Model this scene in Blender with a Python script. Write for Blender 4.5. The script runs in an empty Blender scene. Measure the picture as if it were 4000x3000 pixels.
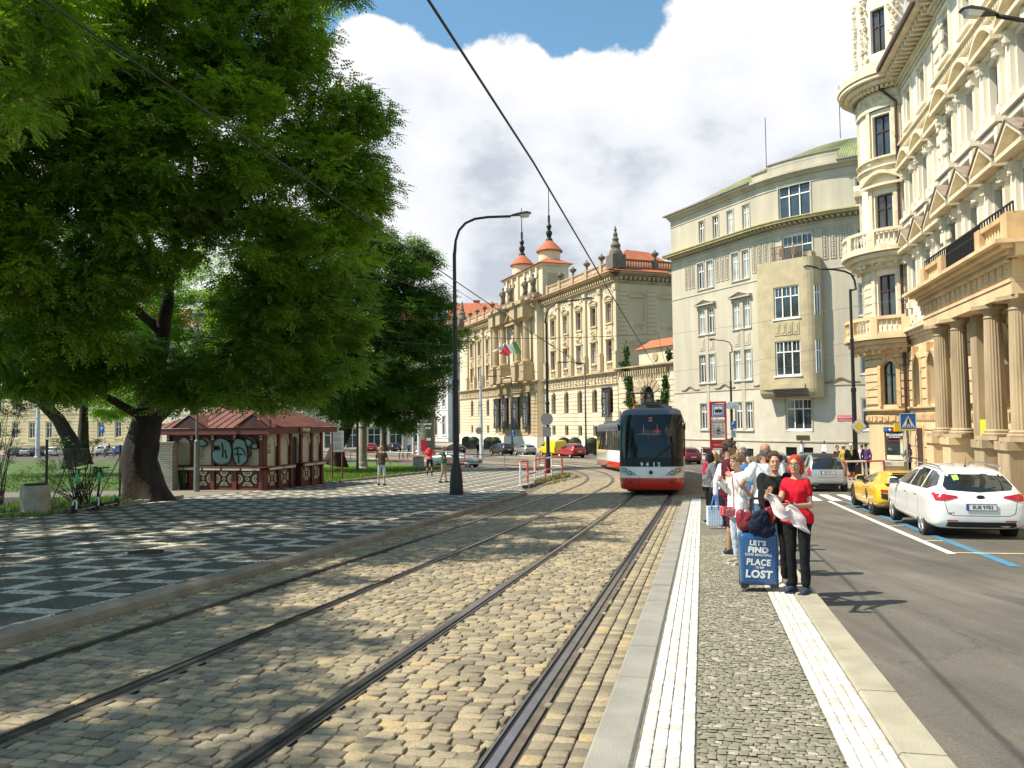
import bpy,bmesh,math,random
import numpy as np
from mathutils import Vector,Matrix,geometry
from mathutils.bvhtree import BVHTree
random.seed(7);np.random.seed(7)
SC=bpy.context.scene
COL=SC.collection
rad=math.radians
F=3100.;PT=math.atan(145/3100.);RL=0.012;CH=1.8
RT=Vector((math.cos(RL),math.sin(PT)*math.sin(RL),-math.cos(PT)*math.sin(RL)))
UP=Vector((math.sin(RL),-math.sin(PT)*math.cos(RL),math.cos(PT)*math.cos(RL)))
FW=Vector((0,math.cos(PT),math.sin(PT)))
def ray(px,py):
 v=FW*F+RT*(px-2000)+UP*(1500-py);return v/v.y
def g(d):
 return-3.6*(1-math.exp(-d/80))if d>0 else-.045*d
def gp(px,py,off=0.):
 r=ray(px,py);lo,hi=.5,400
 for _ in range(50):
  m=(lo+hi)/2
  if CH+r.z*m-g(m)-off>0:lo=m
  else:hi=m
 return Vector((r.x*lo,lo,g(lo)+off))
def at(px,py,d):
 r=ray(px,py);return Vector((r.x*d,d,CH+r.z*d))
cam=bpy.data.cameras.new('camera');co=bpy.data.objects.new('camera',cam);COL.objects.link(co)
cam.sensor_width=36;cam.lens=36*F/4000;cam.clip_end=3000;cam.clip_start=.05
co.matrix_world=Matrix(((RT.x,UP.x,-FW.x,0),(RT.y,UP.y,-FW.y,0),(RT.z,UP.z,-FW.z,CH),(0,0,0,1)))
SC.camera=co
MATS={}
def nodes(name):
 m=bpy.data.materials.new(name);m.use_nodes=True
 nt=m.node_tree;return m,nt,nt.nodes,nt.links,nt.nodes['Principled BSDF']
def mat(name,col,rough=.7,metal=0.,var=0.,vscale=3.,bump=0.,bscale=20.,spec=.5,emit=0.,coat=0.,streak=False,alpha=1.,detail=5.,dirt=0.,dcol=(.1,.09,.07),trans=0.):
 """principled colour with optional noise variation, weathering patches and bump, all in object space"""
 if name in MATS:return MATS[name]
 m,nt,N,L,b=nodes(name)
 b.inputs['Base Color'].default_value=(*col,1);b.inputs['Roughness'].default_value=rough
 b.inputs['Metallic'].default_value=metal;b.inputs['Specular IOR Level'].default_value=spec
 b.inputs['Coat Weight'].default_value=coat
 if coat:b.inputs['Coat Roughness'].default_value=.04
 if trans:b.inputs['Transmission Weight'].default_value=trans
 if emit:
  b.inputs['Emission Color'].default_value=(*col,1);b.inputs['Emission Strength'].default_value=emit
 if alpha<1:b.inputs['Alpha'].default_value=alpha
 if var or bump or dirt:
  tc=N.new('ShaderNodeTexCoord');src=tc.outputs['Object']
  if streak:
   mp=N.new('ShaderNodeMapping');mp.inputs['Scale'].default_value=(1,1,.15);L.new(src,mp.inputs[0]);ssrc=mp.outputs[0]
  else:ssrc=src
  cur=None
  if var:
   n=N.new('ShaderNodeTexNoise');n.inputs['Scale'].default_value=vscale;n.inputs['Detail'].default_value=detail
   L.new(ssrc,n.inputs['Vector'])
   r=N.new('ShaderNodeMapRange');r.inputs[1].default_value=.3;r.inputs[2].default_value=.7
   r.inputs[3].default_value=1-var;r.inputs[4].default_value=1+var;L.new(n.outputs['Fac'],r.inputs[0])
   mx=N.new('ShaderNodeMix');mx.data_type='RGBA';mx.blend_type='MULTIPLY';mx.inputs[0].default_value=1
   mx.inputs[6].default_value=(*col,1);L.new(r.outputs[0],mx.inputs[7]);cur=mx.outputs[2]
  if dirt:
   n2=N.new('ShaderNodeTexNoise');n2.inputs['Scale'].default_value=vscale*.37;n2.inputs['Detail'].default_value=8;n2.inputs['Roughness'].default_value=.7
   L.new(ssrc,n2.inputs['Vector'])
   r2=N.new('ShaderNodeMapRange');r2.inputs[1].default_value=.5;r2.inputs[2].default_value=.75;r2.inputs[4].default_value=dirt
   L.new(n2.outputs['Fac'],r2.inputs[0])
   m2=N.new('ShaderNodeMix');m2.data_type='RGBA';L.new(r2.outputs[0],m2.inputs[0])
   if cur:L.new(cur,m2.inputs[6])
   else:m2.inputs[6].default_value=(*col,1)
   m2.inputs[7].default_value=(*dcol,1);cur=m2.outputs[2]
  if cur:L.new(cur,b.inputs['Base Color'])
  if bump:
   nb=N.new('ShaderNodeTexNoise');nb.inputs['Scale'].default_value=bscale;nb.inputs['Detail'].default_value=4
   L.new(src,nb.inputs['Vector'])
   bp=N.new('ShaderNodeBump');bp.inputs['Strength'].default_value=bump;bp.inputs['Distance'].default_value=.02
   L.new(nb.outputs['Fac'],bp.inputs['Height']);L.new(bp.outputs[0],b.inputs['Normal'])
 MATS[name]=m;return m
def attr_mat(name,c1,c2,rough=.8,bump=.3,bscale=40,fine=.25,trans=0.,c3=None):
 """colour from a per-element random value stored on the mesh (stones, leaves, tiles) between two or three real colours"""
 m,nt,N,L,b=nodes(name)
 a=N.new('ShaderNodeAttribute');a.attribute_name='rnd'
 cr=N.new('ShaderNodeValToRGB');cr.color_ramp.elements[0].color=(*c1,1);cr.color_ramp.elements[1].color=(*c2,1)
 if c3:
  e=cr.color_ramp.elements.new(.88);e.color=(*c3,1);cr.color_ramp.elements[1].position=.85
  cr.color_ramp.elements[-1].position=1;cr.color_ramp.elements[-1].color=(*c3,1)
  cr.color_ramp.elements[1].color=(*c2,1)
 L.new(a.outputs['Fac'],cr.inputs[0])
 out=cr.outputs[0]
 if fine:
  tc=N.new('ShaderNodeTexCoord');n=N.new('ShaderNodeTexNoise');n.inputs['Scale'].default_value=bscale;n.inputs['Detail'].default_value=6;n.inputs['Roughness'].default_value=.75
  L.new(tc.outputs['Object'],n.inputs['Vector'])
  r=N.new('ShaderNodeMapRange');r.inputs[1].default_value=.3;r.inputs[2].default_value=.7;r.inputs[3].default_value=1-fine;r.inputs[4].default_value=1+fine
  L.new(n.outputs['Fac'],r.inputs[0])
  mx=N.new('ShaderNodeMix');mx.data_type='RGBA';mx.blend_type='MULTIPLY';mx.inputs[0].default_value=1
  L.new(out,mx.inputs[6]);L.new(r.outputs[0],mx.inputs[7]);out=mx.outputs[2]
  if bump:
   bp=N.new('ShaderNodeBump');bp.inputs['Strength'].default_value=bump;bp.inputs['Distance'].default_value=.01
   L.new(n.outputs['Fac'],bp.inputs['Height']);L.new(bp.outputs[0],b.inputs['Normal'])
 L.new(out,b.inputs['Base Color']);b.inputs['Roughness'].default_value=rough
 if trans:
  t=N.new('ShaderNodeBsdfTranslucent');L.new(out,t.inputs['Color'])
  mu=N.new('ShaderNodeMix');mu.data_type='RGBA';mu.blend_type='MULTIPLY';mu.inputs[0].default_value=1;mu.inputs[7].default_value=(1.6,1.9,.5,1)
  L.new(out,mu.inputs[6]);L.new(mu.outputs[2],t.inputs['Color'])
  ms=N.new('ShaderNodeMixShader');ms.inputs[0].default_value=trans
  L.new(b.outputs[0],ms.inputs[1]);L.new(t.outputs[0],ms.inputs[2]);L.new(ms.outputs[0],N['Material Output'].inputs['Surface'])
 MATS[name]=m;return m
def tag(o,label=None,cat=None,group=None,kind=None):
 if label:o['label']=label
 if cat:o['category']=cat
 if group:o['group']=group
 if kind:o['kind']=kind
 return o
def thing(name,label,cat,loc=(0,0,0),rz=0.,group=None):
 o=bpy.data.objects.new(name,None);COL.objects.link(o);o.location=loc;o.rotation_euler=(0,0,rz)
 o.empty_display_size=.2
 return tag(o,label,cat,group)
class MB:
 """collects vertices and faces, then links them as one mesh object"""
 def __init__(s,T=None):s.v=[];s.f=[];s.mi=[];s.T=T;s.cur=0;s.sm=[];s.smooth=False
 def add(s,vs,fs):
  n=len(s.v)
  if s.T:vs=[s.T(*p)for p in vs]
  s.v+=[tuple(p)for p in vs];s.f+=[tuple(i+n for i in f)for f in fs];s.mi+=[s.cur]*len(fs);s.sm+=[s.smooth]*len(fs)
 def box(s,x0,x1,y0,y1,z0,z1,seg=1):
  vs=[];fs=[]
  for i in range(seg+1):
   x=x0+(x1-x0)*i/seg;vs+=[(x,y0,z0),(x,y1,z0),(x,y1,z1),(x,y0,z1)]
   if i:
    a=4*(i-1);b=4*i
    for k in range(4):fs.append((a+k,b+k,b+(k+1)%4,a+(k+1)%4))
  fs.append((3,2,1,0)[::-1]if False else(0,1,2,3));e=4*seg;fs.append((e+3,e+2,e+1,e))
  s.add(vs,fs)
 def obox(s,c,sx,sy,sz,rz=0.,M=None):
  M=M or Matrix.Rotation(rz,3,'Z');c=Vector(c)
  vs=[c+M@Vector((a*sx/2,b*sy/2,d*sz/2))for d in(-1,1)for a,b in((-1,-1),(1,-1),(1,1),(-1,1))]
  s.add(vs,[(3,2,1,0),(4,5,6,7),(0,1,5,4),(1,2,6,5),(2,3,7,6),(3,0,4,7)])
 def prism(s,pts,axis,a,b):
  """extrude polygon pts (2D) along axis from a to b"""
  n=len(pts)
  def P(p,t):return{'x':(t,p[0],p[1]),'y':(p[0],t,p[1]),'z':(p[0],p[1],t)}[axis]
  vs=[P(p,a)for p in pts]+[P(p,b)for p in pts]
  fs=[(i,(i+1)%n,n+(i+1)%n,n+i)for i in range(n)]+[tuple(range(n))[::-1],tuple(range(n,2*n))]
  s.add(vs,fs)
 def poly(s,pts):s.add(pts,[tuple(range(len(pts)))])
 def lathe(s,prof,c=(0,0,0),n=16,a0=0.,a1=2*math.pi,M=None):
  full=abs(a1-a0-2*math.pi)<1e-6;k=n if full else n+1;c=Vector(c);vs=[];fs=[]
  for r,z in prof:
   for i in range(k):
    a=a0+(a1-a0)*i/n;p=Vector((r*math.cos(a),r*math.sin(a),z));vs.append(c+(M@p if M else p))
  for j in range(len(prof)-1):
   for i in range(n):
    i2=(i+1)%k;fs.append((j*k+i,j*k+i2,(j+1)*k+i2,(j+1)*k+i))
  if prof[0][0]>1e-4:fs.append(tuple(range(k))[::-1])
  if prof[-1][0]>1e-4:fs.append(tuple(range((len(prof)-1)*k,len(prof)*k)))
  s.add(vs,fs)
 def tube(s,pts,r,n=8,r1=None,sy=1.):
  pts=[Vector(p)for p in pts];m=len(pts);vs=[];fs=[]
  rs=r if isinstance(r,(list,tuple))else[r+((r1 if r1 is not None else r)-r)*i/max(1,m-1)for i in range(m)]
  ref=None
  for i,p in enumerate(pts):
   d=(pts[min(i+1,m-1)]-pts[max(i-1,0)]).normalized()
   if ref is None:
    ref=Vector((0,0,1))if abs(d.z)<.9 else Vector((1,0,0))
   u=ref-d*ref.dot(d)
   if u.length<1e-4:u=Vector((1,0,0))-d*d.x
   u.normalize();w=d.cross(u);ref=u
   for k in range(n):
    a=2*math.pi*k/n;vs.append(p+u*(math.cos(a)*rs[i])+w*(math.sin(a)*rs[i]*sy))
  for i in range(m-1):
   for k in range(n):fs.append((i*n+k,i*n+(k+1)%n,(i+1)*n+(k+1)%n,(i+1)*n+k))
  fs.append(tuple(range(n))[::-1]);fs.append(tuple(range((m-1)*n,m*n)))
  s.add(vs,fs)
 def ball(s,c,rx,ry=None,rz=None,n=12,m=8,M=None,lump=0.):
  ry=ry or rx;rz=rz or rx;c=Vector(c);vs=[];fs=[]
  for j in range(m+1):
   th=math.pi*j/m
   for i in range(n):
    a=2*math.pi*i/n;k=1+(random.uniform(-lump,lump)if lump and 0<j<m else 0)
    p=Vector((rx*k*math.sin(th)*math.cos(a),ry*k*math.sin(th)*math.sin(a),rz*k*math.cos(th)));vs.append(c+(M@p if M else p))
  for j in range(m):
   for i in range(n):fs.append((j*n+i,(j+1)*n+i,(j+1)*n+(i+1)%n,j*n+(i+1)%n))
  s.add(vs,fs)
 def build(s,name,mats,parent=None,smooth=False,loc=None,auto=None,label=None):
  me=bpy.data.meshes.new(name);me.from_pydata(s.v,[],s.f);me.validate()
  for m in(mats if isinstance(mats,(list,tuple))else[mats]):me.materials.append(m)
  if len(me.polygons)==len(s.mi):me.polygons.foreach_set('material_index',s.mi)
  if smooth:me.polygons.foreach_set('use_smooth',[True]*len(me.polygons))
  elif any(s.sm)and len(me.polygons)==len(s.sm):me.polygons.foreach_set('use_smooth',s.sm)
  bm=bmesh.new();bm.from_mesh(me);bmesh.ops.recalc_face_normals(bm,faces=bm.faces);bm.to_mesh(me);bm.free()
  if auto:me.set_sharp_from_angle(angle=rad(auto))
  o=bpy.data.objects.new(name,me);COL.objects.link(o)
  if parent:o.parent=parent
  if loc:o.location=loc
  if label:o['label']=label
  return o
def npmesh(name,V,Fc,mats,parent=None,rnd=None,smooth=False):
 """numpy quads/tris to a mesh, rnd is one value per face"""
 me=bpy.data.meshes.new(name);k=Fc.shape[1]
 me.vertices.add(len(V));me.vertices.foreach_set('co',V.astype(np.float32).ravel())
 me.loops.add(Fc.size);me.loops.foreach_set('vertex_index',Fc.astype(np.int32).ravel())
 me.polygons.add(len(Fc));me.polygons.foreach_set('loop_start',np.arange(0,Fc.size,k,dtype=np.int32))
 me.polygons.foreach_set('loop_total',np.full(len(Fc),k,dtype=np.int32))
 if smooth:me.polygons.foreach_set('use_smooth',np.ones(len(Fc),dtype=bool))
 me.update();me.validate()
 if rnd is not None:
  a=me.attributes.new('rnd','FLOAT','FACE');a.data.foreach_set('value',rnd.astype(np.float32))
 me.materials.append(mats)
 o=bpy.data.objects.new(name,me);COL.objects.link(o)
 if parent:o.parent=parent
 return o
def copy_tree(o,parent=None):
 c=o.copy();COL.objects.link(c)
 if parent:c.parent=parent
 for ch in list(o.children):copy_tree(ch,c)
 return c
def bake(o):
 """apply modifiers"""
 dg=bpy.context.evaluated_depsgraph_get();dg.update();me=bpy.data.meshes.new_from_object(o.evaluated_get(dg))
 o.modifiers.clear();o.data=me;return o
FONT=None
def text(s,size,name='lettering',m=None,parent=None,M=None,depth=.004,align='CENTER',bold=0.,space=1.,sx=1.):
 cu=bpy.data.curves.new('t','FONT');cu.body=s;cu.size=size;cu.align_x=align;cu.align_y='CENTER';cu.extrude=depth/2;cu.offset=bold;cu.space_character=space;cu.resolution_u=3
 to=bpy.data.objects.new('t',cu);COL.objects.link(to)
 dg=bpy.context.evaluated_depsgraph_get();dg.update();me=bpy.data.meshes.new_from_object(to.evaluated_get(dg))
 bpy.data.objects.remove(to);
 if sx!=1.:me.transform(Matrix.Diagonal((sx,1,1,1)))
 if M is not None:me.transform(M)
 me.materials.clear()
 if m:me.materials.append(m)
 o=bpy.data.objects.new(name,me);COL.objects.link(o)
 if parent:o.parent=parent
 return o
def face_M(origin,right,up=(0,0,1)):
 """matrix whose local x runs right, y up, z out of the surface"""
 r=Vector(right).normalized();u=Vector(up).normalized();n=r.cross(u);o=Vector(origin)
 return Matrix(((r.x,u.x,n.x,o.x),(r.y,u.y,n.y,o.y),(r.z,u.z,n.z,o.z),(0,0,0,1)))
SUN=Vector((-math.cos(rad(53))*.99,-math.cos(rad(53))*.14,math.sin(rad(53)))).normalized()
sl=bpy.data.lights.new('sun','SUN');sl.energy=5.0;sl.angle=rad(.5);sl.color=(1,.905,.75)
so=bpy.data.objects.new('sun',sl);COL.objects.link(so);so.rotation_euler=(-SUN).to_track_quat('-Z','Y').to_euler()
W=bpy.data.worlds.new('World');SC.world=W;W.use_nodes=True
N=W.node_tree.nodes;L=W.node_tree.links;N.clear()
out=N.new('ShaderNodeOutputWorld');bg=N.new('ShaderNodeBackground');L.new(bg.outputs[0],out.inputs[0])
sky=N.new('ShaderNodeTexSky');sky.sky_type='NISHITA';sky.sun_disc=False;sky.sun_elevation=rad(53)
sky.sun_rotation=math.atan2(SUN.x,SUN.y);sky.altitude=250;sky.air_density=1.;sky.dust_density=.3;sky.ozone_density=1.6
tc=N.new('ShaderNodeTexCoord');D=tc.outputs['Generated']
def mth(op,a,b=None,c=None,clamp=False):
 n=N.new('ShaderNodeMath');n.operation=op;n.use_clamp=clamp
 for i,x in enumerate((a,b,c)):
  if x is None:continue
  if hasattr(x,'is_output')or hasattr(x,'links'):L.new(x,n.inputs[i])
  else:n.inputs[i].default_value=x
 return n.outputs[0]
sp=N.new('ShaderNodeSeparateXYZ');L.new(D,sp.inputs[0])
az=mth('ARCTAN2',sp.outputs[0],sp.outputs[1]);el=mth('ARCSINE',sp.outputs[2])
def wnoise(scale,det,rough,off=0.,sq=1.):
 mp=N.new('ShaderNodeMapping');mp.inputs['Location'].default_value=(off,off*.7,off*.3);mp.inputs['Scale'].default_value=(1,1,sq);L.new(D,mp.inputs[0])
 n=N.new('ShaderNodeTexNoise');n.inputs['Scale'].default_value=scale;n.inputs['Detail'].default_value=det;n.inputs['Roughness'].default_value=rough
 L.new(mp.outputs[0],n.inputs['Vector']);return n.outputs['Fac']
edge=wnoise(7,12,.60,3.1);big=wnoise(2.3,3,.5,1.7)
def blob(a0,e0,ra,re):
 x=mth('DIVIDE',mth('SUBTRACT',az,a0),ra);y=mth('DIVIDE',mth('SUBTRACT',el,e0),re)
 return mth('SUBTRACT',1.,mth('SQRT',mth('ADD',mth('MULTIPLY',x,x),mth('MULTIPLY',y,y))))
def ae(px,py):
 r=ray(px,py).normalized();return math.atan2(r.x,r.y),math.asin(r.z)
cl=None
for(px,py,rx,ry)in((1480,620,480,470),(1900,640,560,450),(2450,620,700,420),(2800,480,560,520),(3230,330,400,300),(2150,900,800,330),(1960,1090,330,200),(2500,1050,700,350),(2850,780,480,400),(3200,600,400,250),(600,700,500,500),(200,300,700,500)):
 a,e=ae(px,py);b_=blob(a,e,rx/3100,ry/3100)
 cl=b_ if cl is None else mth('SMOOTH_MAX',cl,b_,.12)
other=mth('MULTIPLY',mth('SUBTRACT',big,.58),3.);far=mth('GREATER_THAN',mth('ABSOLUTE',az),.95)
cl=mth('MAXIMUM',cl,mth('SUBTRACT',mth('MULTIPLY',other,far),mth('MULTIPLY',mth('SUBTRACT',1.,far),9.)))
dens=mth('ADD',cl,mth('MULTIPLY',mth('SUBTRACT',edge,.5),.95))
mr=N.new('ShaderNodeMapRange');mr.interpolation_type='SMOOTHSTEP';mr.inputs[1].default_value=.0;mr.inputs[2].default_value=.07;L.new(dens,mr.inputs[0])
shd=wnoise(5.5,9,.6,8.3,1.8)
thick=mth('ADD',mth('MULTIPLY',dens,.75),mth('MULTIPLY',mth('SUBTRACT',shd,.5),1.7))
lowr=mth('MULTIPLY',mth('SUBTRACT',.40,el),.9)
tk=mth('ADD',thick,lowr)
cr=N.new('ShaderNodeValToRGB');L.new(tk,cr.inputs[0]);E=cr.color_ramp.elements
E[0].position=.34;E[0].color=(1,1,1,1);E[1].position=.92;E[1].color=(.60,.65,.72,1);e_=E.new(.62);e_.color=(.88,.91,.95,1)
cs=N.new('ShaderNodeMix');cs.data_type='RGBA';cs.blend_type='MULTIPLY';cs.inputs[0].default_value=1;cs.inputs[7].default_value=(6.7,6.7,6.8,1);L.new(cr.outputs[0],cs.inputs[6])
sk=N.new('ShaderNodeMix');sk.data_type='RGBA';sk.blend_type='MULTIPLY';sk.inputs[0].default_value=1;sk.inputs[7].default_value=(1.08,1.40,1.28,1);L.new(sky.outputs[0],sk.inputs[6])
mxw=N.new('ShaderNodeMix');mxw.data_type='RGBA';L.new(mr.outputs[0],mxw.inputs[0]);L.new(sk.outputs[2],mxw.inputs[6]);L.new(cs.outputs[2],mxw.inputs[7])
L.new(mxw.outputs[2],bg.inputs['Color']);bg.inputs['Strength'].default_value=.1
W.cycles.sampling_method='MANUAL';W.cycles.sample_map_resolution=1024
SC.view_settings.view_transform='Standard';SC.view_settings.look='None';SC.view_settings.exposure=.6;SC.view_settings.gamma=1
SC.render.engine='CYCLES';SC.cycles.max_bounces=6;SC.cycles.diffuse_bounces=3;SC.cycles.transparent_max_bounces=8
SC.cycles.use_denoising=True;SC.cycles.sample_clamp_indirect=8
TH0=math.atan(.238);S1=32.;RC=72.
CO,SI=math.cos(TH0),math.sin(TH0)
M0=Vector((-2.43-.238*15,-10.));S0=-15/CO
def mid(s):
 if s<=S1:return Vector((-2.43+SI*s,5+CO*s)),TH0
 a=min((s-S1)/RC,rad(75));ex=max(0,(s-S1)-RC*rad(75));th=TH0-a
 p=Vector((-2.43+SI*S1,5+CO*S1))
 c=p+Vector((-CO,SI))*RC
 q=c+Vector((math.cos(th),-math.sin(th)))*RC
 return q+Vector((math.sin(th),math.cos(th)))*ex,th
def tk(s,o,z=0.):
 """point at distance s along the tracks, o to the right of the mid line, z above the road"""
 p,th=mid(s);x=p.x+math.cos(th)*o;y=p.y-math.sin(th)*o
 return Vector((x,y,g(y)+z))
def sy(y):return(y-5)/CO
def ribbon(name,s0,s1,o0,o1,z,m,kind='structure',step=1.,parent=None,h=0.,nacross=1):
 """a flat strip following the tracks with UVs in metres; h gives it side faces"""
 n=max(1,int((s1-s0)/step));vs=[];uv=[];fs=[]
 f0=o0 if callable(o0)else(lambda s:o0);f1=o1 if callable(o1)else(lambda s:o1)
 k=nacross+1
 for i in range(n+1):
  s=s0+(s1-s0)*i/n
  for j in range(k):
   o=f0(s)+(f1(s)-f0(s))*j/nacross;vs.append(tk(s,o,z));uv.append((o,s))
 for i in range(n):
  for j in range(nacross):fs.append((i*k+j,i*k+j+1,(i+1)*k+j+1,(i+1)*k+j))
 if h:
  b=len(vs)
  for i in range(n+1):
   s=s0+(s1-s0)*i/n
   for j,o in((0,f0(s)),(k-1,f1(s))):vs.append(tk(s,o,z-h));uv.append((o+(-h if j==0 else h),s))
  for i in range(n):
   fs.append((i*k,(i+1)*k,b+2*(i+1),b+2*i));fs.append((i*k+k-1,b+2*i+1,b+2*(i+1)+1,(i+1)*k+k-1))
  fs.append((0,b,b+1,k-1));fs.append((n*k,n*k+k-1,b+2*n+1,b+2*n))
 me=bpy.data.meshes.new(name);me.from_pydata([tuple(v)for v in vs],[],fs)
 u=me.uv_layers.new(name='UVMap')
 for l in me.loops:u.data[l.index].uv=uv[l.vertex_index]
 me.materials.append(m);o=bpy.data.objects.new(name,me);COL.objects.link(o);o['kind']=kind
 if parent:o.parent=parent
 return o
def brick_mat(name,c1,c2,mortar,w,h,ms,rough=.85,bump=.6,rot=0.,sq=0.,offset=.5,uv=True,var=.2,wob=.02,vscale=1.2,nz=40.):
 m,nt,N,L,b=nodes(name)
 if uv:u=N.new('ShaderNodeUVMap');src=u.outputs[0]
 else:t=N.new('ShaderNodeTexCoord');src=t.outputs['Object']
 mp=N.new('ShaderNodeMapping');mp.inputs['Rotation'].default_value=(0,0,rot);L.new(src,mp.inputs[0])
 nw=N.new('ShaderNodeTexNoise');nw.inputs['Scale'].default_value=5/max(w,.05)*.2;L.new(src,nw.inputs['Vector'])
 vm=N.new('ShaderNodeVectorMath');vm.operation='MULTIPLY_ADD';vm.inputs[1].default_value=(wob,wob,0);L.new(nw.outputs['Color'],vm.inputs[0]);L.new(mp.outputs[0],vm.inputs[2])
 br=N.new('ShaderNodeTexBrick');br.inputs['Scale'].default_value=1;br.inputs['Brick Width'].default_value=w;br.inputs['Row Height'].default_value=h
 br.inputs['Mortar Size'].default_value=ms;br.inputs['Mortar Smooth'].default_value=.3;br.offset=offset
 br.inputs['Color1'].default_value=(*c1,1);br.inputs['Color2'].default_value=(*c2,1);br.inputs['Mortar'].default_value=(*mortar,1);L.new(vm.outputs[0],br.inputs['Vector'])
 n=N.new('ShaderNodeTexNoise');n.inputs['Scale'].default_value=vscale;n.inputs['Detail'].default_value=8;L.new(src,n.inputs['Vector'])
 r=N.new('ShaderNodeMapRange');r.inputs[1].default_value=.3;r.inputs[2].default_value=.7;r.inputs[3].default_value=1-var;r.inputs[4].default_value=1+var;L.new(n.outputs['Fac'],r.inputs[0])
 mx=N.new('ShaderNodeMix');mx.data_type='RGBA';mx.blend_type='MULTIPLY';mx.inputs[0].default_value=1;L.new(br.outputs['Color'],mx.inputs[6]);L.new(r.outputs[0],mx.inputs[7])
 L.new(mx.outputs[2],b.inputs['Base Color']);b.inputs['Roughness'].default_value=rough
 n3=N.new('ShaderNodeTexNoise');n3.inputs['Scale'].default_value=nz;n3.inputs['Detail'].default_value=3;L.new(src,n3.inputs['Vector'])
 ad=N.new('ShaderNodeMath');ad.operation='MULTIPLY_ADD';ad.inputs[1].default_value=-1;L.new(br.outputs['Fac'],ad.inputs[0]);
 m3=N.new('ShaderNodeMath');m3.operation='MULTIPLY';m3.inputs[1].default_value=.6;L.new(n3.outputs['Fac'],m3.inputs[0]);L.new(m3.outputs[0],ad.inputs[2])
 bp=N.new('ShaderNodeBump');bp.inputs['Strength'].default_value=bump;bp.inputs['Distance'].default_value=.012;L.new(ad.outputs[0],bp.inputs['Height']);L.new(bp.outputs[0],b.inputs['Normal'])
 MATS[name]=m;return m
def asphalt_mat():
 m,nt,N,L,b=nodes('asphalt');t=N.new('ShaderNodeTexCoord')
 a=N.new('ShaderNodeTexNoise');a.inputs['Scale'].default_value=.45;a.inputs['Detail'].default_value=9;a.inputs['Roughness'].default_value=.6;L.new(t.outputs['Object'],a.inputs['Vector'])
 f=N.new('ShaderNodeTexNoise');f.inputs['Scale'].default_value=60;f.inputs['Detail'].default_value=4;f.inputs['Roughness'].default_value=.8;L.new(t.outputs['Object'],f.inputs['Vector'])
 cr=N.new('ShaderNodeValToRGB');cr.color_ramp.elements[0].position=.3;cr.color_ramp.elements[1].position=.7
 cr.color_ramp.elements[0].color=(.084,.076,.063,1);cr.color_ramp.elements[1].color=(.145,.132,.110,1);L.new(a.outputs['Fac'],cr.inputs[0])
 r=N.new('ShaderNodeMapRange');r.inputs[1].default_value=.3;r.inputs[2].default_value=.7;r.inputs[3].default_value=.6;r.inputs[4].default_value=1.45;L.new(f.outputs['Fac'],r.inputs[0])
 mx=N.new('ShaderNodeMix');mx.data_type='RGBA';mx.blend_type='MULTIPLY';mx.inputs[0].default_value=1;L.new(cr.outputs[0],mx.inputs[6]);L.new(r.outputs[0],mx.inputs[7])
 mp=N.new('ShaderNodeMapping');mp.inputs['Scale'].default_value=(.45,.16,1);mp.inputs['Rotation'].default_value=(0,0,.24);L.new(t.outputs['Object'],mp.inputs[0])
 nd=N.new('ShaderNodeTexNoise');nd.inputs['Scale'].default_value=2.5;nd.inputs['Detail'].default_value=6;L.new(t.outputs['Object'],nd.inputs['Vector'])
 va=N.new('ShaderNodeVectorMath');va.operation='MULTIPLY_ADD';va.inputs[1].default_value=(.35,.35,0);L.new(nd.outputs['Color'],va.inputs[0]);L.new(mp.outputs[0],va.inputs[2])
 vo=N.new('ShaderNodeTexVoronoi');vo.feature='DISTANCE_TO_EDGE';vo.inputs['Scale'].default_value=1.;L.new(va.outputs[0],vo.inputs['Vector'])
 rc=N.new('ShaderNodeMapRange');rc.inputs[1].default_value=.001;rc.inputs[2].default_value=.007;rc.inputs[3].default_value=.72;rc.inputs[4].default_value=1;L.new(vo.outputs['Distance'],rc.inputs[0])
 m2=N.new('ShaderNodeMix');m2.data_type='RGBA';m2.blend_type='MULTIPLY';m2.inputs[0].default_value=1;L.new(mx.outputs[2],m2.inputs[6]);L.new(rc.outputs[0],m2.inputs[7])
 mpp=N.new('ShaderNodeMapping');mpp.inputs['Rotation'].default_value=(0,0,.235);mpp.inputs['Scale'].default_value=(.33,.11,1);L.new(t.outputs['Object'],mpp.inputs[0])
 vp=N.new('ShaderNodeTexVoronoi');vp.distance='CHEBYCHEV';vp.inputs['Scale'].default_value=1.;L.new(mpp.outputs[0],vp.inputs['Vector']);sc_=N.new('ShaderNodeSeparateColor');L.new(vp.outputs['Color'],sc_.inputs[0])
 rp=N.new('ShaderNodeMapRange');rp.inputs[1].default_value=.0;rp.inputs[2].default_value=1;rp.inputs[3].default_value=.84;rp.inputs[4].default_value=1.12;L.new(sc_.outputs[0],rp.inputs[0])
 ms=N.new('ShaderNodeMapping');ms.inputs['Rotation'].default_value=(0,0,.235);ms.inputs['Scale'].default_value=(2.2,.10,1);L.new(t.outputs['Object'],ms.inputs[0]);ns=N.new('ShaderNodeTexNoise');ns.inputs['Scale'].default_value=1.3;ns.inputs['Detail'].default_value=6;L.new(ms.outputs[0],ns.inputs['Vector'])
 rs_=N.new('ShaderNodeMapRange');rs_.inputs[1].default_value=.35;rs_.inputs[2].default_value=.65;rs_.inputs[3].default_value=.78;rs_.inputs[4].default_value=1.15;L.new(ns.outputs['Fac'],rs_.inputs[0])
 mu=N.new('ShaderNodeMath');mu.operation='MULTIPLY';L.new(rp.outputs[0],mu.inputs[0]);L.new(rs_.outputs[0],mu.inputs[1])
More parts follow.
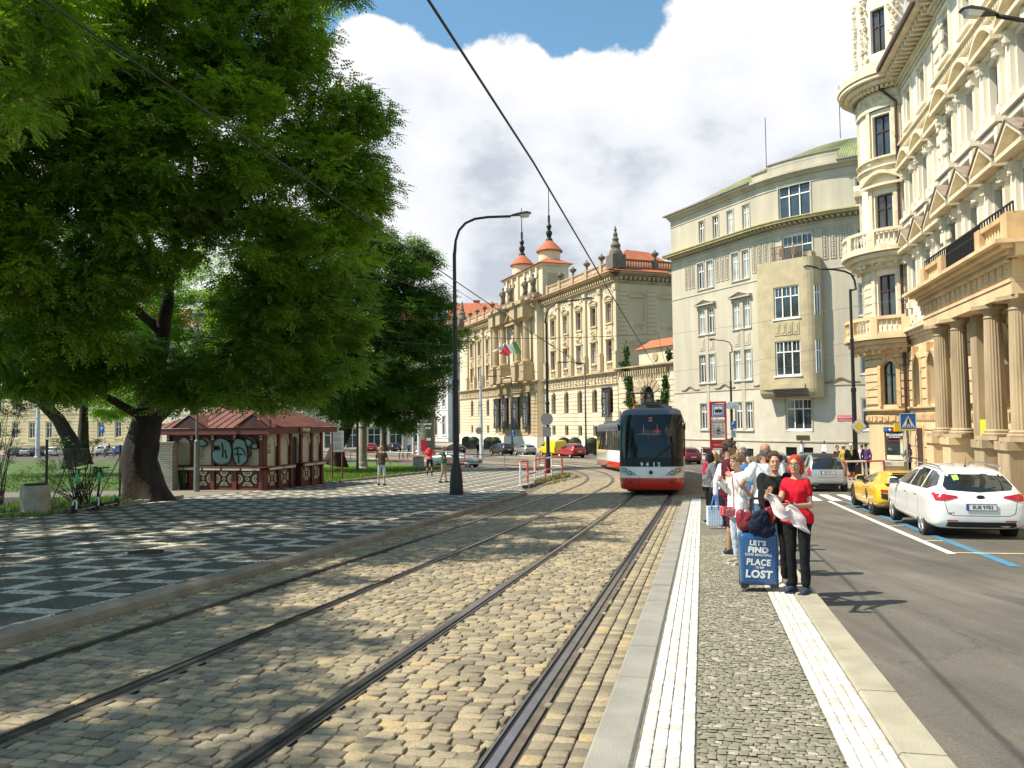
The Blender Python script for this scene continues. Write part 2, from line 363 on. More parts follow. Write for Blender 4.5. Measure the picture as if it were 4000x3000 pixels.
 m4=N.new('ShaderNodeMix');m4.data_type='RGBA';m4.blend_type='MULTIPLY';m4.inputs[0].default_value=1;L.new(m2.outputs[2],m4.inputs[6]);L.new(mu.outputs[0],m4.inputs[7])
 L.new(m4.outputs[2],b.inputs['Base Color']);b.inputs['Roughness'].default_value=.92
 bp=N.new('ShaderNodeBump');bp.inputs['Strength'].default_value=.55;bp.inputs['Distance'].default_value=.006;L.new(f.outputs['Fac'],bp.inputs['Height']);L.new(bp.outputs[0],b.inputs['Normal'])
 MATS['asphalt']=m;return m
asph=asphalt_mat()
xs=[-1500,-500,-250,-120,-60,-30,0,30,60,120,250,500,1500];ys=[-60,-20]+[y*2. for y in range(-5,101)]+[230,280,400,800,2500]
V=[(x,y,g(y))for y in ys for x in xs];k=len(xs)
Fg=[(j*k+i,j*k+i+1,(j+1)*k+i+1,(j+1)*k+i)for j in range(len(ys)-1)for i in range(k-1)]
gm=MB();gm.v=V;gm.f=Fg;gm.mi=[0]*len(Fg);gm.sm=[False]*len(Fg);tag(gm.build('ground',asph),kind='structure')
mort=mat('joint_sand',(.085,.07,.052),.95,var=.35,vscale=6,bump=.5,bscale=60)
far_cob=brick_mat('cobble_far',(.34,.28,.20),(.27,.225,.165),(.09,.075,.058),.165,.125,.012,bump=.9,wob=.03,var=.3,vscale=.6)
def kl(s):return-3.0-.3*min(1,max(0,s/27))
ribbon('cobbled_track_bed',-14,42,lambda s:kl(s)if s<27 else kl(s)-min(1.2,(s-27)*.1),lambda s:2.86 if s<24.5 else min(4.6,2.86+(s-24.5)*.5),.004,mort,nacross=1)
ribbon('far_cobbled_bed',42,190,lambda s:-4.5-min(3,(s-42)*.06),lambda s:4.6+min(3,(s-42)*.1),.004,far_cob,nacross=4)
RAILS=(-1.59-.7175,-1.59+.7175,1.59-.7175,1.59+.7175)
st_mat=attr_mat('granite_setts',(.185,.158,.112),(.36,.298,.192),.8,.9,60,.42,c3=(.43,.32,.165))
def stones(name,s0,s1,o0,o1,m,ln,wd,gap,zt,dome,along=False,skip=None,tilt=.004,parent=None,rowjit=.1,z0=0.,curve=False,kind='structure',coarse=False):
 """rows of individually shaped setts: rows run across the tracks"""
 vs=[];fs=[];rn=[];s=s0
 while s<s1:
  w=wd*random.uniform(1-rowjit,1+rowjit);a0=o0(s)if callable(o0)else o0;a1=o1(s)if callable(o1)else o1
  o=a0+random.uniform(0,ln)-ln
  while o<a1:
   l=ln*random.uniform(.78,1.25);x0=max(o,a0)+gap/2;x1=min(o+l,a1)-gap/2;o+=l
   if x1-x0<ln*.3:continue
   if skip:
    hit=False
    for r in skip:
     if x0<r+.10 and x1>r-.10:
      if(x0+x1)/2<r:x1=r-.10+random.uniform(-.02,.02)
      else:x0=r+.10+random.uniform(-.02,.02)
      if x1-x0<ln*.22:hit=True
    if hit:continue
   j=lambda q:random.uniform(-q,q)*gap
   base=len(vs);zz=zt+random.uniform(-.004,.004)+z0;tx=random.uniform(-tilt,tilt);ty=random.uniform(-tilt,tilt)
   so=math.sin(o*1.7)*.02 if curve else 0
   c=[(x0+j(1.1),s+gap/2+j(1.1)),(x1+j(1.1),s+gap/2+j(1.1)),(x1+j(1.1),s+w-gap/2+j(1.1)),(x0+j(1.1),s+w-gap/2+j(1.1))]
   if coarse:
    mx_,my_=(x0+x1)/2,s+w/2
    for(a,b)in c:vs.append(tuple(tk(b+so,a,zz-dome)))
    for(a,b)in c:vs.append(tuple(tk(my_+(b-my_)*.72+so,mx_+(a-mx_)*.75,zz+(tx if a>mx_ else-tx)+(ty if b>my_ else-ty))))
    ff=[(0,1,5,4),(1,2,6,5),(2,3,7,6),(3,0,4,7),(4,5,6,7)]
   else:
    mx_,my_=(x0+x1)/2,s+w/2;ring=[]
    for q in range(4):
     a,b=c[q];a2,b2=c[(q+1)%4];ring.append((a,b));ring.append(((a+a2)/2+j(.8),(b+b2)/2+j(.8)))
    for k_,(sc,dz)in enumerate(((1.0,-.03),(.985,-dome*.6),(.86,0))):
     for(a,b)in ring:
      cf=.97 if(k_<2 and(a,b)in c)else 1.
      vs.append(tuple(tk(my_+(b-my_)*sc*cf+so,mx_+(a-mx_)*sc*cf,zz+dz+(tx if a>mx_ else-tx)+(ty if b>my_ else-ty)+random.uniform(-.0015,.0015))))
    vs.append(tuple(tk(my_+so,mx_,zz+dome*.08)))
    ff=[]
    for k_ in range(2):
     for q in range(8):ff.append((k_*8+q,k_*8+(q+1)%8,k_*8+8+(q+1)%8,k_*8+8+q))
    for q in range(0,8,2):ff.append((16+q,16+(q+1)%8,16+(q+2)%8,24))
   r=random.random();rn+=[r]*len(ff);fs+=[tuple(i+base for i in f)for f in ff]
  s+=w
 o_=npmesh(name,np.array(vs),np.array(fs),m,parent,np.array(rn),smooth=not coarse);o_['kind']=kind;return o_
stones('granite_sett_paving',-3.2,16,kl,2.435,st_mat,.165,.122,.0115,.026,.006,skip=RAILS)
stones('granite_sett_paving',16,42,lambda s:kl(s)if s<27 else kl(s)-min(1.2,(s-27)*.1),lambda s:2.435 if s<24.5 else min(4.6,2.86+(s-24.5)*.5),st_mat,.165,.122,.012,.026,.006,skip=RAILS,coarse=True)
rail_m=mat('rail_steel',(.26,.26,.27),.25,.9,var=.25,vscale=4);groove_m=mat('rail_groove',(.03,.027,.024),.7,.3);rust_m=mat('rail_seal',(.13,.105,.08),.9,var=.3,vscale=5,bump=.6,bscale=30)
for r in RAILS:
 q=1 if r in(RAILS[0],RAILS[2])else-1
 ribbon('rail_bedding',-14,150,r-.10,r+.10,.020,rust_m,step=1.)
 ribbon('tram_rail',-14,150,r-.03*1,r+.03,.037,rail_m,step=1.,h=.03)
 ribbon('rail_groove',-14,150,min(r+q*.03,r+q*.064),max(r+q*.03,r+q*.064),.024,groove_m,step=1.)
 ribbon('rail_lip',-14,150,min(r+q*.064,r+q*.075),max(r+q*.064,r+q*.075),.035,rail_m,step=1.,h=.02)
PE=sy(27.8)
gran=mat('kerb_granite',(.27,.26,.225),.85,var=.16,vscale=2.5,bump=.35,bscale=60,dirt=.35,dcol=(.22,.19,.13))
gran_l=mat('kerb_sandstone',(.25,.215,.16),.9,var=.25,vscale=2.2,bump=.7,bscale=35,dirt=.5,dcol=(.12,.10,.06))
def kerb(name,s0,s1,o0,o1,z,h,m,ln=1.0,gap=.012,ch=.02):
 """a row of separate kerb stones, chamfered on both top edges"""
 b=MB();s=s0
 while s<s1-.05:
  e=min(s+ln*random.uniform(.92,1.08),s1);a0=o0(s)if callable(o0)else o0;a1=o1(s)if callable(o1)else o1;dz=random.uniform(-.004,.004)
  pr=[(a0,-h),(a0,-ch),(a0+ch,0),(a1-ch,0),(a1,-ch),(a1,-h)];nseg=2;vs=[];fs=[]
  for i in range(nseg+1):
   t=s+gap/2+(e-s-gap)*i/nseg
   for(o,zz)in pr:vs.append(tk(t,o,z+zz+dz))
  for i in range(nseg):
   for k_ in range(5):fs.append((i*6+k_,i*6+k_+1,i*6+7+k_,i*6+6+k_))
  fs.append(tuple(range(6))[::-1]);fs.append(tuple(range(nseg*6,nseg*6+6)));b.add(vs,fs);s=e
 o=b.build(name,m);o['kind']='structure';return o
PH=.15
ribbon('waiting_platform',-14,PE,2.88,4.78,PH-.03,mort,h=.14)
kerb('platform_kerb',-14,PE,2.86,3.12,PH,.17,gran,1.05,.008)
kerb('platform_kerb',-14,PE,4.53,4.80,PH,.17,gran_l if False else mat('kerb_granite_pale',(.36,.335,.25),.88,var=.18,vscale=2.5,bump=.4,bscale=60,dirt=.4,dcol=(.3,.24,.13)),1.2,.008)
wht=attr_mat('white_setts',(.47,.455,.41),(.68,.66,.60),.8,.4,70,.22)
sj=mat('pale_joint',(.17,.155,.12),.95,var=.3,vscale=8)
ribbon('strip_bed',-14,PE-.1,3.12,3.45,PH-.012,sj);ribbon('strip_bed',-14,PE-.1,4.23,4.53,PH-.012,sj);ribbon('mosaic_bed',-14,PE-.1,3.451,4.229,PH-.013,mat('mosaic_joint',(.13,.12,.09),.95,var=.3,vscale=8))
grs=attr_mat('grey_mosaic',(.185,.175,.125),(.27,.255,.19),.85,.5,80,.25,c3=(.42,.38,.28))
def columns(name,s0,s1,edges,m,ln,gx,gs,zt,dome,jit=.3,tilt=.001):
 """setts laid end to end in rows that run with the tracks"""
 vs=[];fs=[];rn=[]
 for a0,a1 in zip(edges[:-1],edges[1:]):
  s=s0+random.uniform(0,ln)
  while s<s1:
   l=ln*random.uniform(1-jit,1+jit);w=[random.uniform(-.35,.35)*gx for _ in range(4)];q=len(vs);zz=zt+random.uniform(-.002,.002);t1,t2=random.uniform(-tilt,tilt),random.uniform(-tilt,tilt)
   c=[(a0+gx/2+w[0],s+gs/2),(a1-gx/2+w[1],s+gs/2),(a1-gx/2+w[2],s+l-gs/2),(a0+gx/2+w[3],s+l-gs/2)];mx_,my_=(a0+a1)/2,s+l/2
   for(o,b)in c:vs.append(tuple(tk(b,o,zz-dome-.012)))
   for(o,b)in c:vs.append(tuple(tk(b,o,zz-dome)))
   for(o,b)in c:vs.append(tuple(tk(my_+(b-my_)*.88,mx_+(o-mx_)*.86,zz+(t1 if o>mx_ else-t1)+(t2 if b>my_ else-t2))))
   ff=[(i+k_,(i+1)%4+k_,(i+1)%4+4+k_,i+4+k_)for k_ in(0,4)for i in range(4)]+[(8,9,10,11)]
   fs+=[tuple(i+q for i in f)for f in ff];rn+=[random.random()]*9;s+=l
 o=npmesh(name,np.array(vs),np.array(fs),m,None,np.array(rn));o['kind']='structure'
columns('white_guide_strip',-3,PE-.1,[3.135,3.212,3.29,3.367,3.445],wht,.12,.007,.0025,PH-.001,.0015)
columns('white_guide_strip',-3,PE-.1,[4.235,4.306,4.378,4.449,4.52],wht,.12,.006,.0025,PH-.001,.0015)
columns('edge_setts',-3.2,24.4,[2.435,2.575,2.715,2.852],st_mat,.125,.014,.012,.028,.006,.2,.004)
stones('platform_mosaic',-3,12,3.45,4.23,grs,.054,.044,.006,PH-.004,.003,coarse=True,tilt=.003,curve=True)
ribbon('platform_mosaic_far',12,PE-.1,3.45,4.23,PH-.006,brick_mat('mosaic_far',(.25,.235,.18),(.20,.185,.14),(.08,.07,.05),.056,.046,.007,bump=.8,wob=.01))
def mosaic_mat():
 m,nt,N,L,b=nodes('pattern_mosaic');u=N.new('ShaderNodeUVMap');s=N.new('ShaderNodeSeparateXYZ')
 nw=N.new('ShaderNodeTexNoise');nw.inputs['Scale'].default_value=9;nw.inputs['Detail'].default_value=2;L.new(u.outputs[0],nw.inputs['Vector'])
 vm=N.new('ShaderNodeVectorMath');vm.operation='MULTIPLY_ADD';vm.inputs[1].default_value=(.05,.05,0);L.new(nw.outputs['Color'],vm.inputs[0]);L.new(u.outputs[0],vm.inputs[2]);L.new(vm.outputs[0],s.inputs[0])
 def M(op,a,b=None):
  n=N.new('ShaderNodeMath');n.operation=op
  for i,x in enumerate((a,b)):
   if x is None:continue
   if hasattr(x,'links'):L.new(x,n.inputs[i])
   else:n.inputs[i].default_value=x
  return n.outputs[0]
 P_=1.02;bw=.26
 X=M('FLOORED_MODULO',M('ADD',s.outputs[0],3.3+.02),P_);
 Y=M('FLOORED_MODULO',M('ADD',s.outputs[1],300-.05),P_)
 bx=M('LESS_THAN',X,bw);by=M('LESS_THAN',Y,bw)
 band=M('MULTIPLY',M('MAXIMUM',bx,by),M('SUBTRACT',1.,M('MULTIPLY',bx,by)))
 v=N.new('ShaderNodeTexVoronoi');v.inputs['Scale'].default_value=15;v.inputs['Randomness'].default_value=.6;L.new(u.outputs[0],v.inputs['Vector'])
 v2=N.new('ShaderNodeTexVoronoi');v2.feature='DISTANCE_TO_EDGE';v2.inputs['Scale'].default_value=15;v2.inputs['Randomness'].default_value=.6;L.new(u.outputs[0],v2.inputs['Vector'])
 c=N.new('ShaderNodeMix');c.data_type='RGBA';c.inputs[6].default_value=(.10,.095,.072,1);c.inputs[7].default_value=(.56,.525,.43,1);L.new(band,c.inputs[0])
 r=N.new('ShaderNodeSeparateColor');L.new(v.outputs['Color'],r.inputs[0]);rr=N.new('ShaderNodeMapRange');rr.inputs[3].default_value=.72;rr.inputs[4].default_value=1.25;L.new(r.outputs[0],rr.inputs[0])
 j=N.new('ShaderNodeMapRange');j.inputs[2].default_value=.12;j.inputs[3].default_value=.35;L.new(v2.outputs['Distance'],j.inputs[0])
 nn=N.new('ShaderNodeTexNoise');nn.inputs['Scale'].default_value=.8;nn.inputs['Detail'].default_value=7;L.new(u.outputs[0],nn.inputs['Vector'])
 nr=N.new('ShaderNodeMapRange');nr.inputs[1].default_value=.3;nr.inputs[2].default_value=.7;nr.inputs[3].default_value=.75;nr.inputs[4].default_value=1.2;L.new(nn.outputs['Fac'],nr.inputs[0])
 f=M('MULTIPLY',M('MULTIPLY',rr.outputs[0],j.outputs[0]),nr.outputs[0])
 mx=N.new('ShaderNodeMix');mx.data_type='RGBA';mx.blend_type='MULTIPLY';mx.inputs[0].default_value=1;L.new(c.outputs[2],mx.inputs[6]);L.new(f,mx.inputs[7])
 L.new(mx.outputs[2],b.inputs['Base Color']);b.inputs['Roughness'].default_value=.8
 bp=N.new('ShaderNodeBump');bp.inputs['Strength'].default_value=.7;bp.inputs['Distance'].default_value=.01;L.new(j.outputs[0],bp.inputs['Height']);L.new(bp.outputs[0],b.inputs['Normal'])
 return m
mos=mosaic_mat()
ribbon('patterned_pavement',-14,27.6,-16,lambda s:kl(s)-.27,PH,mos,h=.15,nacross=10)
kerb('pavement_kerb',-14,26.6,lambda s:kl(s)-.28,kl,PH,.17,gran_l,1.55,.02,.03)
def flat(name,pts,z,m,h=0.,kind='structure',sub=True):
 """ground polygon (x, y) draped on the ground profile"""
 bm=bmesh.new();f=bm.faces.new([bm.verts.new((x,y,0))for x,y in pts])
 y0=min(p[1]for p in pts);y1=max(p[1]for p in pts);y=math.ceil(y0/2)*2
 while y<y1:
  bmesh.ops.bisect_plane(bm,geom=bm.verts[:]+bm.edges[:]+bm.faces[:],plane_co=(0,y+.001,0),plane_no=(0,1,0));y+=2
 bound=[e for e in bm.edges if e.is_boundary]
 if h:
  r=bmesh.ops.extrude_edge_only(bm,edges=bound)
  low={v for v in r['geom']if isinstance(v,bmesh.types.BMVert)}
 else:low=set()
 for v in bm.verts:v.co.z=g(v.co.y)+(z-h if v in low else z)
 bmesh.ops.recalc_face_normals(bm,faces=bm.faces)
 me=bpy.data.meshes.new(name);uvl=bm.loops.layers.uv.new('UVMap')
 for f in bm.faces:
  for l in f.loops:l[uvl].uv=(l.vert.co.x*CO-l.vert.co.y*SI,l.vert.co.x*SI+l.vert.co.y*CO)
 bm.to_mesh(me);bm.free();me.materials.append(m);o=bpy.data.objects.new(name,me);COL.objects.link(o);o['kind']=kind;return o
a=tk(27.6,-16);b=tk(27.6,kl(27.6)-.27)
flat('patterned_pavement',[(a.x,a.y),(b.x,b.y),(.35,36.6),(.97,38.1),(1.39,41.4),(3.37,48.45),(3.6,51.2),(1.5,55.),(-3.5,61.),(-5.2,61.5),(-5.19,55.7),(-7.87,46.3),(-9.2,42.3),(-17.5,47)],PH-.003,mos,.15)
grass_m=mat('lawn',(.075,.135,.022),.9,var=.35,vscale=1.5,bump=1.,bscale=25)
flat('lawn',[(-9.2,42.5),(-7.87,46.5),(-5.25,55.7),(-5.3,61.2),(-9,70),(-12,79),(-22,83),(-60,96),(-110,110),(-110,60),(-60,36.5),(-17,36.5),(-16.4,39.5)],PH+.02,grass_m,.2)
path_m=mat('park_path',(.20,.18,.145),.95,var=.2,vscale=1.2,bump=.4)
flat('park_path',[(-60,34),(-60,36.5),(-17,36.5),(-16.4,39.4),(-9.3,42.4),(-13,30),(-16,31.5)],PH+.004,path_m)
soil_m=mat('bed_soil',(.045,.04,.03),.95,var=.4,vscale=3,bump=.8)
flat('planting_bed',[(-60,20.5),(-14.6,21.5),(-13.3,24.5),(-12.95,29.2),(-13.2,30.2),(-16,31.7),(-60,34)],PH+.03,soil_m,.15)
bk=MB()
for p,q in(((-14.6,21.5),(-13.3,24.5)),((-13.3,24.5),(-12.95,29.2)),((-12.95,29.2),(-12.7,30.6)),((-9.2,42.3),(-7.87,46.3)),((-7.87,46.3),(-5.19,55.7)),((-5.19,55.7),(-5.2,61.3))):
 p=Vector(p);q=Vector(q);d=(q-p);n=int(d.length/1.2)+1
 for i in range(n):
  c=p+d*((i+.5)/n);bk.obox((c.x,c.y,g(c.y)+PH+.02),d.length/n-.02,.14,.18,math.atan2(d.y,d.x))
tag(bk.build('park_edging',gran_l),kind='structure')
side=brick_mat('slab_pavement',(.36,.33,.27),(.31,.285,.235),(.15,.13,.1),.3,.3,.008,bump=.3,offset=0.)
def ro(s):return 10.75
ribbon('house_pavement',-14,sy(34.5),ro,16.5,PH,side,h=.15,nacross=4)
e0=tk(sy(34.5),10.75)
flat('house_pavement',[(e0.x,e0.y),(14.3,36.3),(15.3,38.4),(17.6,42.),(19.8,49),(24.5,58),(27,63),(60,56),(60,30),(tk(sy(34.5),16.5).x,tk(sy(34.5),16.5).y)],PH,side,.15)
kerb('house_kerb',-14,sy(34.5),ro,11.0,PH+.003,.16,gran,1.1)
paint_w=mat('road_paint_white',(.72,.71,.66),.7,var=.18,vscale=9,dirt=.5,dcol=(.25,.23,.2));paint_y=mat('road_paint_yellow',(.62,.55,.30),.7,var=.25,vscale=9,dirt=.5,dcol=(.15,.13,.1));paint_b=mat('road_paint_blue',(.055,.21,.36),.7,var=.25,vscale=9,dirt=.45,dcol=(.09,.09,.09))
ribbon('white_edge_line',sy(16.1)-.6,sy(28.7),7.58,7.72,.006,paint_w)
ribbon('blue_parking_line',-14,sy(14.3),10.3,10.38,.006,paint_b)
ribbon('blue_parking_line',sy(14.1),sy(28.2),8.05,8.22,.006,paint_b)
for yy in(14.0,):ribbon('blue_parking_line',sy(yy)-.1,sy(yy),8.225,10.3,.007,paint_b,step=.1)
for yy in(15.6,17.4,20.4,23.3,26.4):ribbon('yellow_road_mark',sy(yy),sy(yy)+.1,7.73,8.04 if yy>16 else 10.2,.0085,paint_y,step=.1)
for i in range(9):ribbon('zebra_stripe',sy(28.9),sy(32.2),5.3+i*.62,5.62+i*.62,.007,paint_w)
flat('far_pavement',[(22,79.5),(18.5,88.5),(13.5,97),(10.5,99.5),(5,108),(-3,128),(-14,160),(-22,185),(-9,190),(16,113),(24.5,117),(40,80),(40,66),(30,62.6)],PH,side,.15)
flat('far_pavement',[(-140,131),(-30,131),(-26,200),(-140,200)],PH,side,.15)
tv=[];tf=[];rn=[]
for i in range(900):
 u=random.random();x,y=(1.2+u*2.2+random.gauss(0,.18),39.5+u*9.5+random.gauss(0,.35))if i<650 else(1.5+u*2.4+random.gauss(.2,.1),39.5+u*8.5)
 h=random.uniform(.04,.2);a=random.uniform(0,6.3);dx,dy=math.cos(a)*.03,math.sin(a)*.03;z=g(y)+(PH if i<650 else .0)
 b0=len(tv);tv+=[(x-dx,y-dy,z),(x+dx,y+dy,z),(x+random.uniform(-.06,.06),y+random.uniform(-.06,.06),z+h)];tf.append((b0,b0+1,b0+2));rn.append(random.random())
tuft=attr_mat('dry_grass',(.12,.13,.03),(.32,.28,.09),.9,0,10,0)
o=npmesh('weeds',np.array(tv),np.array(tf),tuft,None,np.array(rn));tag(o,'dry weeds and short grass on the tip of the traffic island',None,None,'stuff')
tv=[];tf=[];rn=[]
def blades(k,x0,x1,y0,y1,h0,h1,ok):
 for i in range(k):
  x,y=random.uniform(x0,x1),random.uniform(y0,y1)
  if not ok(x,y):continue
  h=random.uniform(h0,h1);a=random.uniform(0,6.3);dx,dy=math.cos(a)*.035,math.sin(a)*.035;z=g(y)+PH+.015;q=len(tv)
  tv.extend([(x-dx,y-dy,z),(x+dx,y+dy,z),(x+random.uniform(-.05,.05),y+random.uniform(-.05,.05),z+h)]);tf.append((q,q+1,q+2));rn.append(random.random())
blades(26000,-22,-5,42.5,66,.05,.13,lambda x,y:x<-9.2+(y-42.5)*.22 and y<66)
blades(9000,-40,-16.5,36.6,60,.06,.15,lambda x,y:x<-16.6)
blades(2500,-17.5,-13.2,22,31,.06,.22,lambda x,y:x<-13.3)
o=npmesh('grass_blades',np.array(tv),np.array(tf),attr_mat('grass_blade',(.05,.11,.012),(.16,.24,.04),.9,0,10,0,trans=.3),None,np.array(rn));tag(o,'short grass of the park lawn and planting bed',None,None,'stuff')
tv=[];tf=[];rn=[]
for i in range(1500):
 x,y=random.uniform(-14,0),random.uniform(8,46)
 if i>900:x,y=tk(random.uniform(0,26),-2.95+abs(random.gauss(0,.12))).xy
 elif x>-3.4+(y-13)*.222 or x<-12.6:continue
 a=random.uniform(0,6.3);r=random.uniform(.015,.03);z=g(y)+(PH+.006 if i<=900 else .035);q=len(tv)
 tv+=[(x+r*math.cos(a),y+r*math.sin(a),z+.004),(x-r*.4*math.sin(a),y+r*.4*math.cos(a),z+.012),(x-r*math.cos(a),y-r*math.sin(a),z+.002),(x+r*.4*math.sin(a),y-r*.4*math.cos(a),z)];tf.append((q,q+1,q+2,q+3));rn.append(random.random())
o=npmesh('fallen_leaves',np.array(tv),np.array(tf),attr_mat('dead_leaf',(.16,.12,.03),(.34,.30,.10),.8,0,10,0),None,np.array(rn));tag(o,'small fallen leaves scattered on the pavement and in the gutter',None,None,'stuff')
def straight(P,u,nrm):
 return lambda s,n,z:(P[0]+u[0]*s+nrm[0]*n,P[1]+u[1]*s+nrm[1]*n,z)
RB=straight((11.52,0),(.2260,.9741),(-.9741,.2260))
TWC=(22.4,44.6);TWR=2.2
def circ(c,r,a0):return lambda s,n,z:(c[0]+(r+n)*math.cos(a0+s/r),c[1]+(r+n)*math.sin(a0+s/r),z)
def _twa(px):
 r=ray(px,1200);q=r.x;best=None
 for i in range(2000):
  a=-math.pi+math.pi*i/2000;x=TWC[0]+TWR*math.cos(a);y=TWC[1]+TWR*math.sin(a)
  if abs(x/y-q)<.0004 and(best is None or y<best[0]):best=(y,a)
 return best[1]
TA0=_twa(3462);TW=circ(TWC,TWR,TA0)
KB=straight((15,112),(-.355,.935),(-.935,-.355))
KS=straight((15,112),(.935,.355),(.355,-.935))
GA=Vector((17.5,85.7));GB=Vector((22.9,73.8));GL=(GB-GA).length;GR=15.;GDA=.724
GU=(GB-GA).normalized();GN=Vector((GU.y,-GU.x))
if GN.x>0:GN=-GN
GC=GB-GN*GR;GA0=math.atan2(GN.y,GN.x)
def GT(s,n,z):
 if s<=GL:p=GA+GU*s+GN*n
 elif s<=GL+GR*GDA:
  a=GA0+(s-GL)/GR;p=GC+Vector((math.cos(a),math.sin(a)))*(GR+n)
 else:
  a=GA0+GDA;p=GC+Vector((math.cos(a),math.sin(a)))*(GR+n)+Vector((-math.sin(a),math.cos(a)))*(s-GL-GR*GDA)
 return(p.x,p.y,z)
def inv(T,px,py,s0,s1,n=0.):
 """distance along the frame and height of the point a pixel shows"""
 best=None
 for i in range(401):
  s=s0+(s1-s0)*i/400;p=T(s,n,0)
  if p[1]<1:continue
  r=ray(px,py);e=abs(p[0]/p[1]-r.x)
  if best is None or e<best[0]:best=(e,s,p[1])
 lo=best[1];st=(s1-s0)/400
 for k in range(12):
  for c in(lo-st,lo+st):
   p=T(c,n,0);e=abs(p[0]/p[1]-ray(px,py).x)
   if e<best[0]:best=(e,c,p[1])
  lo=best[1];st/=2
 r=ray(px,py);return round(best[1],2),round(CH+r.z*best[2],2)
glass_d=mat('window_glass',(.035,.045,.05),.06,var=.5,vscale=.9,spec=.9)
glass_l=mat('window_glass_curtain',(.30,.32,.31),.12,var=.55,vscale=.8,spec=.8)
def wall(mb,s0,s1,z0,z1,ops=(),n=0.,dep=.3,step=None):
 ss={s0,s1};zs={z0,z1}
 for(a,b,c,d,*r)in ops:ss|={a,b};zs|={c,d}
 if step:
  k=max(1,int((s1-s0)/step));ss|={round(s0+(s1-s0)*i/k,3)for i in range(k+1)}
 ss=sorted(x for x in ss if s0-1e-6<=x<=s1+1e-6);zs=sorted(x for x in zs if z0-1e-6<=x<=z1+1e-6)
 for i in range(len(ss)-1):
  for j in range(len(zs)-1):
   ms,mz=(ss[i]+ss[i+1])/2,(zs[j]+zs[j+1])/2
   if any(a<ms<b and c<mz<d for(a,b,c,d,*r)in ops):continue
   mb.add([(ss[i],n,zs[j]),(ss[i+1],n,zs[j]),(ss[i+1],n,zs[j+1]),(ss[i],n,zs[j+1])],[(0,1,2,3)])
 for(a,b,c,d,*r)in ops:
  arch=r and r[0]
  if arch:
   R=(b-a)/2;k=8;cz=d-R;arc=[(a+R-R*math.cos(math.pi*i/k),cz+R*math.sin(math.pi*i/k))for i in range(k+1)]
   for i in range(k):
    corner=(a,d)if i<k/2 else(b,d)
    mb.add([(corner[0],n,corner[1]),(arc[i][0],n,arc[i][1]),(arc[i+1][0],n,arc[i+1][1])],[(0,1,2)])
    mb.add([(arc[i][0],n,arc[i][1]),(arc[i+1][0],n,arc[i+1][1]),(arc[i+1][0],n-dep,arc[i+1][1]),(arc[i][0],n-dep,arc[i][1])],[(0,1,2,3)])
   top=cz
  else:
   top=d;mb.add([(a,n,d),(b,n,d),(b,n-dep,d),(a,n-dep,d)],[(0,1,2,3)])
  for x in(a,b):mb.add([(x,n,c),(x,n-dep,c),(x,n-dep,top),(x,n,top)],[(0,1,2,3)])
  mb.add([(a,n,c),(b,n,c),(b,n-dep,c),(a,n-dep,c)],[(0,1,2,3)])
def window(par,T,a,b,c,d,fm,gm_,n=-.22,nx=2,tz=.68,fw=.09,arch=False,sill=None,grid=0,openpane=False,name='window',simple=False):
 """frame bars in the opening with a pane behind them as its sub-part"""
 f=MB(T);t=.06
 f.box(a,a+fw,n,n+t,c,d);f.box(b-fw,b,n,n+t,c,d);f.box(a+fw,b-fw,n,n+t,c,c+fw);
 if not arch:f.box(a+fw,b-fw,n,n+t,d-fw,d)
 for i in range(1,nx):
  x=a+(b-a)*i/nx;f.box(x-fw*.45,x+fw*.45,n,n+t+.01,c+fw,d-(0 if arch else fw))
 if tz and not simple:
  z=c+(d-c)*tz;f.box(a+fw,b-fw,n,n+t+.014,z-fw*.5,z+fw*.5)
  if grid:
   for i in range(1,nx*grid):
    if i%grid==0:continue
    x=a+(b-a)*i/(nx*grid);f.box(x-.02,x+.02,n,n+.03,z+fw*.5,d-fw)
 if sill:f.box(a-.12,b+.12,n+.06,sill,c-.14,c-.005)
 fo=f.build(name,fm,par)
 p=MB(T);p.add([(a,n+.02,c),(b,n+.02,c),(b,n+.02,d),(a,n+.02,d)],[(0,1,2,3)]);p.build('pane',gm_,fo)
 return fo
def bands(mb,s0,s1,z0,z1,pitch,gap,n0,n1,ops=(),seg=1,arc=None):
 z=z0
 while z<z1-gap:
  zt=min(z+pitch-gap,z1);cuts=[]
  for(a,b,c,d,*r)in ops:
   if c<zt and d>z:
    ins=0
    if r and r[0]and z>d-(b-a)/2:
     R=(b-a)/2;h=max(0,z-(d-R));ins=R-math.sqrt(max(0,R*R-h*h))
    cuts.append((a-.02+ins,b+.02-ins))
  cuts.sort();x=s0
  for a,b in cuts+[(s1,s1)]:
   if min(a,s1)-x>.08:mb.box(x,min(a,s1),n0,n1,z,zt,seg)
   x=max(x,b)
  z+=pitch
def baluster_row(mb,s0,s1,z,h,n,pitch=.26,r=.075,k=6):
 m=max(1,int((s1-s0)/pitch))
 T=mb.T;mb.T=None
 for i in range(m):
  s=s0+(s1-s0)*(i+.5)/m;p=T(s,n,z)
  mb.lathe([(r*.8,0),(r*.5,h*.12),(r,h*.35),(r*.42,h*.72),(r*.75,h*.9),(r*.8,h)],p,k)
 mb.T=T
def cornice(mb,s0,s1,z,n,h,out,seg=1,steps=3,ends=True):
 """stepped moulding growing outward as it rises"""
 e=.0
 for i in range(steps):
  a=z+h*i/steps;b=z+h*(i+1)/steps-.003;o=out*((i+1)/steps)**1.3;e=o if ends else 0
  mb.box(s0-e,s1+e,n-.1,n+o,a,b,seg)
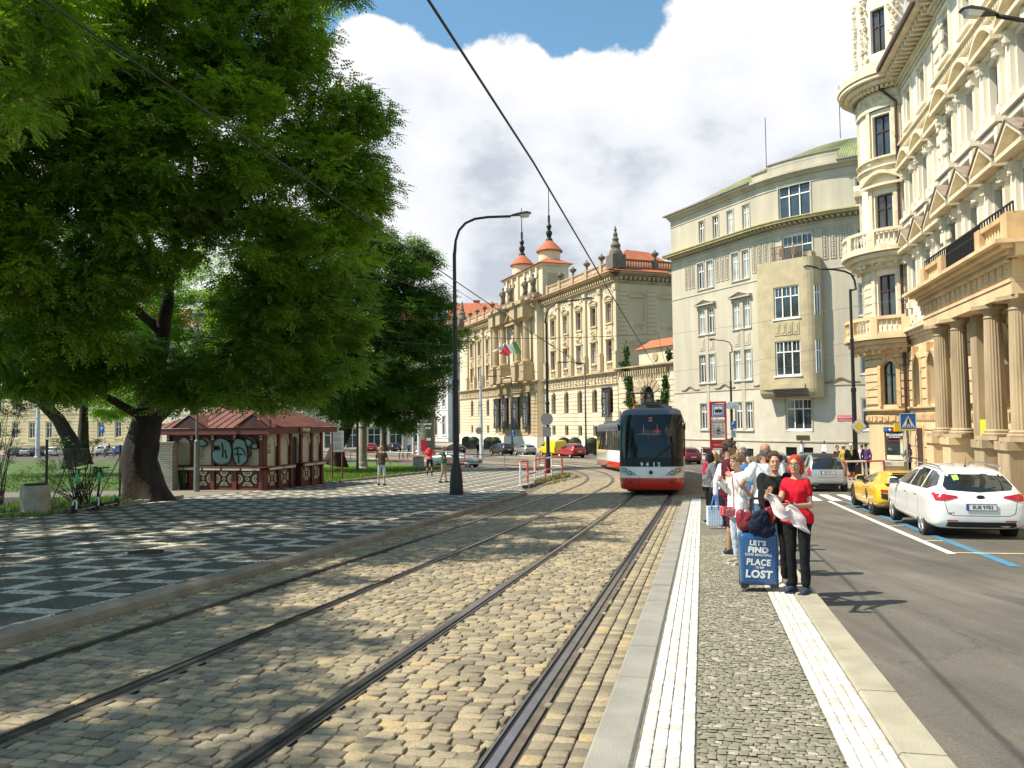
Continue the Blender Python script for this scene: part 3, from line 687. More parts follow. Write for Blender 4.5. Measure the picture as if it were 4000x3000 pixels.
def pediment(mb,a,b,z,h,n,out,arch=False,w=.16):
 """projecting triangular or segmental pediment over a window"""
 m=(a+b)/2;mb.box(a-.15,b+.15,n,n+out,z,z+w)
 if arch:
  k=8;pts=[(a-.15+(b-a+.3)*i/k,z+w+.003+h*math.sin(math.pi*i/k))for i in range(k+1)]
  for i in range(k):
   (x0,y0),(x1,y1)=pts[i],pts[i+1]
   for f_ in([(x0,y0-.0),(x1,y1-.0),(x1,y1+w),(x0,y0+w)],):
    mb.add([(p[0],n,p[1])for p in f_]+[(p[0],n+out,p[1])for p in f_],[(0,1,2,3),(4,5,6,7),(0,1,5,4),(1,2,6,5),(2,3,7,6),(3,0,4,7)])
  mb.add([(p[0],n+out*.35,p[1])for p in pts],[tuple(range(len(pts)))])
 else:
  for(x0,y0,x1,y1)in((a-.15,z+w+.003,m,z+w+h),(m,z+w+h,b+.15,z+w+.003)):
   f_=[(x0,y0),(x1,y1),(x1,y1+w),(x0,y0+w)]
   mb.add([(p[0],n,p[1])for p in f_]+[(p[0],n+out,p[1])for p in f_],[(0,1,2,3),(4,5,6,7),(0,1,5,4),(1,2,6,5),(2,3,7,6),(3,0,4,7)])
  mb.add([(a,n+out*.35,z+w),(b,n+out*.35,z+w),(m,n+out*.35,z+w+h)],[(0,1,2)])
def column(mb,p,z0,z1,r,flutes=20,cap=True,base=True,n=None):
 z_b=z0+(r*1.1 if base else 0);z_c=z1-(r*1.4 if cap else 0)
 T=mb.T;mb.T=None
 if base:
  mb.obox((p[0],p[1],z0+r*.2),r*2.9,r*2.9,r*.4,.23);mb.lathe([(r*1.38,z0+r*.4),(r*1.42,z0+r*.6),(r*1.2,z0+r*.75),(r*1.25,z0+r*.9),(r*1.05,z_b)],(p[0],p[1],0),20)
 k=flutes*4;vs=[];fs=[]
 for j,t in enumerate((0,.35,.7,1.)):
  rr=r*(1-.17*t**1.5);z=z_b+(z_c-z_b)*t
  for i in range(k):
   a=2*math.pi*i/k;q=rr*(1,.965,.93,.965)[i%4];vs.append((p[0]+q*math.cos(a),p[1]+q*math.sin(a),z))
 for j in range(3):
  for i in range(k):fs.append((j*k+i,j*k+(i+1)%k,(j+1)*k+(i+1)%k,(j+1)*k+i))
 mb.add(vs,fs)
 if cap:
  mb.lathe([(r*.83,z_c),(r*.92,z_c+r*.08),(r*.83,z_c+r*.2),(r*.84,z_c+r*.6),(r*1.12,z_c+r*1.0)],(p[0],p[1],0),20);mb.obox((p[0],p[1],z1-r*.2),r*2.7,r*2.7,r*.4,.23)
 mb.T=T
def ornament(mb,T,s,z,w,h,n,k=9,seed=0):
 """carved relief: a cluster of small lobes"""
 rs=random.Random(seed+int(s*97)+int(z*31));t0=mb.T;mb.T=None
 for i in range(k):
  a=rs.uniform(-.5,.5)*w;b=rs.uniform(-.5,.5)*h;r=min(w,h)*rs.uniform(.13,.24)
  mb.ball(T(s+a,n+r*.25,z+b),r,r,r*rs.uniform(.7,1.3),6,4)
 mb.T=t0
cream=mat('cream_stucco',(.73,.67,.55),.85,var=.13,vscale=1.2,bump=.2,bscale=30,streak=True,dirt=.45,dcol=(.62,.50,.32))
cream_t=mat('cream_trim',(.67,.585,.42),.8,var=.15,vscale=2.5,bump=.3,bscale=25,dirt=.45,dcol=(.46,.34,.17))
ochre=mat('ochre_stucco',(.66,.49,.29),.88,var=.17,vscale=1.,bump=.25,bscale=25,streak=True,dirt=.45,dcol=(.5,.34,.17))
ochre_d=mat('ochre_trim',(.58,.40,.205),.88,var=.2,vscale=2.,bump=.3,bscale=25,dirt=.35,dcol=(.36,.24,.12))
stone=mat('weathered_sandstone',(.36,.28,.175),.9,var=.28,vscale=2.5,bump=.5,bscale=25,streak=True,dirt=.5,dcol=(.17,.125,.07))
brownf=mat('dark_brown_frame',(.05,.025,.018),.5);pipe_m=mat('brown_downpipe',(.075,.03,.024),.45,.3)
tinr=mat('brown_sheet_metal',(.30,.235,.185),.55,.2,var=.25);iron=mat('black_iron',(.015,.015,.016),.5,.4)
white_f=mat('white_window_frame',(.80,.79,.75),.6)
H=thing('apartment_house','tall cream and ochre corner house with round corner tower, columned porch and stone balconies','house',(TWC[0],TWC[1],g(TWC[1])))
def P_(b,name,m,**k):
 o=b.build(name,m,None,**k);o.parent=H;o.matrix_parent_inverse=Matrix.Translation(-H.location);return o
def hang(o,root):
 o.parent=root;o.matrix_parent_inverse=Matrix.Translation(-root.location);return o
class Par:
 pass
def winH(root,*a,**k):
 f=window(None,*a,**k);hang(f,root);return f
ws=[42.0,39.4,36.8,34.0,31.4,28.8,26.2,23.6,21.0,18.4,15.8]
RE=35.4
W_=MB(RB);Gf=MB(RB)
def nn(s):return .45 if s<RE else 0.
ops2=[];ops3=[];ops4=[];opsg=[]
for s in ws:
 ops2.append((s-.55,s+.55,7.7,10.0));ops3.append((s-.55,s+.55,12.6,14.6));ops4.append((s-.5,s+.5,17.2,18.9))
 opsg.append((s-.6,s+.6,2.4,4.9,True))
for lo,hi,n in((RE,44.2,0.),(10,RE,.45)):
 sel=lambda o:[x for x in o if lo<x[0]<hi]
 wall(W_,lo,hi,6.4,20.4,sel(ops2)+sel(ops3)+sel(ops4),n,.32);W_.add([(lo,n,6.4),(lo,n-.6,6.4),(lo,n-.6,20.4),(lo,n,20.4)],[(0,1,2,3)]);W_.add([(hi,n,6.4),(hi,n-.6,6.4),(hi,n-.6,20.4),(hi,n,20.4)],[(0,1,2,3)])
 dz=-2.5
 wall(Gf,lo,hi,dz,6.4,sel(opsg),n,.35);bands(Gf,lo,hi,dz+2.6,5.3,.52,.07,n,n+.09,sel(opsg));bands(Gf,lo,hi,-1.6,.9,.62,.08,n+.001,n+.13,[])
 Gf.add([(hi,n,dz),(hi,n-.6,dz),(hi,n-.6,6.4),(hi,n,6.4)],[(0,1,2,3)])
for zz in(0,):W_.add([(10,-.7,-3),(10,-14,-3),(10,-14,21),(10,-.7,21)],[(0,1,2,3)]);W_.add([(10,-14,-3),(46,-14,-3),(46,-14,21),(10,-14,21)],[(0,1,2,3)]);W_.add([(46,-14,-3),(46,-.5,-3),(46,-.5,21),(46,-14,21)],[(0,1,2,3)])
P_(W_,'wall',cream);P_(Gf,'ground_floor',ochre)
tr=MB(RB);orn=MB(RB);tin=MB(RB)
cornice(tr,10,44.1,5.9,0,.5,.5);cornice(tr,10,RE,5.9,.45,.52,.52)
for z,h,o in((6.42,.25,.12),(11.2,.22,.18),(16.3,.28,.28)):
 cornice(tr,RE,44.0,z,0,h,o);cornice(tr,10,RE-.002,z,.45,h,o)
for z in(16.75,):bands(tr,10,44,z,z+.001,1,0,0,.01)
for i in range(150):
 s=12+i*.215;n=nn(s);tr.box(s,s+.1,n,n+.2,16.14,16.3)
cornice(tr,RE,44.0,19.55,0,.5,.28);cornice(tr,10,RE,19.55,.45,.5,.28)
for i in range(66):
 s=11+i*.5;n=nn(s);tr.box(s,s+.2,n,n+.85,20.08,20.36)
tr.box(RE,44.2,-1,1.15,20.4,20.62);tr.box(10,RE-.005,-1,1.6,20.4,20.63)
for s in np.arange(11,44,.62):ornament(orn,lambda a,b,c,nn_=nn(float(s)):RB(a,b+nn_,c),float(s),19.2,.4,.35,.03,5)
P_(tr,'cornice',cream_t);
gut=MB(RB);gut.box(RE,44.3,1.14,1.3,20.5,20.72);gut.box(10,RE-.01,1.6,1.75,20.5,20.73);P_(gut,'gutter',pipe_m)
rf=MB(RB);rf.add([(10,1.6,20.66),(46,1.2,20.66),(46,-7,25.5),(10,-7,25.5)],[(0,1,2,3)]);rf.add([(10,-14.4,20.8),(46,-14.4,20.8),(46,-7,25.5),(10,-7,25.5)],[(0,1,2,3)]);P_(rf,'roof',tinr)
q=MB(RB)
for zz in np.arange(6.9,19.2,.62):q.box(RE-.75,RE+.03,.46,.60,zz,zz+.42);q.box(RE-1.1,RE-.75,.46,.54,zz,zz+.42)
P_(q,'quoin',cream)
for k_,s in enumerate(ws[:9]):
 n=nn(s);T_=(lambda n_:(lambda a,b,c:RB(a,b+n_,c)))(n)
 for(a,b,c,d),gl in(((s-.55,s+.55,7.7,10.0),glass_d),((s-.55,s+.55,12.6,14.6),glass_d),((s-.5,s+.5,17.2,18.9),glass_d)):
  winH(H,T_,a,b,c,d,brownf,glass_l if random.random()<.3 else gl,n=-.3,nx=2,tz=.66,fw=.1)
 p=MB(T_);pediment(p,s-1.0,s+1.0,10.45,.75,0,.62);P_(p,'pediment',cream_t)
 tn=MB(T_);
 for(x0,y0,x1,y1)in((s-1.2,10.78,s,11.55),(s,11.55,s+1.2,10.78)):
  tn.add([(x0,-.02,y0),(x1,-.02,y1),(x1,.68,y1),(x0,.68,y0),(x0,-.02,y0+.05),(x1,-.02,y1+.05),(x1,.68,y1+.05),(x0,.68,y0+.05)],[(0,1,2,3),(4,5,6,7),(0,1,5,4),(1,2,6,5),(2,3,7,6),(3,0,4,7)])
 P_(tn,'pediment_cap',tinr)
 p=MB(T_);pediment(p,s-1.0,s+1.0,14.95,.6,0,.5,True);P_(p,'pediment',cream_t)
 a=MB(T_)
 for(c,d,w)in((7.5,10.35,.2),(12.4,14.85,.2)):
  for q_ in(-1,1):
   x=s+q_*.83;a.box(x-w/2-.03,x+w/2+.03,0,.16,c,d);a.box(x-w/2-.06,x+w/2+.06,0,.3,d-.42,d);a.box(x-w/2-.06,x+w/2+.06,0,.24,c,c+.3)
   ornament(a,T_,x,d-.22,.3,.4,.3,5)
  a.box(s-1.05,s+1.05,0,.2,d,d+.1)
 for z in(11.75,12.05):a.box(s-1.05,s+1.05,0,.42-.12*(z<12),z,z+.22)
 for q_ in(-.9,.9):a.box(s+q_-.14,s+q_+.14,0,.36,11.35,11.9);ornament(a,T_,s+q_,11.55,.25,.5,.3,4)
 ornament(a,T_,s,11.55,1.0,.25,.08,8);ornament(a,T_,s,6.95,1.1,.3,.05,6)
 a.box(s-.75,s-.6,0,.12,17.0,19.1);a.box(s+.6,s+.75,0,.12,17.0,19.1);a.box(s-.75,s+.75,0,.16,19.1,19.25);a.box(s-.8,s+.8,0,.22,16.9,17.05)
 P_(a,'window_surround',cream)
for s in(ws[0],ws[1],ws[2],ws[3],ws[5],ws[6]):
 n=nn(s);T_=(lambda n_:(lambda a,b,c:RB(a,b+n_,c)))(n)
 winH(H,T_,s-.6,s+.6,2.4,4.9,brownf,glass_d,n=-.32,nx=2,tz=.7,arch=True)
 a=MB(T_);
 for i in range(10):
  t0_,t1_=math.pi*i/10,math.pi*(i+1)/10;R0,R1=.6,.82
  pts=[(s-R0*math.cos(t0_),4.3+R0*math.sin(t0_)),(s-R0*math.cos(t1_),4.3+R0*math.sin(t1_)),(s-R1*math.cos(t1_),4.3+R1*math.sin(t1_)),(s-R1*math.cos(t0_),4.3+R1*math.sin(t0_))]
  a.add([(x,.0,z)for x,z in pts]+[(x,.14,z)for x,z in pts],[(4,5,6,7),(0,1,5,4),(2,3,7,6)])
 a.box(s-.82,s-.6,0,.14,2.3,4.3);a.box(s+.6,s+.82,0,.14,2.3,4.3);a.box(s-.14,s+.14,0,.3,4.95,5.4);ornament(a,T_,s,5.2,.3,.35,.25,4)
 P_(a,'window_surround',ochre_d)
gt=MB(RB)
for lo,hi,n in((RE,43.9,0),(10,RE,.45)):
 cornice(gt,lo,hi,2.05,n,.25,.25);gt.box(lo,hi,n,n+.12,1.55,1.95);gt.box(lo,hi,n,n+.2,-2.4,-1.45)
 s=lo+.2
 while s<hi-.3:gt.box(s,s+.22,n+.12,n+.16,1.62,1.88);s+=.36
P_(gt,'ground_floor_trim',ochre_d)
dr=MB(RB);dr.box(41.0,42.2,0,.15,-1.5,1.35);P_(dr,'door_case',ochre_d);dr=MB(RB);dr.box(41.15,42.05,.15,.19,-1.45,1.2);P_(dr,'door',mat('dark_wood',(.06,.03,.018),.6,var=.3))
t=MB(TW);full=math.pi*TWR
wt=[(-.5,.5,7.3,9.6),(-.5,.5,12.05,14.1),(-.5,.5,16.2,18.55),(-.42,.42,22.1,24.6)]
s_l,s_r=-3.6,3.6
wall(t,s_l,s_r,6.0,30,[(a-x,b-x,c,d)for x in(0,)for(a,b,c,d)in wt]+[(a-2.9,b-2.9,c,d)for(a,b,c,d)in wt],0,.3,step=.3)
wall(t,s_r,s_l+2*full,6,30,(),0,.3,step=.5)
t.lathe([(2.35,30),(1.4,32),(.3,34)],(TWC[0]*0,0,0),3)if False else None
P_(t,'tower_wall',cream)
tg=MB(TW);og=[(-.42,.42,2.45,4.85,True),(-.40,.62,-.6,1.22)]
wall(tg,s_l,s_r,-2.6,6.0,og,0,.3,step=.3);wall(tg,s_r,s_l+2*full,-2.6,6,(),0,.3,step=.5)
bands(tg,s_l,s_r,2.5,5.3,.42,.07,0.001,.1,og[:1],24)
tg.box(s_l,s_r,0,.12,-2.6,-1.25,24)
P_(tg,'tower_ground_floor',ochre)
tt=MB(TW)
cornice(tt,s_l,s_r,1.95,0,.28,.28,24);tt.box(s_l,s_r,0,.1,1.5,1.9,24)
for i in range(20):s=s_l+.1+i*.36;tt.box(s,s+.22,.1,.15,1.58,1.84)
cornice(tt,s_l,s_r,5.4,0,.3,.22,24);tt.box(-.62,-.42,0,.14,2.35,4.4,2);tt.box(.42,.62,0,.14,2.35,4.4,2)
for i in range(8):
 t0_,t1_=math.pi*i/8,math.pi*(i+1)/8;R0,R1=.42,.62
 pts=[(-R0*math.cos(t0_),4.43+R0*math.sin(t0_)),(-R0*math.cos(t1_),4.43+R0*math.sin(t1_)),(-R1*math.cos(t1_),4.43+R1*math.sin(t1_)),(-R1*math.cos(t0_),4.43+R1*math.sin(t0_))]
 tt.add([(x,.0,z)for x,z in pts]+[(x,.14,z)for x,z in pts],[(4,5,6,7),(0,1,5,4),(2,3,7,6)])
ornament(tt,TW,0,5.2,.4,.4,.1,7)
P_(tt,'tower_ground_trim',ochre_d)
tc_=MB(TW)
cornice(tc_,s_l,s_r,15.4,0,.3,.2,24);tc_.box(s_l,s_r,0,.08,15.0,15.35,24);cornice(tc_,s_l,s_r,15.95,0,.18,.22,24)
tc_.box(s_l,s_r,0,.14,18.85,19.05,24)
for i in range(34):s=s_l+i*.215;tc_.box(s,s+.12,0,.5,19.85,20.02)
TWc=MB(TW)
for z,h,n in((19.05,.8,.1),(19.85,.18,.32),(20.05,.2,.75),(20.28,.18,1.05),(20.49,.22,1.12)):tc_.box(s_l-.3,s_r,0,n,z,z+h-.005,28)
tc_.box(s_l,s_r,0,.9,20.72,21.1,24);tc_.box(s_l,s_r,0,.35,21.1,21.5,24)
for s in np.arange(s_l,s_r,.33):ornament(tc_,TW,float(s),19.4,.33,.5,.1,6)
for x0 in(0,-2.9):
 for(a,b,c,d)in wt[:3]:
  for q_ in(-1,1):tc_.box(x0+q_*.72-.12,x0+q_*.72+.12,0,.12,c-.3,d+.3,2)
  tc_.box(x0-.86,x0+.86,0,.15,d+.3,d+.45,6);tc_.box(x0-.86,x0+.86,0,.2,c-.15,c-.02,6)
 k=8
 for i in range(k):
  z0_,z1_=14.65+.55*math.sin(math.pi*i/k),14.65+.55*math.sin(math.pi*(i+1)/k);xa,xb=x0-1.05+2.1*i/k,x0-1.05+2.1*(i+1)/k
  f_=[(xa,z0_),(xb,z1_),(xb,z1_+.17),(xa,z0_+.17)]
  tc_.add([(p[0],0,p[1])for p in f_]+[(p[0],.4,p[1])for p in f_],[(4,5,6,7),(0,1,5,4),(1,2,6,5),(2,3,7,6),(3,0,4,7)])
 tc_.box(x0-1.05,x0+1.05,0,.38,14.5,14.64,6)
 for q_ in(-1,1):
  for z in np.arange(22.0,26,.45):ornament(tc_,TW,x0+q_*.85,float(z),.5,.45,.08,6)
for z in(7.2,7.65,8.1,8.55,9.0,9.45,9.9):tc_.box(.9,1.9,0,.05,z,z+.38,4);tc_.box(-2,-.9,0,.05,z,z+.38,4)
P_(tc_,'tower_cornice',cream_t)
for x0 in(0,-2.9):
 for(a,b,c,d)in wt:winH(H,TW,a+x0,b+x0,c,d,brownf,glass_d,n=-.25,nx=2,tz=.62,fw=.07)
winH(H,TW,-.42,.42,2.45,4.85,brownf,glass_d,n=-.25,nx=2,tz=.68,fw=.07,arch=True)
for zb,m1,m2 in((6.0,ochre,ochre_d),(10.75,cream,cream_t)):
 b=MB(circ(TWC,TWR,TA0));a0,a1=-3.4,1.0
 for z,h,n in((-.75,.25,.35),(-.5,.25,.65),(-.25,.22,.95),(0,.22,1.17)):b.box(a0,a1,0,n,zb+z,zb+z+h-.004,22)
 b.box(a0,a1,.93,1.1,zb+.22,zb+.35,22);b.box(a0,a1,.9,1.12,zb+1.05,zb+1.22,22)
 for s in np.linspace(a0,a1,5):b.box(s-.14,s+.14,.9,1.13,zb+.22,zb+1.07,2)
 for s in np.arange(a0+.3,a1-.1,.55):ornament(b,TW,float(s),zb-.45,.5,.5,.55,6)
 o=P_(b,'balcony',m2 if zb>8 else m1);bb=MB(TW)
 ss=np.linspace(a0,a1,5)
 for i in range(4):baluster_row(bb,ss[i]+.2,ss[i+1]-.2,zb+.35,.7,1.01,.17,.06)
 bo=bb.build('balustrade',m1);hang(bo,H);bo.parent=o;bo.matrix_parent_inverse=Matrix.Translation(-H.location)
dp=MB();p0=Vector(RB(43.6,.28,0))
dp.tube([Vector(RB(43.9,1.15,20.55)),Vector(RB(43.9,1.1,20.0)),Vector((p0.x,p0.y,19.0)),Vector((p0.x,p0.y,-1.3))],.075,10)
for z in(2,5,8,11,14,17):dp.lathe([(.1,z),(.1,z+.12)],(p0.x,p0.y,0),10)
dp=dp.build('downpipe',pipe_m);hang(dp,H)
AC=10.3
def PC(s,n,z):p=RB(s,n,z);return p
nc=(11.52-AC)/1.0265+.0
cols_y=(33.1,30.9,27.3,25.1)
for y in cols_y:
 x=AC+.232*y;c=MB();zb=at(3700,1718,y).z if False else 1.8-(1722-1626)/3100*y+.0;zb=-.75+(.0)
 zb=CH-(95/3100)*27.3;zt=CH+(1626-1212)/3100*28.4
 column(c,(x,y),zb,zt,.33);o=c.build('column',stone,auto=35);hang(o,H)
 pd=MB(RB);s=y/.9741;n=nc
 pd.box(s-.5,s+.5,n-.5,n+.5,-2.3,zb-.25);pd.box(s-.58,s+.58,n-.58,n+.58,zb-.28,zb-.004);pd.box(s-.56,s+.56,n-.56,n+.56,-2.3,-1.2)
 P_(pd,'pedestal',ochre if y>28 else stone)
zt=CH+(1626-1212)/3100*28.4;en=MB(RB);s0,s1=24.6,34.9
s0=25.0
en.box(s0,s1,.3,nc+.34,zt,zt+.38);en.box(s0,s1,.3,nc+.38,zt+.39,zt+.5)
en.box(s0,s1,.3,nc+.3,zt+.503,zt+1.12);cornice(en,s0,s1,zt+1.12,nc+.25,.5,.75,steps=4);en.box(s0-.6,s1+.6,.3,nc+.4,zt+1.12,zt+1.58)
for i in range(17):
 s=s0+.35+i*.6;en.box(s-.2,s+.2,nc+.3,nc+.36,zt+.6,zt+1.06);ornament(en,RB,s,zt+.82,.2,.3,nc+.34,4)
 en.box(s-.26,s+.26,nc+.3,nc+.47,zt+1.02,zt+1.1)
P_(en,'entablature',ochre)
zb=zt+1.62;bl=MB(RB);npl=nc+.2
for a,b in((s0,s0+.55),(s0+2.5,s0+3.0),(s1-3.0,s1-2.5),(s1-.55,s1)):bl.box(a,b,npl-.25,npl+.2,zb,zb+1.0)
for a,b in((s0+.55,s0+2.5),(s1-2.5,s1-.55)):bl.box(a,b,npl-.12,npl+.12,zb,zb+.16);bl.box(a,b,npl-.15,npl+.15,zb+.84,zb+1.0)
bl.box(s0,s0+.3,.3,npl-.25,zb,zb+1.0);bo=P_(bl,'porch_balcony',ochre_d)
bb=MB(RB)
for a,b in((s0+.6,s0+2.45),(s1-2.45,s1-.6)):baluster_row(bb,a,b,zb+.16,.68,npl,.26,.09)
bb=bb.build('balustrade',ochre);hang(bb,H);bb.parent=bo;bb.matrix_parent_inverse=Matrix.Translation(-H.location)
rl=MB(RB)
for i in range(26):
 s=s0+3.02+i*(s1-s0-6.05)/25;rl.box(s-.02,s+.02,npl-.02,npl+.02,zb,zb+1.25)
rl.box(s0+3,s1-3,npl-.03,npl+.03,zb+1.25,zb+1.31);rl.box(s0+3,s1-3,npl-.025,npl+.025,zb+.95,zb+1.0);rl.box(s0+3,s1-3,npl-.025,npl+.025,zb+.12,zb+.17)
for i in range(40):
 s=s0+(s1-s0)*i/39
 if not s0+3<s<s1-3:rl.box(s-.02,s+.02,npl-.02,npl+.02,zb+1.0,zb+1.3)
rl.box(s0,s0+3,npl-.03,npl+.03,zb+1.28,zb+1.33);rl.box(s1-3,s1,npl-.03,npl+.03,zb+1.28,zb+1.33)
o=rl.build('iron_railing',iron);hang(o,H);o.parent=bo;o.matrix_parent_inverse=Matrix.Translation(-H.location)
pw=MB(RB);pw.box(s0-.2,s1,.46,nc-.6,-2.3,-1.1);pw.box(30.2,30.9,.46,.95,-1.1,zt);pw.box(s0,s0+.5,.46,.9,-1.1,zt)
P_(pw,'porch_plinth',stone)
dr=MB(RB);dr.box(26.9,28.9,.46,.53,-1.1,3.6);P_(dr,'porch_door',mat('dark_wood',(.06,.03,.018),.6,var=.3))
for y in(33.1,30.9):
 pb=MB(RB);s=y/.9741;pb.box(s-.42,s-.05,nc+.505,nc+.515,-2.0,-1.0);P_(pb,'white_notice',mat('white_board',(.78,.77,.74),.6))
grey=mat('grey_render',(.47,.425,.335),.9,var=.14,vscale=.8,bump=.12,bscale=20,streak=True,dirt=.4,dcol=(.42,.36,.25))
grey_l=mat('pale_stone_cladding',(.53,.49,.40),.9,var=.08,vscale=1.2,bump=.1,dirt=.35,dcol=(.54,.47,.34))
oriel_m=mat('ochre_render',(.46,.385,.245),.9,var=.14,vscale=1.2,bump=.15,dirt=.3,dcol=(.36,.28,.14))
copper=mat('green_copper',(.29,.32,.15),.6,.1,var=.2,vscale=1.5,streak=True,dirt=.35,dcol=(.24,.26,.12))
GB_=thing('office_building','large grey curved building with green copper roof and yellow rounded oriel','building',(24,78,g(78)))
def PG(b,name,m,**k):o=b.build(name,m,None,**k);hang(o,GB_);return o
pr=[(4.5,5.55),(6.0,7.0)];pr2=[(9.83,10.82),(11.33,12.28)]
opsG=[]
for z0_,z1_ in((15.12,17.82),(10.42,13.08),(5.47,8.33),(.74,3.35)):
 for a,b in pr+pr2:opsG.append((a,b,z0_,z1_))
 opsG.append((16.2,18.65,z0_,z1_+.1))if z0_<5 else None
 opsG.append((22.8,24.3,z0_,z1_));opsG.append((25.4,26.8,z0_,z1_))
opsG.append((16.3,19.15,15.15,18.1))
for a,b in((4.9,5.75),(7.15,8.0),(9.3,10.2),(11.55,12.5)):opsG.append((a,b,19.86,22.15))
opsG+=[(16.05,19.1,19.7,22.7),(22.85,24.4,19.85,22.1)]
bas=[(4.4,6.1,-1.95,-1.1),(10.0,12.2,-1.85,-1.05),(16.1,17.2,-1.6,-.8),(17.8,18.7,-1.6,-.8)]
lo_=MB(GT);wall(lo_,0,32,-2.8,4.6,[o for o in opsG if o[3]<4.6]+bas,0,.28,step=.8)
for z in np.arange(-.4,4.4,.62):pass
PG(lo_,'lower_wall',brick_mat('stone_cladding',(.62,.56,.445),(.58,.52,.41),(.48,.42,.33),1.4,.62,.012,uv=False,bump=.25,wob=0.,var=.12)if False else grey_l)
w=MB(GT);wall(w,0,32,4.6,23.6,[o for o in opsG if o[3]>4.6],0,.28,step=.8)
for s in(0,32):
 w.add([(s,0,-3),(s,-14,-3),(s,-14,23.6),(s,0,23.6)],[(0,1,2,3)])
PG(w,'wall',grey)
gt=MB(GT)
sg=24
for z,h,n in((18.75,.12,.12),(23.3,.15,.25),(23.45,.12,.4),(23.57,.2,.62),(22.55,.08,.06),(14.62,.08,.06),(18.3,.06,.05),(4.55,.1,.07),(-.35,.1,.08)):gt.box(0,32,0,n,z,z+h,sg*2)
gt.box(13.2,21.5,0,.2,23.78,24.5,sg);gt.box(15.2,21.5,.0,.22,24.5,24.85,sg);
for a,b,c,d in[(2.3,4.1,15.4,17.8),(7.3,9.5,15.4,17.8),(12.6,15.6,15.4,18.0),(19.9,22.6,15.5,18.2)]:
 k=3 if b-a<2.5 else 4
 for i in range(k):
  x0=a+(b-a)*i/k+.1;x1=a+(b-a)*(i+1)/k-.1
  for(p_,q_,r_,s_)in((x0,x0+.05,c,d),(x1-.05,x1,c,d),(x0,x1,c,c+.05),(x0,x1,d-.05,d)):gt.box(p_,q_,0,.06,r_,s_)
  for z in np.arange(c+.25,d-.3,.4):gt.box(x0+.16,x1-.16,0,.07,z,z+.1);gt.box(x0+.16,x0+.24,0,.07,z+.1,z+.3);gt.box((x0+x1)/2,x1-.16,0,.07,z+.2,z+.26)
for(a,b)in(pr[0],pr[1],pr2[0],pr2[1]):
 for(r_,s_)in((8.75,10.0),):
  for k in range(3):e=k*.16;
  gt.box(a+.1,b-.1,0,.05,r_,s_);gt.box(a+.28,b-.28,.05,.09,r_+.2,s_-.2)
for(a,b)in((4.5,7.0),(9.83,12.28)):
 pediment(gt,a-.15,b+.15,13.35,.42,0,.4,w=.12)
 for z in(10.3,5.32,.58):gt.box(a-.15,b+.15,0,.14,z,z+.1)
 for z in(15.0,):gt.box(a-.1,b+.1,0,.12,z,z+.1)
 gt.box(5.55 if a<6 else 10.82,6.0 if a<6 else 11.33,0,.05,.75,13.1)
for a,b,c,d in opsG:
 gt.box(a-.12,a-.002,0,.06,c-.1,d+.1);gt.box(b+.002,b+.12,0,.06,c-.1,d+.1);gt.box(a-.12,b+.12,0,.07,d+.002,d+.12,3 if b-a>2 else 1)
for i in range(70):
 s=.3+i*.45;gt.box(s,s+.15,.0,.75,18.98,19.12)
PG(gt,'moulding',grey);
pc=MB(GT);pc.box(-.3,32,0,1.0,19.2,19.4,sg*2);pc.box(-.3,32,0,1.1,19.405,19.5,sg*2);PG(pc,'eaves_ledge',mat('ledge_metal',(.42,.36,.16),.6,.1,var=.2,vscale=2))
cap=MB(GT);cap.box(-.4,13.2,-.3,.8,23.78,23.9,sg);cap.box(21.5,32,-.3,.8,23.78,23.9,8);cap.box(15.0,21.7,-.1,.32,24.853,24.95,sg);cap.box(13.1,15.0,-.1,.32,24.503,24.6,3);PG(cap,'roof_edge',tinr)
wv=MB(GT)
for c_ in(2.9,8.4,14.0,21.2):
 k=14
 for i in range(k):
  f=lambda u:4.75+.38*math.exp(-((u-c_)/.55)**2)
  a,b=c_-1.5+3.0*i/k,c_-1.5+3.0*(i+1)/k
  wv.add([(a,0,f(a)),(b,0,f(b)),(b,.12,f(b)),(a,.12,f(a)),(a,0,f(a)+.1),(b,0,f(b)+.1),(b,.12,f(b)+.1),(a,.12,f(a)+.1)],[(0,1,2,3),(4,5,6,7),(3,2,6,7)])
PG(wv,'wavy_string_course',mat('dark_moulding',(.24,.19,.13),.9))
for(a,b,c,d)in opsG:
 wide=b-a>2;winH(GB_,GT,a,b,c,d,white_f,glass_l if random.random()<.45 else glass_d,n=-.2,nx=3 if wide else 2,tz=.68,fw=.1,grid=2 if c<18 else 0,sill=.06)
for(a,b,c,d)in bas:
 f=winH(GB_,GT,a,b,c,d,iron,glass_d,n=-.15,nx=8,tz=.5,fw=.05,name='barred_window')
orr=MB(GT);on=1.5;oz0,oz1=3.5,15.7;oa,ob=14.7,19.9
prof=[(oa,0),(oa,on)]+[(ob-1.0+1.0*math.sin(i*math.pi/12),on-1.0+1.0*math.cos(i*math.pi/12))for i in range(7)]+[(ob,0)]
oo=[(16.3,18.5,10.53,13.35),(16.3,18.5,5.5,8.54)]
wall(orr,oa,ob-1.0,oz0+.8,oz1,oo,on,.2,step=.6)
orr.add([(oa,0,oz0),(oa,on,oz0+.8),(oa,on,oz1),(oa,0,oz1)],[(0,1,2,3)])
cor=prof[2:]
so_=[(5.6,8.4),(10.6,13.15)]
zs_=[oz0+.8,5.6,8.4,10.6,13.15,oz1]
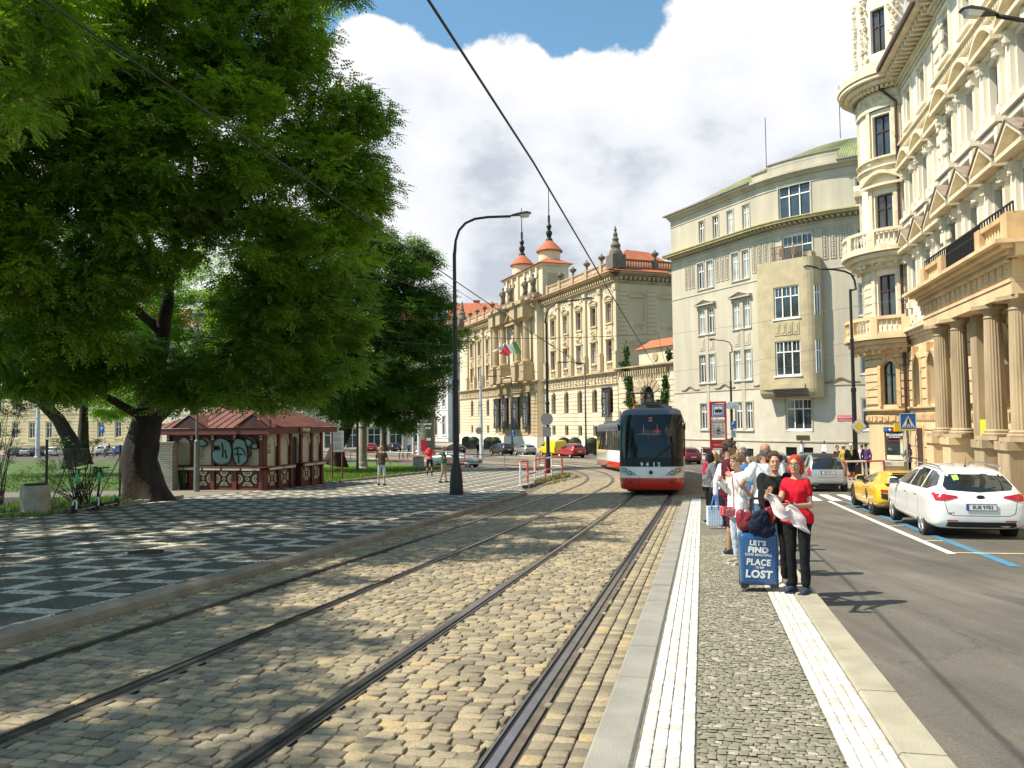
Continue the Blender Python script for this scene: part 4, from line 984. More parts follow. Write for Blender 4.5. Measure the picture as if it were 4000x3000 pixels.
for i in range(len(cor)-1):
 for j in range(len(zs_)-1):
  (a,na),(b,nb)=cor[i],cor[i+1]
  if i in(3,4)and j in(1,3):a_,b_=cor[i],cor[i+1];orr.add([(a,na-.15,zs_[j]),(b,nb-.15,zs_[j]),(b,nb-.15,zs_[j+1]),(a,na-.15,zs_[j+1])],[(0,1,2,3)])if False else None;continue
  orr.add([(a,na,zs_[j]),(b,nb,zs_[j]),(b,nb,zs_[j+1]),(a,na,zs_[j+1])],[(0,1,2,3)])
pp=[(oa,0),(oa,on)]+cor
for k in range(4):
 f0,f1=k/4,(k+1)/4;z0_,z1_=oz0+.8-.8*math.sin(f0*math.pi/2),oz0+.8-.8*math.sin(f1*math.pi/2);m0,m1=1-(1-math.cos(f0*math.pi/2))*.45,1-(1-math.cos(f1*math.pi/2))*.45
 for i in range(len(pp)-1):
  (a,na),(b,nb)=pp[i],pp[i+1];orr.add([(a,na*m0,z0_),(b,nb*m0,z0_),(b,nb*m1,z1_),(a,na*m1,z1_)],[(0,1,2,3)])
orr.add([(a,nn_*.55,oz0)for a,nn_ in pp],[tuple(range(len(pp)))]);orr.add([(a,nn_,oz1)for a,nn_ in pp],[tuple(range(len(pp)))])
orr.box(18.95,19.5,.2,on-.3,oz1,oz1+.5);orr.box(16.1,18.8,on,on+.12,4.35,4.75,3)
O=PG(orr,'oriel',oriel_m)
for(a,b,c,d)in oo:
 f=window(None,GT,a,b,c,d,white_f,glass_d,n=on-.18,nx=3,tz=.68,fw=.1,grid=2,sill=on+.12);f.parent=O;f.matrix_parent_inverse=Matrix.Identity(4)
for(c,d)in so_:
 (a,na),(b,nb)=cor[3],cor[5]
 f=MB(GT);f.add([(a,na-.1,c),(b,nb-.1,c),(b,nb-.1,d),(a,na-.1,d)],[(0,1,2,3)]);f=f.build('window',glass_d);f.parent=O
 f2=MB(GT);
 for t_ in(0,.5,1):x=a+(b-a)*t_;y=na+(nb-na)*t_-.04;f2.box(x-.04,x+.04,y-.04,y+.04,c,d)
 f2.add([(a,na-.02,c+1.9),(b,nb-.02,c+1.9),(b,nb-.02,c+2.0),(a,na-.02,c+2.0)],[(0,1,2,3)]);f2=f2.build('frame',white_f);f2.parent=f
op=MB(GT)
for z in(9.05,):
 for i in range(4):x=16.3+i*.55;op.box(x,x+.5,on,on+.05,z,z+1.1);op.box(x+.12,x+.38,on+.05,on+.09,z+.2,z+.9)
op=op.build('relief_panel',oriel_m);op.parent=O
for o_ in[O]:pass
br=MB(GT);
for i in range(24):s=16.25+i*.115;br.box(s-.015,s+.015,on+.0,on+.04,15.75,16.9)
br.box(16.2,18.95,on-.01,on+.05,16.9,16.96);br.box(16.2,18.95,on-.01,on+.05,15.75,15.8);br.box(16.2,18.95,on-.005,on+.045,16.3,16.35)
for x in(17.0,18.0):br.box(x,x+.35,on,on+.06,16.0,16.7)
br=br.build('balcony_railing',mat('rusty_iron',(.16,.10,.055),.7));br.parent=O
for c in list(O.children):c.matrix_parent_inverse=Matrix.Identity(4);c.matrix_parent_inverse=O.matrix_parent_inverse
aw=MB(GT);aw.box(16.0,18.6,.9,1.75,3.75,4.3,3);
aw=MB(GT)
for i in range(6):aw.box(16.0,19.0,1.0,1.3+i*.06,3.6+i*.13,3.68+i*.13,3)
PG(aw,'louvre',mat('dark_louvre',(.07,.055,.045),.7))
rings=[(-.1,23.85),(-3,25.9),(-7.,27.9),(-11,28.8)]
rm=MB();vs=[];fs=[];smp=np.linspace(-.3,32,49);kk=len(rings)
for s in smp:
 f=min(1,(s+.4)/8)**.75
 for(n,z)in rings:vs.append(GT(max(0,s)if n>0 else s,n if n>-1 else n*max(f,.15),23.85+(z-23.85)*f))
for i in range(len(smp)-1):
 for j in range(kk-1):fs.append((i*kk+j,i*kk+j+1,(i+1)*kk+j+1,(i+1)*kk+j))
rm.add(vs,fs);R_=PG(rm,'roof',copper)
sm_=MB()
for i in range(0,140):
 s=-.2+i*.23;f=min(1,(s+.4)/8)**.75;pts=[GT(max(0,s)if n>0 else s,n if n>-1 else n*max(f,.15),23.85+(z-23.85)*f+.03)for n,z in rings]
 if s<32:sm_.tube(pts,.035,4)
sm_=sm_.build('roof_seam',copper);sm_.parent=R_;sm_.matrix_parent_inverse=R_.matrix_parent_inverse
an=MB()
for(px,py0,py1,d)in((2994,460,655,75),(3283,335,540,78)):a=at(px,py1,d);b=at(px,py0,d);an.tube([a,(a.x,a.y,b.z)],.035,5)
PG(an,'lightning_rod',iron)
pl=MB(GT);pl.box(17.2,18.4,.01,.06,.0-.15,.25);PG(pl,'bronze_plaque',mat('bronze',(.10,.075,.03),.5,.5));
ks=mat('warm_limestone',(.66,.56,.40),.88,var=.14,vscale=.5,bump=.15,bscale=12,streak=True,dirt=.55,dcol=(.56,.43,.24))
kd=mat('stained_limestone',(.42,.325,.195),.9,var=.2,vscale=.7,streak=True,dirt=.45,dcol=(.34,.25,.13))
kmid=mat('mid_limestone',(.53,.43,.28),.9,var=.18,vscale=.8,streak=True,dirt=.4,dcol=(.40,.30,.16))
kst=mat('dark_statue_stone',(.15,.125,.095),.9,var=.4,vscale=3)
tile=mat('orange_roof_tile',(.42,.125,.055),.8,var=.25,vscale=3,bump=.8,bscale=10)
brf=mat('brown_window_frame',(.19,.085,.05),.6);plin=mat('pale_plinth',(.74,.69,.57),.9,var=.1,vscale=.7,dirt=.2)
K=thing('bank_palace','long ornate yellow palace with arched windows, roof statues and two small turrets','palace',(0,150,g(150)))
def PK(b,name,m,root=None,**k):o=b.build(name,m,None,**k);hang(o,root or K);return o
up=[2.3,7.3,12.4,17.4,22.5,51.0,56.3,61.6,66.9];BK0,BK1=26.5,46.5
midw=[29.2,36.8,44.2]
opu=[(s-.85,s+.85,15.9,18.65)for s in up]+[(s-.85,s+.85,10.3,13.35)for s in up]
opl=[(s-.85,s+.85,2.9,6.45,True)for s in up]+[(s-.65,s+.65,-.6,.9)for s in up]
w=MB(KB);gfl=MB(KB)
for lo,hi in((0,BK0),(BK1,76)):
 f=lambda o:[x for x in o if lo<x[0]<hi]
 wall(w,lo,hi,8.3,22.3,f(opu),0,.4);wall(gfl,lo,hi,-1.0,8.3,f(opl),0,.5)
 bands(gfl,lo,hi,-.8,8.0,.62,.09,0.001,.09,f(opl))
N1=1.3
om=[(36.8-1.4,36.8+1.4,10.3,18.0,True),(30.2,31.6,10.3,14.5),(42.0,43.4,10.3,14.5)];olm=[(s-.85,s+.85,2.6,6.9,True)for s in(30.4,34.0,43.4)]+[(36.8+.6,36.8+2.8,-2.2,6.4,True)]+[(s-.6,s+.6,-.6,.9)for s in(30.4,43.4)]
TM=lambda s,n,z:KB(s,n+N1,z)
wm=MB(TM);wall(wm,BK0,BK1,8.3,22.3,om,0,.5)
for x in(BK0,BK1):wm.add([(x,0,-1),(x,-N1-.1,-1),(x,-N1-.1,22.3),(x,0,22.3)],[(0,1,2,3)])
gm2=MB(TM);wall(gm2,BK0,BK1,-1,8.3,olm,0,.6);bands(gm2,BK0,BK1,-.8,8.0,.62,.09,.001,.1,olm)
w.add([(76,0,-4),(76,-16,-4),(76,-16,22.3),(76,0,22.3)],[(0,1,2,3)]);w.add([(0,-25,-4),(76,-16,-4),(76,-16,22.3),(0,-25,22.3)],[(0,1,2,3)])
PK(w,'wall',ks);PK(gfl,'ground_floor',ks);PK(wm,'centre_bay',ks);PK(gm2,'centre_ground_floor',kd)
pn=MB(KB);pn.box(-.05,BK0,0,.25,-4.5,-.95);pn.box(BK1,76,0,.25,-4.5,-.95);pn.box(BK0,BK1,0,N1+.25,-4.5,-.95);PK(pn,'plinth',plin)
cn=MB(KB)
for lo,hi,n in((-.0,BK0,0),(BK1,76,0),(BK0,BK1,N1)):
 cornice(cn,lo,hi,8.25,n,.55,.55);cornice(cn,lo,hi,21.2,n,.5,.5,ends=False);cn.box(lo,hi,n,n+.3,6.95,7.05);cornice(cn,lo,hi,22.2,n,.6,1.1)
 s=lo+.3
 while s<hi-.3:
  cn.box(s,s+.3,n,n+.85,21.72,22.15);s+=.75
PK(cn,'cornice',kd)
fz=MB(KB)
for lo,hi,n in((0,BK0,0),(BK1,76,0),(BK0,BK1,N1)):
 s=lo+.8
 while s<hi-.5:
  fz.box(s-.55,s-.45,n,n+.2,7.1,8.2);ornament(fz,KB,s,7.6,.6,.5,n+.1,4);s+=1.1
PK(fz,'frieze',kd)
tl=MB(KB)
for lo,hi,n in((-.9,BK0,0),(BK1,77,0),(BK0-.4,BK1+.4,N1)):
 tl.add([(lo,n+1.25,22.82),(hi,n+1.25,22.82),(hi,n-.4,23.5),(lo,n-.4,23.5),(lo,n+1.25,22.9),(hi,n+1.25,22.9),(hi,n-.4,23.6),(lo,n-.4,23.6)],[(0,1,2,3),(4,5,6,7),(0,1,5,4),(3,0,4,7),(1,2,6,5)])
tl=PK(tl,'roof',tile)
bz=MB(KB);bls=MB(KB)
posts=[0,5,10,15,20,25]+[49,54,59,64,69,75]
for i,s in enumerate(posts):bz.box(s-.3,s+.5,-.7,-.05,23.3,25.0)
for i in range(len(posts)-1):
 a,b=posts[i]+.5,posts[i+1]-.3
 if b-a>8:continue
 bz.box(a,b,-.55,-.2,23.4,23.65);bz.box(a,b,-.6,-.15,24.65,24.85);baluster_row(bls,a,b,23.65,1.0,-.37,.42,.14)
bo=PK(bz,'parapet',kd);bls=bls.build('balustrade',ks);bls.parent=bo;bls.matrix_parent_inverse=bo.matrix_parent_inverse
for s in posts[1:5]+posts[7:]:
 u_=MB();p=KB(s+.1,-.37,0);u_.lathe([(.3,25.0),(.15,25.2),(.15,25.35),(.5,25.7),(.6,25.95),(.35,26.1),(.12,26.3),(.1,26.5)],(p[0],p[1],0),10);PK(u_,'urn',kst,smooth=True)
for s,n in((.4,-.2),(74.5,-.2)):
 u_=MB();p=KB(s,n,0);u_.obox((p[0],p[1],24.3),2.1,2.1,2.0,.36);u_.lathe([(1.0,25.3),(.9,25.8),(.62,26.3),(.75,26.7),(.4,27.3),(.5,27.6),(.28,28.0),(.36,28.3),(.16,28.7),(.22,29.0),(.02,29.6)],(p[0],p[1],0),12);PK(u_,'finial',kst)
for s in(29.0,33.1,40.6,44.7):
 c=MB();p=KB(s,N1+1.0,0);column(c,p,11.9,19.9,.62,14);PK(c,'column',kd,auto=35)
 c=MB(TM);c.box(s-1.0,s+1.0,0,2.0,8.8,11.9);c.box(s-1.1,s+1.1,0,2.1,11.6,11.85);c.box(s-1.1,s+1.1,0,2.1,8.85,9.3);c.box(s-1.2,s+1.2,0,2.1,19.9,22.2);c.box(s-1.4,s+1.4,0,2.5,22.2,22.8);PK(c,'column_pedestal',kd)
c=MB(TM);baluster_row(c,34.3,39.4,8.9,.95,1.6,.4,.13);c.box(34.1,39.6,1.45,1.75,9.85,10.05);PK(c,'centre_balcony',ks)
c=MB(TM);pediment(c,34.2,39.4,19.4,1.6,0,1.2,True,.35);ornament(c,TM,36.8,19.0,2.5,1.4,.3,16);PK(c,'carved_arch',kd)
at_=MB(KB);at_.box(31.4,51.3,-7.2,-2.0,22.5,30.0);at_.box(31.1,51.6,-7.5,-1.7,29.9,30.3)
for s in(33.5,36.5,39.5,43,46,49):at_.box(s-.3,s+.3,-2.0,-1.6,23,29.8)
at_.box(31.25,31.4,-6.6,-2.6,24.5,29.0);AT=PK(at_,'attic',ks)
ap=MB(KB);ap.box(31.15,31.25,-6.2,-3.0,25.0,28.5);ap=ap.build('panel',kd);ap.parent=AT;ap.matrix_parent_inverse=AT.matrix_parent_inverse
r_=MB(KB)
for a,b in((30.6,38.5),(44.5,52.1)):
 m_=(a+b)/2;r_.add([(a,-8,30.31),(b,-8,30.31),(b,-1.2,30.31),(a,-1.2,30.31),(m_,-4.6,32.2)],[(0,1,4),(1,2,4),(2,3,4),(3,0,4),(0,1,2,3)])
r_.add([(38.5,-8,30.31),(44.5,-8,30.31),(44.5,-1.4,30.31),(38.5,-1.4,30.31),(38.5,-4.6,31.2),(44.5,-4.6,31.2)],[(0,1,5,4),(2,3,4,5)]);PK(r_,'attic_roof',tile)
for s in(35.0,48.8):
 p=KB(s,-5,0);c=MB();c.lathe([(2.0,30.2),(2.0,33.2)],(p[0],p[1],0),20);tw=PK(c,'turret',ks,smooth=False)
 c=MB();c.lathe([(2.45,33.1),(2.5,33.3),(1.6,34.3),(.7,35.2)],(p[0],p[1],0),20);c=c.build('turret_roof',tile);c.parent=tw;c.matrix_parent_inverse=tw.matrix_parent_inverse
 c=MB();c.lathe([(.75,35.1),(.6,35.6),(.35,35.9),(.6,36.6),(.55,37.0),(.25,37.3),(.5,38.0),(.2,38.6),(.22,40),(.1,40.2),(.06,45)],(p[0],p[1],0),10);c=c.build('finial',iron);c.parent=tw;c.matrix_parent_inverse=tw.matrix_parent_inverse
def statue(s,n,z):
 p=KB(s,n,z);b=MB();b.obox((p[0],p[1],z-.9),1.7,1.7,1.8,.36)
 b.lathe([(.62,0),(.5,.5),(.42,1.2),(.5,1.7),(.55,2.2),(.42,2.6),(.15,2.8),(.13,2.95)],p,10)
 b.ball((p[0],p[1],z+3.15),.22,.22,.27,8,6);b.tube([(p[0]-.45,p[1],z+2.45),(p[0]-.75,p[1]-.2,z+1.9),(p[0]-.3,p[1]-.5,z+1.6)],.13,6);b.tube([(p[0]+.45,p[1],z+2.45),(p[0]+.8,p[1]-.1,z+2.9),(p[0]+.7,p[1]-.2,z+3.4)],.12,6);b.tube([(p[0]-.3,p[1]-.3,z+1.2),(p[0]-.1,p[1]-.45,z+.1)],.2,6)
 PK(b,'statue',kst,smooth=True)
for s in(29.5,33.3,40.8,45.0):statue(s,.6,24.4)
c=MB(KB);c.box(28,46.5,-.5,1.2,22.8,24.0);PK(c,'statue_parapet',kd)
for s in up:
 for(c_,d_)in((15.9,18.65),(10.3,13.35)):winH(K,KB,s-.85,s+.85,c_,d_,brf,glass_l if random.random()<.3 else glass_d,n=-.35,nx=2,tz=.66,fw=.14,name='window')
 winH(K,KB,s-.85,s+.85,2.9,6.45,brf,glass_d,n=-.45,nx=2,tz=.6,fw=.14,arch=True,name='arched_window')
 winH(K,KB,s-.65,s+.65,-.6,.9,iron,glass_d,n=-.4,nx=4,tz=.5,fw=.07,name='barred_window')
 a=MB(KB);a.box(s-1.2,s+1.2,0,.3,18.9,19.05);pediment(a,s-1.15,s+1.15,19.15,.45,0,.3,True,.14);a.box(s-1.1,s-.87,0,.15,15.7,18.9);a.box(s+.87,s+1.1,0,.15,15.7,18.9);a.box(s-1.2,s+1.2,0,.25,15.6,15.78)
 a.box(s-1.1,s-.87,0,.15,10.1,13.5);a.box(s+.87,s+1.1,0,.15,10.1,13.5);a.box(s-1.2,s+1.2,0,.28,13.45,13.65);a.box(s-1.0,s+1.0,0,.12,13.9,15.4);ornament(a,KB,s,14.65,1.4,1.1,.12,9);ornament(a,KB,s,20.3,2.6,.6,.1,9)
 baluster_row(a,s-.8,s+.8,9.0,.95,.2,.38,.12);a.box(s-.9,s+.9,.05,.35,9.95,10.1)
 PK(a,'window_surround',kmid)
for s in[0.0,4.8,9.85,14.9,19.95,24.9,48.6,53.6,58.9,64.2,69.5]:
 a=MB(KB);a.box(s-.35,s+.35,0,.35,11.6,20.6);a.box(s-.5,s+.5,0,.6,8.8,11.4);a.box(s-.55,s+.55,0,.65,11.2,11.5);a.box(s-.5,s+.5,0,.5,20.3,21.1);ornament(a,KB,s,20.6,.9,.7,.4,6);PK(a,'pilaster',kmid)
for(a,b,c,d,*r)in om[:1]:winH(K,TM,a,b,c,d,brf,glass_d,n=-.45,nx=3,tz=.6,fw=.15,arch=True,name='arched_window')
for(a,b,c,d)in om[1:]:winH(K,TM,a,b,c,d,brf,glass_d,n=-.45,nx=2,tz=.66,fw=.14)
for s in(30.4,34.0,43.4):winH(K,TM,s-.85,s+.85,2.6,6.9,brf,glass_d,n=-.5,nx=2,tz=.6,fw=.14,arch=True,name='arched_window')
for s in(30.4,43.4):winH(K,TM,s-.6,s+.6,-.6,.9,iron,glass_d,n=-.5,nx=4,tz=.5,fw=.07,name='barred_window')
winH(K,TM,37.4,39.6,-2.2,6.4,brf,glass_d,n=-.55,nx=2,tz=.6,fw=.16,arch=True,name='entrance_door')
st_=MB(TM)
for i in range(6):st_.box(36.6-i*.3,40.4+i*.3,.2,1.0+i*.4,-4.2,-2.2-i*.3)
PK(st_,'entrance_steps',plin)
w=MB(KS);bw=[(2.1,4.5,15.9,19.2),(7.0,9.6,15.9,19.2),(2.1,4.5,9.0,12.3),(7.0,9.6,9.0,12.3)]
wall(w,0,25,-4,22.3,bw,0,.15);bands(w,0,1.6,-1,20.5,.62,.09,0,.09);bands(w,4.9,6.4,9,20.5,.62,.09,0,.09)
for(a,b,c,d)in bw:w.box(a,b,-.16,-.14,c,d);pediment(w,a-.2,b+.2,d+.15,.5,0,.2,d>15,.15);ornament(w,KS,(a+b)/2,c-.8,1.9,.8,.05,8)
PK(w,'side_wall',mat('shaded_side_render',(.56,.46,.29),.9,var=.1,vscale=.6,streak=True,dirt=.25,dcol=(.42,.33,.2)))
c=MB(KS);cornice(c,0,25,8.25,0,.55,.45);cornice(c,0,25,21.2,0,.4,.4,ends=False);cornice(c,0,25,22.2,0,.6,1.1);
for i in range(32):c.box(.3+i*.75,.6+i*.75,0,.8,21.72,22.15)
PK(c,'side_cornice',kd)
c=MB(KS);c.add([(-.9,1.25,22.83),(26,1.25,22.83),(26,-.4,23.52),(-.9,-.4,23.52),(-.9,1.25,22.91),(26,1.25,22.91),(26,-.4,23.62),(-.9,-.4,23.62)],[(0,1,2,3),(4,5,6,7),(0,1,5,4),(1,2,6,5)]);c.add([(1,-2,24.2),(12,-2,24.2),(12,-10,24.2),(1,-10,24.2),(5,-6,27.6),(9,-6,27.4)],[(0,1,5,4),(1,2,5),(2,3,4,5),(3,0,4)]);PK(c,'side_roof',tile)
c=MB(KS);bb=MB(KS);pp_=(1.2,6.6,12,17.4)
for s in pp_:c.box(s-.35,s+.35,-.7,-.05,23.3,25.0)
for i in range(3):c.box(pp_[i]+.35,pp_[i+1]-.35,-.55,-.2,23.4,23.65);c.box(pp_[i]+.35,pp_[i+1]-.35,-.6,-.15,24.65,24.85);baluster_row(bb,pp_[i]+.35,pp_[i+1]-.35,23.65,1.0,-.37,.42,.14)
bo=PK(c,'side_parapet',kst);bb=bb.build('balustrade',kd);bb.parent=bo;bb.matrix_parent_inverse=bo.matrix_parent_inverse
u_=MB();p=KS(6.6,-.37,0);u_.lathe([(.3,25.0),(.15,25.2),(.15,25.35),(.5,25.7),(.6,25.95),(.35,26.1),(.12,26.3),(.1,26.5)],(p[0],p[1],0),10);PK(u_,'urn',kst,smooth=True)
blk=mat('black_banner_cloth',(.018,.018,.02),.7,bump=.3,bscale=3);ban_t=mat('banner_print',(.42,.42,.43),.6)
for i,(s,z0_,z1_,w_,lab)in enumerate(((46.3,.4,6.1,3.0,'black vertical banner farthest to the left on the palace front'),(41.8,.4,6.1,2.8,'second black vertical banner from the left on the palace front'),(36.0,.4,6.1,2.9,'black banner beside the dark entrance arch of the palace'),(31.0,.4,6.05,2.9,'black banner to the right of the palace entrance, left of the lamp post'),(3.0,2.2,6.4,2.4,'black banner at the right corner of the palace above the second tram'))):
 n=(N1 if i<4 else 0)+.55;hz=(z0_+z1_)/2;b=MB(KB)
 k=8
 for j in range(k):
  f=lambda u:n+.05*math.sin(u*2.2+i)
  za,zb_=z0_+(z1_-z0_)*j/k,z0_+(z1_-z0_)*(j+1)/k;b.add([(s-w_/2,f(za),za),(s+w_/2,f(za),za),(s+w_/2,f(zb_),zb_),(s-w_/2,f(zb_),zb_),(s-w_/2,f(za)-.02,za),(s+w_/2,f(za)-.02,za),(s+w_/2,f(zb_)-.02,zb_),(s-w_/2,f(zb_)-.02,zb_)],[(0,1,2,3),(4,5,6,7),(0,3,7,4),(1,2,6,5)])
 o=thing('banner',lab,'banner',KB(s,n,z0_),0,'black banners hanging on the palace front');bo=b.build('cloth',blk);hang(bo,o)
 b=MB(KB);b.box(s-w_/2-.15,s+w_/2+.15,n-.5,n-.42,z1_-.02,z1_+.08)if False else b.box(s-w_/2-.1,s+w_/2+.1,n-.55,n+.08,z1_,z1_+.07);hang(b.build('bracket',iron),o)
 Mx=face_M(KB(s+.35 if True else s,n+.09,hz-.4),(0,0,1),(.355,-.935,0));Mx=face_M(KB(s+.15,n+.09,hz-.35),(0,0,1),(.355,-.935,0))
 Mx=Matrix(((0,-.355*-1*-1,-.935,KB(s+.1,n+.09,0)[0]),(0,.935*1,-.355,KB(s+.1,n+.09,0)[1]),(1,0,0,hz-.4),(0,0,0,1)))
 hang(text('CARLO IV',.95 if i<4 else .85,'lettering',ban_t,None,Mx,.01),o)
 Mx=Mx.copy();q_=KB(s-.75,n+.09,0);Mx[0][3]=q_[0];Mx[1][3]=q_[1]
 hang(text('THE DEDICA ANTHOLOGY',.28,'small_lettering',ban_t,None,Mx,.01),o)
wf=mat('flag_white',(.82,.80,.78),.8);
def flag(name,lab,px0,py0,px1,py1,cols,d):
 a=at(px0,py0,d);b=at(px1,py1,d-3);o=thing(name,lab,'flag',a);pm=MB();pm.tube([a,b],.05,6);hang(pm.build('pole',white_f),o)
 return o,a,b
o,a,b=flag('flag','green, white and red flag waving from a slanted pole on the palace front',2052,1400,2020,1338,None,137)
def cloth(o,P0,P1,Q0,Q1,m,nm):
 P0,P1,Q0,Q1=map(Vector,(P0,P1,Q0,Q1));b=MB();k=6;vs=[]
 for i in range(k+1):
  for j in range(k+1):
   u,v=i/k,j/k;p=(P0*(1-v)+P1*v)*(1-u)+(Q0*(1-v)+Q1*v)*u;p.y+=.25*math.sin(u*5+v*2);vs.append(tuple(p))
 fs=[(i*(k+1)+j,i*(k+1)+j+1,(i+1)*(k+1)+j+1,(i+1)*(k+1)+j)for i in range(k)for j in range(k)];b.add(vs,fs);b.add([(x,y+.02,z)for x,y,z in vs],fs);hang(b.build(nm,m),o)
A_=lambda x,y:at(1700+x/2.212,800+y/2.212,135)
cloth(o,A_(705,1175),A_(748,1285),A_(662,1192),A_(700,1288),mat('flag_green',(.10,.27,.08),.8),'green_stripe');cloth(o,A_(661,1192),A_(699,1288),A_(618,1218),A_(655,1286),wf,'white_stripe');cloth(o,A_(617,1218),A_(654,1286),A_(575,1252),A_(610,1300),mat('flag_red',(.62,.05,.08),.8),'red_stripe')
o,a,b=flag('flag','white, red and blue flag waving left of the green one',1990,1395,1973,1342,None,138)
B_=lambda x,y:at(1700+x/2.212,800+y/2.212,136.2)
cloth(o,B_(600,1192),B_(580,1255),B_(545,1240),B_(490,1270),wf,'white_stripe');cloth(o,B_(590,1250),B_(655,1275),B_(545,1285),B_(635,1308),MATS['flag_red'],'red_stripe');cloth(o,B_(602,1190),B_(655,1270),B_(592,1248),B_(620,1262),mat('flag_blue',(.05,.07,.22),.8),'blue_wedge')
GT_=thing('gate_wing','low yellow gateway with fan-topped arch and ivy, tiled attic above','gatehouse',(18,100,g(100)))
gd=96.;g0=at(2440,1700,gd);g1=at(2636,1700,gd-9.)
gu=(Vector((g1.x,g1.y))-Vector((g0.x,g0.y))).normalized();gl=(Vector((g1.x,g1.y))-Vector((g0.x,g0.y))).length;gn=Vector((gu.y,-gu.x))
GW=straight((g0.x,g0.y),gu,gn)
w=MB(GW);gc=inv(GW,2531,1600,0,gl)[0];R=1.15
ztop=inv(GW,2531,1430,0,gl)[1];za=inv(GW,2531,1507,0,gl)[1]
oo_=[(gc-1.35,gc+1.35,-2.6,za,True)]
wall(w,-1,gl+1,-3.2,ztop,oo_,0,.5);bands(w,-1,gl+1,-1,ztop-1.2,.6,.08,0.001,.08,oo_)
w.add([(-1,-.1,-3),(-1,-8,-3),(-1,-8,ztop),(-1,-.1,ztop)],[(0,1,2,3)])
hang(w.build('wall',ks),GT_);c=MB(GW);cornice(c,-1,gl+.6,ztop-.35,0,.5,.6)
for i in range(int(gl/.45)):c.box(-.5+i*.45,-.3+i*.45,0,.5,ztop-.95,ztop-.38)
hang(c.build('cornice',kd),GT_)
f=MB(GW)
for i in range(9):
 a=math.pi*(i+.5)/9;f.box(gc-.02+math.cos(a)*.0,gc+.02,-.4,-.36,za-1.35,za-1.3)
for i in range(13):
 a=math.pi*i/12;c0=Vector(GW(gc,-.4,za-1.35));c1=Vector(GW(gc+math.cos(a)*1.3,-.4,za-1.35+math.sin(a)*1.3));f.T=None;f.tube([c0,c1],.03,4);f.T=GW
for R_2 in(.5,.9,1.3):
 f.T=None;f.tube([Vector(GW(gc+math.cos(math.pi*i/10)*R_2,-.4,za-1.35+math.sin(math.pi*i/10)*R_2))for i in range(11)],.03,4);f.T=GW
hang(f.build('fan_grille',iron),GT_);f=MB(GW);f.add([(gc-1.35,-.48,-2.6),(gc+1.35,-.48,-2.6),(gc+1.35,-.48,za),(gc-1.35,-.48,za)],[(0,1,2,3)]);hang(f.build('gate_door',glass_d),GT_)
f=MB(GW)
for i in range(7):
 a=rad(28+i*20.6);x0,z0_=gc+math.cos(a)*1.45,za-1.35+math.sin(a)*1.45;x1,z1_=gc+math.cos(a)*2.7,za-1.35+math.sin(a)*2.7;dx,dz_=-math.sin(a)*.26,math.cos(a)*.26
 q4=[(x0-dx*.7,z0_-dz_*.7),(x0+dx*.7,z0_+dz_*.7),(x1+dx*1.3,z1_+dz_*1.3),(x1-dx*1.3,z1_-dz_*1.3)];f.add([(p[0],.0,p[1])for p in q4]+[(p[0],.16,p[1])for p in q4],[(4,5,6,7),(0,1,5,4),(1,2,6,5),(2,3,7,6),(3,0,4,7)])
hang(f.build('keystones',kd),GT_)
za0=inv(GW,2550,1440,0,gl)[1];za1=inv(GW,2550,1358,0,gl)[1];sa0=inv(GW,2485,1400,0,gl)[0];sa1=inv(GW,2618,1400,0,gl)[0]
c=MB(GW);c.box(sa0,sa1,-2.6,-.4,ztop,za1);c.box(sa0-.1,sa1+.1,-2.7,-.3,za1-.3,za1);hang(c.build('attic',ks),GT_)
c=MB(GW);c.add([(sa0-.4,0,za1),(sa1+.4,0,za1),(sa1+.4,-3,za1),(sa0-.4,-3,za1),(sa0+1,-1.5,za1+1.1),(sa1-1,-1.5,za1+1.1)],[(0,1,5,4),(1,2,5),(2,3,4,5),(3,0,4)]);hang(c.build('attic_roof',tile),GT_)
c=MB(GW);am=(sa0+sa1)/2;p=Vector(GW(am,-.38,(ztop+za1)/2));Mr=Matrix(((gu.x,0,gn.x),(gu.y,0,gn.y),(0,1,0)));c.T=None;c.lathe([(.38,0),(.5,0),(.5,.1),(.38,.1)],p,16,M=Mr);hang(c.build('oval_window',kd),GT_)
def ivy(name,lab,pts,seed):
 """climber: leaves scattered along a wandering band on a wall"""
 rs=np.random.RandomState(seed);vs=[];fs=[];rn=[]
 for(s,z,w_,h_,k)in pts:
  for i in range(k):
   a,b=s+rs.normal()*w_*.4,z+rs.normal()*h_*.4;n=rs.uniform(.05,.5);r=rs.uniform(.14,.28);c=Vector(GW(a,n,b));u=Vector(rs.normal(size=3)).normalized();v=u.cross(Vector(rs.normal(size=3))).normalized()
   q=len(vs);vs+=[tuple(c-u*r),tuple(c-v*r*.7),tuple(c+u*r),tuple(c+v*r*.7)];fs.append((q,q+1,q+2,q+3));rn.append(rs.rand())
 o=npmesh(name,np.array(vs),np.array(fs),ivy_m,None,np.array(rn));tag(o,lab,'climber');return o
ivy_m=attr_mat('ivy_leaf',(.018,.045,.010),(.06,.12,.02),.6,0,10,0,trans=.2)
P2=lambda px,py:inv(GW,px,py,-1.5,gl+1)
iv=[]
for px,py,w_,h_,k in((2455,1300+80,.5,1.2,130),(2452,1440,.9,.8,200),(2462,1490,.8,1.,220),(2468,1530,.6,1.0,160),(2470,1565,1.0,.9,260),(2490,1595,1.4,.7,280),(2445,1420,1.0,.3,90)):s,z=P2(px,py);iv.append((s,z,w_,h_,k))
ivy('ivy','dark ivy climbing the corner left of the fan-topped arch',iv,3)
iv=[]
for px,py,w_,h_,k in((2606,1500,.45,1.0,160),(2604,1545,.7,.9,200),(2590,1580,1.3,.8,300),(2622,1390,.3,.8,90)):s,z=P2(px,py);iv.append((s,z,w_,h_,k))
ivy('ivy','bushy ivy on the right-hand side of the fan-topped arch',iv,4)
